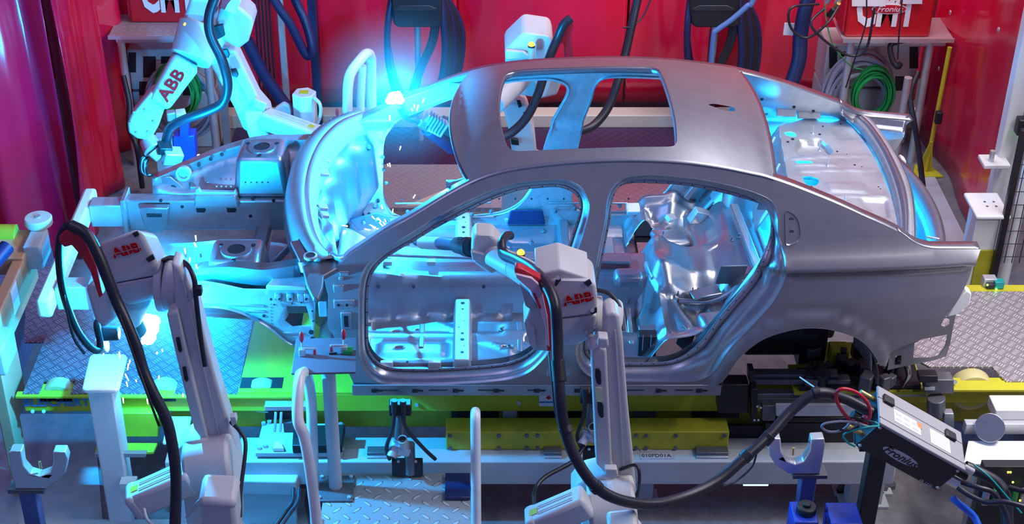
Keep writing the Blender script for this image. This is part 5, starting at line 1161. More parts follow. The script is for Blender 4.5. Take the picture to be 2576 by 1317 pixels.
rslab(R, 'guide_bracket', [(1306, 714), (1330, 735), (1352, 770), (1340, 782), (1322, 770)], 5.70, .02, STEEL2, .004)
rslab(R, 'guide_slot', [(1340, 738), (1346, 738), (1362, 774), (1357, 778)], 5.635, .005, RED, .001)
dress = [(1284, 592, 6.42), (1272, 594, 6.38), (1262, 612, 6.30), (1268, 640, 6.22), (1300, 655, 6.05), (1345, 682, 5.80), (1378, 722, 5.62), (1396, 768, 5.52), (1401, 830, 5.48), (1403, 900, 5.42), (1409, 1000, 5.32), (1421, 1080, 5.28), (1450, 1155, 5.22), (1498, 1222, 5.18), (1558, 1256, 5.2), (1640, 1267, 5.3), (1720, 1250, 5.4), (1800, 1212, 5.5), (1872, 1152, 5.6), (1935, 1094, 5.7), (1992, 1032, 5.8), (2055, 988, 5.85), (2120, 1000, 5.86), (2190, 1035, 5.86)]
tag(MB().tube([at(*p[:2], Y=p[2]) for p in dress], lambda t: .022 if t < .12 else .0255, 14, 6).build('dress_pack_hose', HOSE, smooth=60), 'thick black hose from the centre robot sagging across to the tilted black wire feeder', 'hose')
for k, (a, b) in enumerate((((1403, 905, 5.42), (1408, 960, 5.36)), ((1420, 1072, 5.29), (1428, 1090, 5.27)), ((1870, 1154, 5.6), (1885, 1138, 5.62)), ((2045, 990, 5.845), (2062, 986, 5.85)), ((1920, 1112, 5.68), (1938, 1092, 5.70)), ((1494, 1218, 5.18), (1506, 1230, 5.18)))):
    tag(MB().cyl(at(*a[:2], Y=a[2]), at(*b[:2], Y=b[2]), .031, n=16).build('hose_sleeve', BLACK, bevel=.003), 'black band around the centre robot hose, ' + ('below the red guide', 'level with the yellow beam', 'near the lowest rise to the right', 'at the arch top by the red ring', 'beside the right U-shaped cradle', 'at the robot shoulder')[k], 'sleeve')
cable('thin_cable', [(1382, 885, 5.6), (1390, 960, 5.5), (1402, 1050, 5.42), (1440, 1120, 5.35), (1490, 1200, 5.3)], .007, HOSE, 'thin black cable running beside the centre robot hose')
cable('thin_cable', [(1500, 728, 5.9), (1535, 740, 5.85), (1560, 775, 5.8), (1566, 830, 5.72)], .010, HOSE, 'short black cable arching over the centre robot elbow joint')
cable('thin_cable', [(1560, 1180, 5.6), (1600, 1170, 5.55), (1608, 1210, 5.5), (1590, 1300, 5.4)], .008, HOSE, 'thin black cable loop right of the centre robot shoulder')
cable('floor_cable', [(1470, 1120, 6.6), (1440, 1160, 6.5), (1370, 1200, 6.4), (1345, 1235, 6.3), (1345, 1275, 6.1)], .012, HOSE, 'dark cable looping down left of the centre robot motor')
# ---- near left robot
R = thing('welding_robot', 'grey near robot at lower left, its elbow dark against the brightest flash', 'robot', (at(520, 1300, Y=5.9).x, 5.9, 0))
EH = rslab(R, 'elbow_housing', [(244, 612), (338, 577), (356, 582), (394, 662), (398, 690), (276, 712), (262, 672)], 6.05, (.03, .17, -.12), ROB, .02, 4)
rslab(R, 'elbow_lower_housing', [(277, 714), (400, 692), (402, 725), (372, 752), (322, 768), (296, 752)], 6.05, (.03, .17, -.10), ROB, .02, 4)
rslab(R, 'counter_housing', [(214, 722), (228, 712), (262, 725), (292, 752), (290, 800), (258, 826), (236, 800)], 6.06, (0, .14, -.05), ROB, .02, 4)
for pp in ([(332, 588), (346, 582), (350, 592), (340, 598)], [(366, 652), (384, 640), (390, 652), (374, 660)]): rslab(EH, 'housing_recess', pp, 6.042, .012, ROBD, .003)
logo(EH, 318, 630, 6.044, (60, -15), .068, sx=1.12)
MB().cyl(at(398, 712, Y=6.14), at(418, 712, Y=6.14), .135, n=36).build('joint_ring', ROB, R, bevel=.006)
MB().cyl(at(414, 712, Y=6.12), at(456, 716, Y=6.12), .125, n=36).build('elbow_joint', ROB, R, bevel=.02, seg=3)
rslab(R, 'lower_arm', [(430, 660), (452, 670), (488, 736), (518, 860), (546, 962), (574, 1053), (602, 1154), (598, 1206), (560, 1190), (520, 1100), (500, 1030), (470, 900), (440, 760)], 5.95, (0, .12, 0), ROB, .016, 3)
rslab(R, 'arm_front_web', [(418, 790), (446, 780), (474, 900), (505, 1030), (524, 1110), (503, 1101), (488, 1080), (465, 990), (437, 874)], 5.92, (0, .10, 0), ROB, .012, 3)
rslab(R, 'arm_channel', [(456, 700), (460, 700), (560, 1120), (555, 1120)], 5.944, .006, ROB, .002)
for c in ((449, 868), (465, 942)): rslab(R, 'arm_slot', [(c[0] - 7, c[1] - 18), (c[0] + 2, c[1] - 20), (c[0] + 9, c[1] + 14), (c[0] + 4, c[1] + 20), (c[0] - 2, c[1] + 12)], 5.913, .01, BLACK, .004)
rcyl(R, 'shoulder_joint', (478, 1178, 5.9), (596, 1160, 5.9), .15, .15, ROB, 36, .02)
rslab(R, 'shoulder_casting', [(440, 1140), (470, 1110), (520, 1104), (560, 1150), (600, 1215), (606, 1340), (470, 1340), (455, 1230)], 5.9, (0, .16, 0), ROB, .03, 4)
motor(R, (335, 1262, 5.78), (488, 1195, 5.82), .14, .14)
motor(R, (552, 1228, 5.55), (566, 1400, 5.62), .17, .17, (0, 1, 0))
MB().cyl((at(540, 1300, Y=5.8).x, 5.85, 0), at(540, 1340, Y=5.85), .19, .16, 32).build('pedestal', ROB, R, bevel=.01)
rcyl(R, 'upper_arm', (345, 745, 6.14), (330, 800, 6.36), .07, .055, ROB); rcyl(R, 'wrist', (330, 800, 6.36), (345, 830, 6.44), .05, .05, ROBD)
rcyl(R, 'wrist', (258, 838, 6.4), (300, 838, 6.4), .04, .035, ROBD); rcyl(R, 'tool_box', (245, 868, 6.44), (268, 864, 6.44), .045, .045, WHITE)
MB().tube([at(345, 832, Y=6.44), at(352, 850, Y=6.52), at(362, 840, Y=6.58)], .014, 10).build('torch_neck', BLK, R, smooth=60)
rslab(R, 'hose_guide', [(147, 597), (160, 584), (182, 572), (196, 576), (207, 592), (239, 659), (259, 744), (249, 751), (227, 684), (202, 642), (180, 617), (162, 622), (148.6, 610)], 5.98, .05, RED, .006)
rtube(R, 'dress_hose', [(178, 566, 6.0), (219, 590, 5.97), (252, 652, 5.92), (274, 709, 5.88), (294, 759, 5.85), (319, 812, 5.8), (343, 870, 5.75), (360, 930, 5.7), (384, 985, 5.65), (418, 1053, 5.6), (434, 1122, 5.55), (443, 1206, 5.5), (440, 1330, 5.4)], .027, HOSE)
rtube(R, 'dress_hose', [(222, 592, 5.99), (200, 572, 6.0), (172, 566, 6.01), (153, 590, 6.02), (148, 640, 6.04), (154, 709, 6.06), (169, 769, 6.1), (194, 830, 6.15), (226, 872, 6.2), (246, 880, 6.25), (252, 862, 6.28), (244, 822, 6.3), (248, 806, 6.34), (262, 812, 6.36)], .018, HOSE)
rtube(R, 'thin_hose', [(160, 740, 6.06), (172, 800, 6.1), (186, 850, 6.12), (212, 888, 6.15)], .007, HOSE); rtube(R, 'thin_hose', [(300, 790, 5.8), (325, 860, 5.74), (350, 930, 5.68), (378, 1010, 5.6), (400, 1070, 5.58)], .006, HOSE)
rtube(R, 'thin_hose', [(400, 660, 6.15), (432, 648, 6.1), (470, 665, 6.0), (488, 700, 5.94), (492, 740, 5.93), (505, 850, 5.93), (516, 920, 5.9)], .012, HOSE)
rslab(R, 'hose_clip', [(492, 726), (506, 726), (508, 744), (494, 746)], 5.92, .04, BLK, .004)
rtube(R, 'thin_hose', [(580, 1060, 5.95), (604, 1085, 5.9), (618, 1120, 5.85), (606, 1230, 5.7), (604, 1300, 5.6)], .010, HOSE); rslab(R, 'hose_plug', [(578, 1050), (592, 1048), (596, 1062), (584, 1074)], 5.92, .04, ROB, .004)
rtube(R, 'motor_cable', [(362, 1278, 5.7), (372, 1308, 5.65), (400, 1330, 5.6)], .008, ROB); rtube(R, 'motor_cable', [(470, 1300, 5.7), (500, 1260, 5.6), (520, 1258, 5.55)], .008, ROB)
# ---- far left robot
R = thing('welding_robot', 'cyan-lit far robot at upper left with ABB on its slanted forearm', 'robot', (at(720, 340, Y=9.7).x, 9.7, 0))
rslab(R, 'elbow_cover', [(455, 66), (480, -10), (560, -20), (545, 30), (520, 62), (505, 78)], 9.45, (0, .2, 0), ROB, .02, 4)
MB().cyl(at(478, 150, Y=9.36), at(512, 72, Y=9.5), .135, .17, 32).build('forearm_flange', ROB, R, bevel=.012)
rslab(R, 'motor_housing', [(560, 6), (605, 20), (632, 45), (637, 62), (625, 105), (600, 124), (556, 98), (540, 60)], 9.40, (0, .24, 0), ROB, .02, 3)
rslab(R, 'red_cover', [(560, -10), (588, 4), (575, 30), (552, 18)], 9.36, .03, RED, .004); rslab(R, 'white_cover', [(572, 10), (592, -14), (606, 4), (590, 38), (564, 26)], 9.355, .03, WHITE, .004)
rslab(R, 'hose_bracket', [(524, 70), (560, 62), (566, 90), (540, 104)], 9.33, .03, BLK, .004)
MB().bar(at(470, 150, Y=9.36), at(398, 262, Y=9.26), .20, .16, V((0, 1, 0)), .15, .13).build('forearm', ROB, R, bevel=.04, seg=4)
rslab(R, 'wrist_housing', [(378, 232), (418, 254), (414, 270), (398, 318), (386, 340), (368, 352), (342, 350), (322, 336), (320, 312), (328, 292), (352, 262)], 9.22, (0, .15, 0), ROB, .03, 4)
for a in range(6):
    q = at(358 + 30 * math.cos(a), 305 + 30 * math.sin(a), Y=9.215); MB().cyl(q, q + V((0, -.006, 0)), .010, n=10).build('cap_screw', GALV, R)
d_, s_, u_ = frame(at(398, 262, Y=9.26) - at(470, 150, Y=9.36), V((0, 1, 0))); n_ = -u_ if u_.y > 0 else u_
p_ = at(470, 150, Y=9.36).lerp(at(398, 262, Y=9.26), .52) + n_ * .079
text('ABB', 'lettering', LOGO, R, p_ + n_ * .001, -d_, n_.cross(-d_), .115, .001, sx=1.1, bold=.003)
rslab(R, 'lower_arm', [(520, 150), (552, 120), (594, 128), (626, 195), (650, 245), (676, 275), (690, 335), (640, 345), (610, 325), (590, 275), (560, 220)], 9.55, (0, .14, 0), ROB, .02, 3)
rslab(R, 'arm_channel', [(566, 140), (590, 136), (646, 250), (628, 262)], 9.542, .01, ROB, .004)
for c in ((568, 135), (590, 184)): rslab(R, 'arm_slot', [(c[0] - 10, c[1] - 10), (c[0] + 4, c[1] - 12), (c[0] + 10, c[1] + 4), (c[0] + 6, c[1] + 12), (c[0] - 6, c[1] + 8)], 9.53, .01, BLACK, .006)
rslab(R, 'cover_clip', [(640, 248), (672, 262), (664, 282), (636, 270)], 9.50, .05, ROB, .01)
rcyl(R, 'shoulder_joint', (630, 310, 9.62), (680, 300, 9.62), .17, .17, ROB, 36, .02)
motor(R, (800, 345, 9.35), (664, 296, 9.5), .13, .13)
rslab(R, 'bearing_ear', [(690, 275), (712, 260), (728, 268), (734, 292), (716, 305), (695, 298)], 9.62, .05, ROB, .015)
mb = MB(); c = at(765, 232, Y=9.6); P = [c + V((.085 * math.cos(math.radians(60 * k + 15)), .085 * math.sin(math.radians(60 * k + 15)), 0)) for k in range(6)]; mb.prism(P, (0, 0, -.33)); mb.build('upright_motor', ROB, R, bevel=.008)
MB().box(c + V((0, 0, .002)), (.06, .05, .004)).build('warning_label', YEL, R)
MB().tube([at(790, 245, Y=9.55), at(805, 262, Y=9.5), at(806, 290, Y=9.5), at(795, 318, Y=9.5)], .012, 8).build('motor_cable', ROB, R, smooth=60)
MB().cyl((c.x, 9.75, 0), (c.x, 9.75, .9), .2, .17, 28).build('pedestal', ROB, R, bevel=.01)
rlamp(R, 470, 68, 9.4, .05, .022)
rtube(R, 'dress_hose', [(545, -20, 9.3), (526, 40, 9.25), (530, 90, 9.22), (558, 150, 9.2), (573, 210, 9.2), (562, 256, 9.2), (525, 278, 9.2), (470, 298, 9.2), (432, 318, 9.22), (420, 345, 9.25), (416, 375, 9.28)], .032, HOSE)
rcyl(R, 'tool_changer', (372, 350, 9.28), (388, 378, 9.22), .06, .075, ALU); rcyl(R, 'tool_changer', (388, 378, 9.22), (404, 398, 9.2), .055, .04, WHITE)
MB().box(at(432, 392, Y=9.2), (.13, .10, .10), (.3, .3, .5)).build('wire_feed_head', GALV, R, bevel=.01); MB().box(at(414, 372, Y=9.2), (.09, .08, .06), (.3, .2, .4)).build('valve_block', BLK, R, bevel=.006)
for k in range(5): MB().tube([at(372, 385 + 4 * k, Y=9.25), at(355 + 3 * k, 398 + 5 * k, Y=9.2), at(352 + 5 * k, 425 + 4 * k, Y=9.2), at(362 + 6 * k, 440, Y=9.2)], .007, 6).build('tool_cable', GREYC if k % 2 else HOSE, R, smooth=60)
# ---- far robot behind the roof
R = thing('welding_robot', 'light grey far robot behind the roof, seen again through the sunroof opening', 'robot', (at(1330, 380, Y=9.6).x, 9.75, 0))
rslab(R, 'elbow_housing', [(1270, 128), (1318, 82), (1386, 92), (1392, 110), (1376, 190), (1350, 248), (1300, 240), (1272, 190)], 9.45, (0, .26, .03), ROB, .025, 4)
rslab(R, 'motor_housing', [(1340, 190), (1400, 175), (1414, 205), (1402, 240), (1350, 252)], 9.38, (0, .2, 0), ROB, .02, 3)
rslab(R, 'side_cover', [(1272, 128), (1318, 132), (1340, 148), (1272, 150)], 9.40, .04, ROB, .006)
MB().cyl(at(1310, 190, Y=9.4), at(1245, 262, Y=9.1), .085, .07, 28).build('forearm', ROB, R, bevel=.01)
rslab(R, 'lower_arm', [(1262, 262), (1300, 250), (1326, 262), (1345, 330), (1352, 400), (1290, 400), (1280, 330)], 9.6, (0, .14, 0), ROB, .02, 3)
for c in ((1305, 262), (1322, 292)): rslab(R, 'arm_slot', [(c[0] - 6, c[1] - 10), (c[0] + 4, c[1] - 10), (c[0] + 8, c[1] + 6), (c[0], c[1] + 10)], 9.59, .008, BLACK, .004)
rslab(R, 'black_plug', [(1284, 348), (1304, 352), (1306, 366), (1286, 364)], 9.55, .03, BLK, .004)
MB().cyl((at(1330, 380, Y=9.7).x, 9.8, 0), (at(1330, 380, Y=9.7).x, 9.8, .7), .2, .17, 28).build('pedestal', ROB, R, bevel=.01)
rlamp(R, 1337, 118, 9.35, .09, .022)
rslab(R, 'hose_guide', [(1392, 96), (1416, 72), (1436, 50), (1444, 62), (1438, 90), (1444, 150), (1420, 150), (1418, 112)], 9.36, .04, RED, .006)
rtube(R, 'dress_hose', [(1436, 46, 9.34), (1418, 62, 9.32), (1402, 98, 9.3), (1384, 140, 9.25), (1368, 190, 9.2), (1352, 240, 9.15), (1328, 290, 9.1), (1296, 326, 9.05), (1258, 348, 9.0), (1200, 358, 8.95), (1140, 345, 8.9), (1110, 330, 8.85)], .03, HOSE)
rcyl(R, 'torch_body', (1140, 372, 8.72), (1076, 322, 8.50), .045, .05, NAVY); rcyl(R, 'torch_collar', (1076, 322, 8.50), (1052, 306, 8.44), .032, .026, DSTEEL)
MB().box(at(1092, 312, Y=8.5), (.15, .07, .10), (0, .55, .1)).build('finned_drive', GALV, R, bevel=.008)
for k in range(6): MB().box(at(1078 + 7 * k, 300 + 4.4 * k, Y=8.47), (.006, .075, .09), (0, .55, .1)).build('cooling_rib', DSTEEL, R)
MB().box(at(1124, 318, Y=8.6), (.10, .06, .10), (0, .5, .1)).build('valve_block', BLK, R, bevel=.006)
MB().tube([at(1052, 306, Y=8.44), at(1030, 302, Y=8.36), at(1012, 288, Y=8.3), at(1004, 268, Y=8.24)], .014, 10).build('torch_neck', NAVY, R, smooth=60)
cable('ceiling_hose', [(1700, -330, 10.2), (1640, -150, 10.0), (1608, -20, 9.9), (1590, 60, 9.8), (1572, 140, 9.7), (1556, 200, 9.6), (1530, 270, 9.5), (1490, 318, 9.4), (1440, 335, 9.3)], .03, HOSE, 'thick black hose coming down from above and ending behind the roof bow', 'hose')
cable('ceiling_hose', [(1740, -320, 10.2), (1640, -10, 9.9), (1600, 60, 9.8), (1568, 70, 9.75)], .006, HOSE, 'thin black wire beside the thick hanging hose above the roof', 'cable')
# ================================================================ ARCS AND SPARKS
def arc(p, r, lab):
    rnd = random.Random(int(p.x * 100)); t = MB().ball(p, r, 16); 
    for k in range(9): q = p + V((rnd.uniform(-1, 1), rnd.uniform(-.6, .6), rnd.uniform(-1, 1))) * r * 1.0; t.ball(q, r * rnd.uniform(.35, .7), 10)
    return tag(t.build('welding_flash', ARC, smooth=60), lab, 'welding flash')
arc(ARC_A + V((0, .02, 0)), .034, 'white-blue welding flash on the far windscreen pillar')
arc(ARC_B, .068, 'large white welding flash under the left near robot elbow')
arc(ARC_C, .022, 'welding flash with a burst of sparks inside the car')
arc(V((-1.78, 8.90, 1.19)), .022, 'added small welding flash at the tool of the upper left far robot')  # added as a source for the extra light at this robot
arc(V((2.02, 8.0, 1.44)), .015, 'added small welding flash hidden under the parcel shelf')  # unseen flash added to go with the boot light
def sparks(c, n, spread, lab, grp, seed, down=0.0, px=None):
    rnd = random.Random(seed)
    for k in range(n):
        if px: x, y, Y = px[k % len(px)]; p = at(x, y, Y=Y); d = V((rnd.uniform(-.3, .3), 0, -1)).normalized()
        else:
            d = V((rnd.gauss(-.25, .8), rnd.gauss(0, .5), rnd.gauss(.1, .8))).normalized(); p = c + d * abs(rnd.gauss(0, spread))
        L = rnd.uniform(.012, .045); o = MB().cyl(p, p + d * L, .0035, .0022, 6).build('spark', SPARK); tag(o, lab, 'spark', grp)
sparks(ARC_C + V((0, 0, .0)), 46, .13, 'short glowing spark flying from the flash inside the car', 'sparks inside the car', 5)
sparks(ARC_A, 8, .1, 'glowing spark beside the far windscreen pillar flash', 'sparks at the pillar', 9, px=[(1042, 262, 8.1), (1052, 264, 8.1), (1066, 248, 8.1), (1036, 274, 8.1), (980, 290, 8.1), (1008, 368, 8.2), (980, 410, 8.3), (975, 412, 8.3)])
sparks(ARC_B, 18, .1, 'glowing spark falling beside the left near robot', 'sparks at lower left', 11, px=[(492, 592, 6.9), (489, 610, 6.9), (465, 625, 6.9), (478, 648, 6.9), (493, 665, 6.9), (327, 905, 6.6), (323, 915, 6.6), (342, 955, 6.6), (315, 940, 6.6), (318, 960, 6.6), (395, 885, 6.6), (408, 878, 6.6), (400, 945, 6.6), (262, 882, 6.6), (300, 885, 6.6), (370, 1003, 6.6), (309, 1000, 6.6), (460, 990, 6.6)])
# ================================================================ FOREGROUND FIXTURES
PWH = mat('pillar_white_paint', (.80, .80, .80), .5)
def capped(label, cap, z, colpx, Y0, Y1, name='capped_post'):
    P = [at(x, y, Z=z) for x, y in cap]; c = sum(P, V()) / len(P); t = thing(name, label, 'post', (c.x, c.y, 0))
    MB().prism(P, (0, 0, -.025)).build('cap_plate', PWH, t, bevel=.012, seg=3)
    x0, x1 = at(colpx[0], colpx[2], Y=Y0).x, at(colpx[1], colpx[2], Y=Y0).x; MB().b2((x0, Y0, 0), (x1, Y1, z - .025)).build('column', PWH, t, bevel=.01)
    return t
t = capped('bright cyan-white square post with a cap plate, below the left flash', [(230, 890), (316, 890), (320, 896), (300, 974), (292, 980), (212, 980), (206, 974), (224, 896)], 1.0, (222, 286, 1000), 6.70, 6.84)
MB().b2(at(318, 1215, Y=6.68) + V((-.03, -.04, -.02)), at(318, 1215, Y=6.68) + V((.06, .03, .03))).build('side_bracket', PWH, t, bevel=.004)
capped('short square post behind the left robot arm', [(424, 1044), (482, 1044), (468, 1112), (408, 1112)], .56, (408, 446, 1120), 6.62, 6.75)
def cradle(pp, Y, d, postpx, label):
    P = [at(x, y, Y=Y) for x, y in pp]; c = sum(P, V()) / len(P); t = thing('u_shaped_cradle', label, 'cradle', (c.x, Y + .03, 0))
    MB().prism(P, (0, d, 0)).build('u_block', ALU, t, bevel=.006)
    lo = min(p.z for p in P); x0, x1 = at(postpx[0], postpx[2], Y=Y).x, at(postpx[1], postpx[2], Y=Y).x
    MB().b2((x0 - .05, Y - .01, lo - .025), (x1 + .05, Y + d + .02, lo)).build('base_plate', DSTEEL, t, bevel=.003)
    MB().b2((x0, Y, 0), (x1, Y + .08, lo - .025)).build('column', mat('dark_blue_column', (.10, .13, .30), .4, .3), t, bevel=.006)
    MB().cyl(c + V((0, .03, -.03)), c + V((0, .03, .015)), .007, n=10).build('locating_pin', BRASS, t)
    for q in (P[0].lerp(P[1], .5), P[-5].lerp(P[-4], .5) if False else P[8].lerp(P[7], .5)): MB().cyl(q + V((0, .03, 0)), q + V((0, .03, .004)), .008, n=10).build('screw', DSTEEL, t)
cradle([(21, 1140), (26, 1134), (54, 1134), (59, 1171), (77, 1192), (101, 1198), (126, 1189), (134.5, 1164), (133, 1136), (164, 1136), (171, 1154), (164, 1189), (140, 1212), (120, 1229), (38, 1229), (28, 1189)], 6.2, .06, (46, 88, 1240), 'grey U-shaped cradle at the lower left corner')
cradle([(1933, 1112), (1940, 1103), (1964, 1103), (1966, 1136), (1980, 1160), (2001, 1168), (2022, 1161), (2037, 1136), (2041, 1105), (2074, 1103), (2076, 1119), (2064, 1192), (1984, 1192), (1952, 1171), (1936, 1147)], 6.15, .06, (2018, 2056, 1200), 'grey U-shaped cradle left of the tilted black wire feeder')
tag(MB().tube([at(x, y, Y=Y) for x, y, Y in [(806, 1400, 5.9), (797, 1317, 5.92), (781, 1185, 5.98), (765, 1098, 6.04), (749, 1050, 6.08), (753, 955, 6.22), (762, 938, 6.34), (772, 942, 6.46), (782, 1000, 6.5), (786, 1100, 6.5), (792, 1280, 6.5), (796, 1350, 6.5)]], .029, 16, 8).build('handrail', RAILP, smooth=60), 'bent pale tube handrail in front of the clamp table', 'handrail')
tag(MB().tube([at(x, y, Y=Y) for x, y, Y in [(1199, 1420, 5.9), (1198, 1317, 6.0), (1197, 1180, 6.08), (1196, 1060, 6.15), (1196, 1040, 6.22), (1196, 1036, 6.32), (1196, 1050, 6.42), (1197, 1150, 6.48), (1198, 1300, 6.5)]], .026, 16, 8).build('handrail', RAILP, smooth=60), 'upright pale tube handrail at the right edge of the cyan tread plate', 'handrail')
tag(MB().tube([at(x, y, Y=Y) for x, y, Y in [(875, 330, 9.6), (874, 250, 9.62), (880, 190, 9.66), (905, 152, 9.75), (922, 135, 9.85), (933, 145, 9.95), (934, 200, 10), (935, 300, 10)]], .036, 16, 8).build('handrail', RAILP, smooth=60), 'far pale tube handrail left of the pillar flash', 'handrail')
tag(MB().tube([at(906, 330, Y=9.9), at(908, 240, Y=9.9), at(912, 165, Y=9.9)], .028, 16).build('rail_upright', RAILP, smooth=60), 'thin cyan-lit upright inside the far handrail', 'upright')
# clamp tables
def toggle(t, p, s=1, green=False):
    if green: MB().box(p + V((.02, 0, .012)), (.05, .045, .024)).build('clamp_block', GREEN, t, bevel=.004)
    MB().box(p + V((0, 0, .022)), (.034, .03, .044)).build('clamp_base', GALV, t, bevel=.004); MB().bar(p + V((0, 0, .045)), p + V((s * .07, -.01, .05)), .012, .012).build('clamp_arm', GALV, t, bevel=.002)
    MB().cyl(p + V((s * .065, -.01, .045)), p + V((s * .065, -.01, .015)), .007, .009, 10).build('clamp_pad', RED, t)
    MB().cyl(p + V((0, 0, .045)), p + V((0, 0.005, .085)), .005, n=8).build('clamp_rod', GALV, t)
    MB().lathe(p + V((0, .005, .08)), (0, .05, 1), [(.006, 0), (.012, .015), (.013, .035), (.009, .055), (.003, .062)], 14).build('clamp_handle', RED, t, smooth=50)
def clamp_table(pp, z, zb, polepx, label, n=2):
    P = [at(x, y, Z=z) for x, y in pp]; c = sum(P, V()) / 4; t = thing('clamp_table', label, 'table', (c.x, c.y, 0))
    MB().prism(P, (0, 0, -.012)).build('table_top', mat('table_plate', (.16, .14, .17), .5, .3), t, bevel=.002)
    x = at(polepx, 960, Y=c.y).x
    MB().cyl((x, c.y, zb), (x, c.y, z - .012), .036, n=24).build('pole', FRAMEP, t, smooth=40); MB().cyl((x, c.y, z - .10), (x, c.y, z - .012), .05, n=24).build('pole_collar', FRAMEP, t, smooth=40)
    MB().b2((x - .10, c.y - .12, zb), (x + .10, c.y + .09, zb + .012)).build('base_plate', DSTEEL, t, bevel=.003)
    for dx in (-.08, .08):
        for dy in (-.10, .07): MB().cyl((x + dx, c.y + dy, zb + .012), (x + dx, c.y + dy, zb + .024), .011, n=6).build('anchor_bolt', GALV, t)
    return t, c
t, c = clamp_table([(745, 851), (897, 848), (895, 935), (733, 938)], 1.34, .452, 828, 'dark clamp table on a pole with two red-handled toggle clamps')
toggle(t, at(761, 893, Z=1.34), 1); toggle(t, at(866, 886, Z=1.34), -1, True)
MB().bar(at(828, 889, Z=1.345), at(848, 888, Z=1.345), .008, .008).build('black_pin', BLK, t)
tf, c = clamp_table([(838, 292), (905, 292), (900, 335), (836, 335)], .85, .0, 870, 'far clamp table with a red-handled clamp behind the windscreen pillar'); toggle(tf, at(850, 318, Z=.85), 1)
# walkways in the foreground
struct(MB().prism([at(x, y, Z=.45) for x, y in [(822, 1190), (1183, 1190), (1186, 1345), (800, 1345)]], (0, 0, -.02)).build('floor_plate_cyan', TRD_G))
struct(MB().b2((at(1150, 1250, Z=.45).x - .5, 6.2, 0), (at(1150, 1250, Z=.45).x - .35, 6.4, .43)).build('trim_3', DSTEEL))
tag(MB().prism([at(x, y, Z=.475) for x, y in [(1120, 1188), (1182, 1188), (1183, 1250), (1119, 1250)]], (0, 0, -.022)).build('rubber_mat', NAVY, bevel=.004), 'dark blue square plate on the cyan tread plate beside the handrail', 'plate')
t = thing('machine_pedestal', 'cyan-lit pedestal block with a dark round hole below the clamp fixture', 'pedestal', at(660, 1220, Z=0))
MB().prism([at(x, y, Z=.36) for x, y in [(598, 1130), (740, 1122), (756, 1180), (744, 1212), (590, 1208)]], (0, 0, -.10)).build('top_block', FRAMEP, t, bevel=.01)
MB().prism([at(x, y, Z=.26) for x, y in [(598, 1182), (742, 1180), (742, 1236), (592, 1236)]], (0, 0, -.26)).build('lower_block', FRAMEP, t, bevel=.008)
MB().cyl(at(647, 1164, Z=.361), at(647, 1164, Z=.364), .052, n=28).build('round_hole', BLACK, t)
t = thing('floor_bolt', 'dark threaded bolt standing on the cyan floor near the bottom edge', 'bolt', at(635, 1300, Z=0)); p = at(635, 1300, Z=0)
MB().cyl(p + V((0, 0, .016)), p + V((0, 0, .09)), .016, n=14).build('shank', DSTEEL, t, smooth=40); MB().cyl(p, p + V((0, 0, .016)), .035, n=6).build('washer', GALV, t)
for k, (dx, lab) in enumerate(((0, 'left of a pair'), (14, 'right of a pair'))): cable('floor_cable', [(738 + dx, 1228, 6.3), (735 + dx, 1262, 6.2), (715 + dx, 1290, 6.1), (690 + dx, 1325, 6.0)], .012, HOSE, 'thick dark cable curving to the bottom edge left of the handrail, ' + lab)
# floor panels left: base colour raised to hold the pool of arc light
struct(MB().prism([at(x, y, Z=.006) for x, y in [(-60, 1040), (235, 1040), (260, 1330), (-60, 1330)]], (0, 0, -.005)).build('floor_panel_lit', mat('blue_grey_floor_lit', (.42, .46, .50), .45, bump=.04, scale=80, var=.15)))
struct(MB().prism([at(x, y, Z=.012) for x, y in [(600, 1228), (760, 1228), (780, 1345), (580, 1345)]], (0, 0, -.010)).build('floor_panel_lit', mat('grey_floor_lit', (.40, .42, .42), .5, bump=.08, scale=200, var=.15)))
struct(MB().b2((-2.6, 6.55, 0), (-1.55, 6.72, .03)).build('trim_4', FRAMEP))
# fixture plate with clamps (640-870, 1015-1150)
t = thing('clamp_fixture', 'white fixture plate with black blocks and an aluminium rail between the two posts', 'fixture', at(755, 1100, Z=.36))
MB().prism([at(x, y, Z=.50) for x, y in [(660, 1064), (868, 1064), (860, 1138), (642, 1138)]], (0, 0, -.03)).build('base_plate', FRAMEP, t, bevel=.004)
MB().prism([at(x, y, Z=.465) for x, y in [(662, 1068), (866, 1068), (858, 1138), (642, 1138)]], (0, 0, -.025)).build('lower_plate', BLK, t, bevel=.004)
for px in (680, 840): p = at(px, 1105, Z=.25); MB().b2((p.x - .04, p.y - .04, .36), (p.x + .04, p.y + .04, .44)).build('support', BLK, t)
MB().prism([at(x, y, Z=.56) for x, y in [(738, 1070), (868, 1066), (860, 1118), (735, 1120)]], (0, 0, -.058)).build('black_block', BLK, t, bevel=.006)
MB().bar(at(667, 1020, Y=6.62), at(775, 1020, Y=6.62), .05, .03).build('aluminium_rail', ALU, t, bevel=.003); MB().bar(at(668, 1042, Y=6.62), at(742, 1042, Y=6.62), .03, .05).build('black_rail', BLK, t, bevel=.003)
for px in (694, 708): MB().bar(at(px, 1035, Y=6.60), at(px - 3, 1085, Y=6.55), .014, .02, V((0, 1, 0))).build('lever_arm', GALV, t, bevel=.003)
MB().box(at(726, 1068, Y=6.6), (.05, .05, .07)).build('slide', DSTEEL, t, bevel=.004)
MB().prism([at(x, y, Z=.53) for x, y in [(690, 1108), (705, 1108), (714, 1126), (686, 1126)]], (0, 0, -.025)).build('stop_block', PWH, t, bevel=.003)
for px, py in ((663, 1066), (678, 1062), (652, 1127), (667, 1122), (690, 1128), (857, 1068), (860, 1128), (850, 1136)): p = at(px, py, Z=.505); MB().cyl(p + V((0, 0, -.005)), p + V((0, 0, .012)), .013, n=8).build('bolt_head', GALV, t)
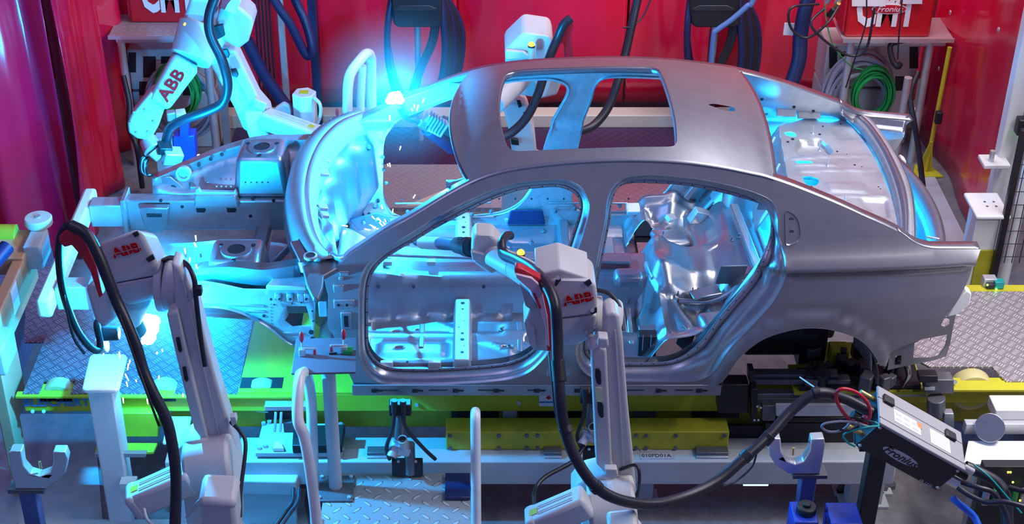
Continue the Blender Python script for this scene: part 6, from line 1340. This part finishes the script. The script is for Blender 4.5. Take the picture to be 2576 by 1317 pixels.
# pipe fixtures under the sill
def pipefix(px, py, Y, label, full=True):
    t = thing('pipe_clamp_fixture', label, 'fixture', (at(px, py, Y=Y).x, Y, .25)); P = lambda x, y, d=0: at(px + x, py + y, Y=Y + d)
    MB().cyl(P(22, 62), P(20, -10), .030, n=20).build('upright_tube', DSTEEL, t, smooth=40)
    MB().box(P(-2, 0), (.12, .07, .07), (0, .25, 0)).build('clamp_block', GALV, t, bevel=.02, seg=3)
    for a, b in (((-26, 22, -.05), (-14, -10, 0)), ((2, -22, -.05), (14, 8, .0))):
        q0, q1 = P(*a), P(*b); MB().cyl(q0, q1, .026, n=20).build('cross_tube', GALV, t, smooth=40); d = (q0 - q1).normalized(); MB().cyl(q0 + d * .001, q0 + d * .004, .02, n=16).build('tube_bore', BLACK, t)
    MB().cyl(P(-8, -25), P(-2, -90), .022, n=16).build('upper_tube', DSTEEL, t, smooth=40)
    MB().box(P(-3, -102), (.12, .06, .075)).build('camera_box', BLK, t, bevel=.006)
    for dx in (-18, 4): MB().cyl(P(dx, -90, -.05), P(dx, -120, -.05), .017, n=14).build('cable_gland', BLK, t, smooth=40)
    for dx, e in ((-18, -38), (4, 55)): MB().tube([P(dx, -92, -.05), P(dx - (4 if dx < 0 else -8), -50, -.05), P(e, 0, -.03), P(e + (8 if e < 0 else 30), 28, 0)], .011, 8).build('cable', HOSE, t, smooth=60)
    MB().box(P(15, 48), (.17, .03, .11)).build('mount_plate', BLK, t, bevel=.004)
    for dx in (-8, 36): MB().cyl(P(dx, 34, -.02), P(dx, 34, -.01), .008, n=8).build('screw', GALV, t)
pipefix(1010, 1126, 6.60, 'pipe clamp fixture with two open tube ends under the front door sill')
pipefix(1490, 1095, 6.62, 'pipe clamp fixture with brown cable coil, partly behind the centre robot arm')
# ---- tilted wire feeder
P0 = at(2215, 1064, Y=5.9); A = at(2423, 1180, Y=5.86) - P0; B = at(2249, 997, Y=6.14) - P0; C = at(2161, 1160, Y=5.84) - P0
print('feeder dims', A.length, B.length, C.length, A.normalized().dot(B.normalized()), A.normalized().dot(C.normalized()), B.normalized().dot(C.normalized()))
B = (B - A * (B.dot(A) / A.dot(A))); nrm = A.cross(B).normalized(); C = nrm * (C.dot(nrm)) if abs(C.dot(nrm)) > .05 else C
t = thing('wire_feeder', 'tilted black wire feeder box with a grey lid and white oval badge', 'wire feeder', (P0.x + .2, P0.y + .1, 0))
def fbox(name, a0, a1, b0, b1, c0, c1, m, bev=.004, par=None):
    q = [P0 + A * a + B * b + C * c for a, b, c in ((a0, b0, c0), (a1, b0, c0), (a1, b1, c0), (a0, b1, c0))]
    return MB().prism(q, C * (c1 - c0)).build(name, m, par or t, bevel=bev)
fbox('body', 0, 1, 0, 1, 0, 1, mat('feeder_black', (.018, .015, .022), .4), .008)
LID = fbox('lid', -.02, 1.02, -.04, 1.02, -.05, .04, mat('feeder_lid_grey', (.34, .33, .35), .45, .2), .006)
fbox('lid_seam', -.022, 1.022, .68, .69, -.056, -.04, BLACK, 0, LID); fbox('lid_seam', -.022, 1.022, .12, .135, -.056, -.04, BLACK, 0, LID)
for a in (.10, .86): fbox('lid_handle', a - .07, a + .06, .60, .82, -.13, -.05, BLACK, .012, LID)
fbox('printed_label', .16, .48, .24, .58, -.058, -.05, PAPER, 0, LID); fbox('orange_label', .44, .5, .44, .58, -.060, -.057, mat('orange_print', (.7, .25, .08), .5), 0); fbox('printed_label', .60, .84, .20, .60, -.058, -.05, PAPER, 0, LID)
for k in range(6): fbox('print_line', .62, .82, .25 + .05 * k, .26 + .05 * k, -.0605, -.058, CLEAR, 0, LID)
for k in range(3):
    for j in range(2): fbox('print_line', .18 + .10 * k, .25 + .10 * k, .30 + .14 * j, .36 + .14 * j, -.0605, -.058, CLEAR, 0, LID)
fbox('bottom_foot', 0, 1, .1, .9, 1.0, 1.06, BLACK, .006)
fn = -(A.cross(C)).normalized(); fn = fn if fn.y < 0 else -fn
def fp(a, c, o=.003): return P0 + A * a + C * c + fn * o
E = [fp(.43 + .21 * math.cos(2 * math.pi * k / 36), .60 + .15 * math.sin(2 * math.pi * k / 36)) for k in range(36)]
MB().prism(E, fn * -.006).build('oval_badge', CLEAR, t)
text('Fronius', 'lettering', BLK, t, fp(.43, .60, .0045), A, -C, .062, .0005, sx=1.05, bold=.001, shear=.25)
for a, c in ((.03, .12), (.97, .12), (.03, .9), (.97, .88)): q = fp(a, c, 0); MB().ball(q, .009, 10).build('cap_screw', ALU, t, smooth=60)
text('VR 1550', 'lettering', CLEAR, t, fp(.84, .93, .004), A, -C, .022, .0004)
q = P0 + A * .30 + B * .5 + C * 1.06; MB().b2((q.x - .035, q.y - .03, 0), (q.x + .055, q.y + .05, q.z)).build('support_post', BLK, t, bevel=.006)
MB().box(q + V((-.02, 0, .0)), (.16, .12, .02)).build('bracket', BLK, t, bevel=.004)
for k, (a, b, c, r, m) in enumerate(((0, .5, .3, .03, BLK), (0, .4, .55, .022, BLK), (0, .2, .75, .014, BRASS), (0, .8, .2, .014, BRASS), (0, .8, .6, .014, GALV))):
    q = P0 + A * a + B * b + C * c; MB().cyl(q, q - A.normalized() * .08, r, n=14).build('connector', m, t, smooth=40)
for k, (b, c, r, m) in enumerate(((.3, .2, .018, ALU), (.3, .45, .018, BLK), (.3, .75, .03, ALU), (.6, .9, .02, ALU))):
    q = P0 + A + B * b + C * c; MB().cyl(q, q + A.normalized() * .10, r, n=14).build('connector', m, t, smooth=40)
cable('red_cable', [(2180, 1065, 5.9), (2172, 1048, 5.88), (2187, 1050, 5.85), (2185, 1018, 5.82), (2160, 990, 5.8), (2130, 978, 5.8), (2108, 982, 5.8), (2104, 1004, 5.82), (2120, 1035, 5.84), (2145, 1060, 5.86), (2180, 1068, 5.9)], .009, RED, 'bright red cable forming a ring beside the tilted black wire feeder')
cable('thin_cable', [(2200, 1062, 5.9), (2150, 1050, 5.86), (2110, 1058, 5.85), (2108, 1075, 5.85), (2130, 1082, 5.86), (2160, 1072, 5.88)], .006, HOSE, 'grey cable loop under the red ring cable')
cable('thin_cable', [(2195, 1075, 5.9), (2140, 1060, 5.84), (2085, 1062, 5.82), (2067, 1072, 5.82), (2085, 1085, 5.84), (2120, 1080, 5.86), (2150, 1050, 5.88)], .006, GREYC, 'pale cable loop reaching furthest left of the wire feeder')
cable('thin_cable', [(2200, 1060, 5.9), (2210, 1070, 5.88), (2180, 1074, 5.86), (2125, 1090, 5.86), (2130, 1110, 5.87), (2150, 1122, 5.9)], .005, TEAL, 'thin teal cable curl left of the wire feeder')
cable('thin_cable', [(2450, 1168, 5.9), (2490, 1200, 5.85), (2530, 1245, 5.8), (2570, 1290, 5.75)], .005, TEAL, 'thin teal cable running from the wire feeder to the lower right corner')
cable('black_hose', [(2428, 1172, 6.0), (2470, 1190, 5.98), (2510, 1215, 5.95), (2530, 1250, 5.9), (2535, 1330, 5.8)], .03, HOSE, 'thick black hose leaving the right end of the wire feeder', 'hose')
cable('blue_hose', [(2395, 1250, 5.85), (2420, 1272, 5.82), (2450, 1298, 5.8), (2465, 1330, 5.75)], .018, mat('bright_blue_hose', (.02, .12, .65), .35), 'bright blue hose under the right end of the wire feeder', 'hose')
for k, (q, lab) in enumerate((([(2410, 1225, 5.85), (2440, 1245, 5.8), (2480, 1262, 5.75), (2530, 1262, 5.7), (2600, 1280, 5.65)], 'black hose running right below the teal cable'), ([(2420, 1212, 5.88), (2460, 1225, 5.82), (2500, 1240, 5.8), (2530, 1290, 5.75), (2540, 1330, 5.7)], 'black hose curving down beside the blue hose'), ([(2540, 1225, 5.9), (2575, 1235, 5.85), (2600, 1240, 5.8)], 'short black hose at the right border'))): cable('black_hose', q, .014, HOSE, lab, 'hose')
cable('antenna_rod', [(2012, 948, 6.2), (2050, 974, 6.1), (2078, 992, 6.0), (2100, 1004, 5.95)], .004, GALV, 'thin metal rod sticking up left of the red ring cable', 'rod')
cable('thin_cable', [(1905, 1135, 5.72), (1890, 1175, 5.7), (1850, 1210, 5.65), (1820, 1222, 5.6)], .005, HOSE, 'thin black cable hanging under the rising hose')
# blue containers bottom right
t = thing('blue_box', 'dark blue speckled metal box at the bottom edge under the wire feeder', 'box', at(2115, 1300, Y=5.9)); p = at(2115, 1266, Y=5.95)
MB().b2((p.x - .075, 5.8, 0), (p.x + .08, 5.96, p.z)).build('body', BLUE, t, bevel=.004); MB().b2((p.x - .08, 5.79, p.z - .10), (p.x - .065, 5.8, p.z - .04)).build('latch', ALU, t)
t = thing('capped_blue_canister', 'blue canister with a black ribbed screw cap and lime stripe', 'canister', at(2028, 1300, Y=5.9)); p = at(2028, 1286, Y=5.9)
MB().b2((p.x - .07, 5.82, 0), (p.x + .05, 5.98, p.z)).build('body', BLUE, t, bevel=.006); MB().cyl(p + V((0, .0, 0)), p + V((0, 0, .04)), .05, n=24).build('screw_cap', BLACK, t, bevel=.006); MB().cyl(p + V((0, 0, .04)), p + V((0, 0, .055)), .02, n=16).build('cap_knob', BLK, t, bevel=.004)
MB().b2((p.x - .071, 5.815, p.z - .2), (p.x - .055, 5.82, p.z - .03)).build('lime_stripe', mat('lime_print', (.45, .8, .02), .5), t)
# ---- black slide unit under the rear wheel arch
t = thing('slide_unit', 'black and grey linear slide unit in front of the rear wheel arch', 'slide unit', (1.9, 6.9, .3))
def sl(name, x0, y0, x1, y1, Y, d, m, b=.004): return MB().slab([(x0, y0), (x1, y0), (x1, y1), (x0, y1)], Y, d).build(name, m, t, bevel=b)
sl('rail_bar', 1892, 942, 2110, 950, 6.95, .06, DSTEEL); sl('rail_bar', 1892, 956, 2140, 968, 6.93, .06, DSTEEL); sl('rail_bar', 1900, 990, 2330, 998, 6.92, .05, STEEL); sl('rail_bar', 1900, 1002, 2250, 1018, 6.90, .06, DSTEEL)
sl('end_plate', 1884, 934, 1898, 962, 6.88, .08, BLK); sl('end_plate', 1890, 978, 1906, 1062, 6.86, .08, BLK); sl('motor_box', 1806, 967, 1885, 1040, 6.88, .10, BLK, .01)
sl('rexroth_block', 1918, 1020, 1950, 1058, 6.85, .08, DSTEEL); sl('long_plate', 1952, 1018, 2160, 1046, 6.82, .02, FRAMEP); sl('cross_profile', 1962, 1050, 2150, 1062, 6.88, .05, BLK)
sl('lower_case', 1925, 1064, 2180, 1128, 6.93, .05, BLK); sl('lower_tray', 1830, 1070, 1925, 1128, 6.97, .02, BLK)
MB().prism([at(x, y, Z=.80) for x, y in [(1982, 916), (2300, 905), (2330, 985), (1998, 986)]], (0, 0, -.02)).build('yellow_plate', YELD, t, bevel=.002)
MB().prism([at(x, y, Z=.83) for x, y in [(2000, 925), (2300, 910), (2318, 968), (2012, 972)]], (0, 0, -.03)).build('black_plate', BLK, t, bevel=.002)
rnd = random.Random(3)
for k in range(26):
    px, py = rnd.uniform(2030, 2250), rnd.uniform(880, 965); p = at(px, py, Z=.86); s = rnd.uniform(.03, .09)
    MB().box(p, (s, s * .8, rnd.uniform(.04, .10)), (0, 0, rnd.uniform(0, 1.5))).build('machine_block', (BLK, DSTEEL, ROBD)[k % 3], t, bevel=.006)
for k in range(5): MB().tube([at(2240, 940 - 5 * k, Z=.86), at(2262 + 3 * k, 900 - 3 * k, Z=.95), at(2282 + 2 * k, 940, Z=.88), at(2270, 975, Z=.84)], .007, 6).build('cable', BLACK, t, smooth=60)
sl('head_block', 2328, 955, 2400, 990, 6.86, .08, DSTEEL); sl('head_cap', 2312, 945, 2360, 962, 6.83, .06, BLK); MB().cyl(at(2355, 1000, Y=6.85), at(2355, 1040, Y=6.85), .05, n=20).build('drive_motor', DSTEEL, t, bevel=.004)
sl('small_name_plate', 2326, 973, 2352, 981, 6.855, .004, ALU, 0); sl('clear_cube', 2376, 1040, 2400, 1078, 6.8, .05, STEEL2)
for px, py in ((1905, 1022), (1914, 1025), (1898, 1056), (1908, 1056)): MB().cyl(at(px, py, Y=6.858), at(px, py, Y=6.85), .006, n=8).build('screw', GALV, t)
t = thing('turntable_unit', 'black drum unit lying on the conveyor inside the rear wheel arch', 'drum', (1.75, 7.4, .73))
MB().cyl((1.55, 7.35, .93), (1.95, 7.35, .93), .16, n=32).build('drum', BLK, t, bevel=.01); MB().cyl((1.45, 7.55, .86), (2.1, 7.55, .86), .12, n=28).build('drum', DSTEEL, t, bevel=.01); MB().b2((1.85, 7.2, .74), (2.0, 7.5, 1.05)).build('black_column', BLK, t, bevel=.006); MB().b2((2.02, 7.15, .80), (2.12, 7.25, .90)).build('yellow_block', YEL, t, bevel=.004)
# ---- right side bench
t = thing('bright_work_bench', 'brightly lit white bench top with a grey front rail at the right border', 'bench', (3.0, 6.5, 0)); zz = .62
MB().prism([at(x, y, Z=zz) for x, y in [(2436, 1108), (2650, 1108), (2650, 1166), (2424, 1166)]], (0, 0, -.03)).build('bench_top', mat('bench_white', (.86, .85, .86), .35), t, bevel=.003)
q = at(2500, 1168, Z=zz); MB().b2((q.x - .1, q.y - .02, zz - .12), (q.x + .5, q.y, zz - .03)).build('front_rail', FRAMEP, t, bevel=.003); MB().b2((q.x - .08, q.y, 0), (q.x, q.y + .06, zz - .12)).build('leg', FRAMEP, t); MB().b2((q.x + .02, q.y - .022, zz - .10), (q.x + .10, q.y - .02, zz - .07)).build('name_plate', ALU, t)
q = at(2480, 1092, Z=zz); MB().b2((q.x - .12, q.y, zz), (q.x + .5, q.y + .05, zz + .07)).build('back_rail', GALV, t, bevel=.004)
q = at(2540, 1060, Z=zz + .06); MB().b2((q.x - .09, q.y, zz + .07), (q.x + .15, q.y + .14, zz + .14)).build('white_block', WHITE, t, bevel=.006)
tag(MB().cyl(at(2490, 1075, Z=zz + .07), at(2490, 1075, Z=zz + .09), .08, n=30).build('slotted_disc', STEEL, bevel=.003), 'flat steel disc lying behind the bright bench', 'disc')
t = thing('control_rack', 'dark open rack with small lit LEDs below the bright bench', 'rack', (3.0, 6.2, 0)); q = at(2530, 1220, Y=6.25)
MB().b2((q.x - .12, 6.28, 0), (q.x + .4, 6.34, q.z + .10)).build('back_panel', BLK, t, bevel=.003)
for k in range(5): MB().b2((q.x - .10 + .05 * k, 6.25, q.z - .14), (q.x - .07 + .05 * k, 6.28, q.z - .04)).build('terminal_block', GREEN if k % 2 else GREYC, t, bevel=.002)
for px, py, m in ((2536, 1187, LEDY), (2542, 1187, LEDY), (2548, 1212, LEDY), (2566, 1258, LEDY), (2570, 1236, LEDG)): MB().ball(at(px, py, Y=6.24), .006, 8).build('led', m, t)
for k in range(3): p = at(2480 + 30 * k, 1290, Z=.3); MB().box(p, (.14, .10, .06), (0, 0, .3 * k)).build('metal_box', STEEL2, t, bevel=.004)
t = thing('light_barrier_sensor', 'teal sensor with green LEDs on a grey bracket behind the car tail', 'sensor', (at(2488, 705, Z=.74).x, 7.85, .74)); p = at(2488, 706, Z=.76)
MB().box(p, (.08, .06, .06)).build('bracket', GALV, t, bevel=.004); MB().box(p + V((.05, -.03, 0)), (.06, .05, .05)).build('sensor_body', TEAL, t, bevel=.004); MB().box(p + V((0, -.04, -.005)), (.05, .04, .03)).build('lens_block', BLK, t, bevel=.004)
for dx, dz in ((-.03, .012), (.03, -.02)): MB().ball(p + V((dx, -.065, dz)), .007, 8).build('led', LEDG, t)
tag(MB().cyl(at(1870, 1216, Y=6.75), at(1932, 1216, Y=6.75), .012, n=12).build('lamp_tube', TUBEL, smooth=40), 'short glowing cyan tube under the machine base beam', 'lamp')
# machine feet area right
t = thing('column_foot', 'grey column foot bolted to a plate under the machine base, left of the wire feeder', 'column foot', at(2160, 1240, Z=0))
p = at(2165, 1225, Z=0); MB().b2((p.x - .08, p.y, .02), (p.x + .08, p.y + .12, .30)).build('column', FRAMEP, t, bevel=.006); MB().b2((p.x - .17, p.y - .08, 0), (p.x + .17, p.y + .14, .02)).build('foot_plate', FRAMEP, t, bevel=.003)
for dx in (-.13, .13): MB().cyl((p.x + dx, p.y - .04, .02), (p.x + dx, p.y - .04, .045), .02, n=6).build('anchor_bolt', DSTEEL, t)
# ---- tan frame at the left border
t = thing('tan_lift_frame', 'tan steel frame with grey end boxes and a guide wheel at the left border', 'frame', (-2.85, 7.3, 0)); zf = 1.2
def tf_(name, lo, hi, m, b=.008): return MB().b2(lo, hi).build(name, m, t, bevel=b)
e = at(82, 606, Z=zf); xx = e.x
tf_('long_beam', (xx - .07, 6.2, zf - .26), (xx, e.y, zf), TAN); tf_('back_beam', (xx - .9, e.y - .22, zf - .10), (xx, e.y + .10, zf + .02), TAN)
tf_('leg', (xx - .07, 6.95, 0), (xx, 7.10, zf - .26), TAN); tf_('leg', (xx - .07, 6.3, 0), (xx, 6.42, zf - .26), TAN)
tf_('diagonal_plate', (xx - .03, 7.10, .45), (xx - .01, 7.3, zf - .26), TAN)
tf_('end_box', (xx - .015, e.y - .16, zf - .10), (xx + .09, e.y + .05, zf + .06), FRAMEP, .012); q = at(8, 850, X=xx)
tf_('end_box', (xx - .01, q.y - .22, q.z - .10), (xx + .06, q.y + .02, q.z + .07), FRAMEP, .012)
q = at(96, 550, Z=zf + .10); MB().lathe(q + V((0, 0, -.04)), (0, 0, 1), [(.03, 0), (.078, .002), (.082, .01), (.082, .045), (.076, .052), (.02, .054)], 32).build('guide_wheel', CREAM, t, smooth=40)
MB().cyl(q + V((0, 0, .014)), q + V((0, 0, .022)), .018, n=14).build('wheel_bolt', GALV, t)
q = at(15, 585, Z=zf + .03); MB().cyl(q + V((-.05, 0, -.01)), q + V((.06, 0, -.01)), .06, n=24).build('yellow_roller', YEL, t, smooth=40)
MB().cyl(at(-40, 690, Y=7.4), at(18, 620, Y=7.6), .045, n=20).build('shaft', NAVY, t, smooth=40); q = at(38, 742, X=xx + .002); MB().b2(q + V((-.002, -.07, -.09)), q + V((.003, .05, .07))).build('notice_sheet', PAPER, t)
struct(MB().prism([at(x, y, Z=.45) for x, y in [(70, 668), (170, 672), (140, 860), (60, 860)]], (0, 0, -.01)).build('floor_plate_blue', TRD))
# ---- welding fume around the flashes (added volume that scatters arc light, for the glow)
def haze(p, r, dens, lab):
    m = bpy.data.materials.new('glow_haze'); m.use_nodes = True; nt = m.node_tree; nt.nodes.remove(nt.nodes['Principled BSDF']); L = nt.links
    vs = nt.nodes.new('ShaderNodeVolumeScatter'); vs.inputs['Color'].default_value = (.9, .95, 1, 1); out = nt.nodes['Material Output']
    tc = nt.nodes.new('ShaderNodeTexCoord'); ln = nt.nodes.new('ShaderNodeVectorMath'); ln.operation = 'LENGTH'; L.new(tc.outputs['Object'], ln.inputs[0])
    mr = nt.nodes.new('ShaderNodeMapRange'); mr.inputs['From Min'].default_value = 0; mr.inputs['From Max'].default_value = r; mr.inputs['To Min'].default_value = dens; mr.inputs['To Max'].default_value = 0
    L.new(ln.outputs['Value'], mr.inputs['Value']); L.new(mr.outputs[0], vs.inputs['Density']); L.new(vs.outputs[0], out.inputs['Volume'])
    o = MB().ball((0, 0, 0), r, 20).build('glow_haze', m, smooth=60)
    for v in o.data.vertices: v.co.z -= r
    o.location = p; tag(o, lab, 'smoke'); o['kind'] = 'stuff'; return o
haze(ARC_A + V((.02, -.13, .12)), .50, .10, 'added glowing blue fume around the flash on the far pillar')
haze(ARC_B + V((.06, .0, .16)), .42, .22, 'added glowing blue fume around the flash under the left near robot')
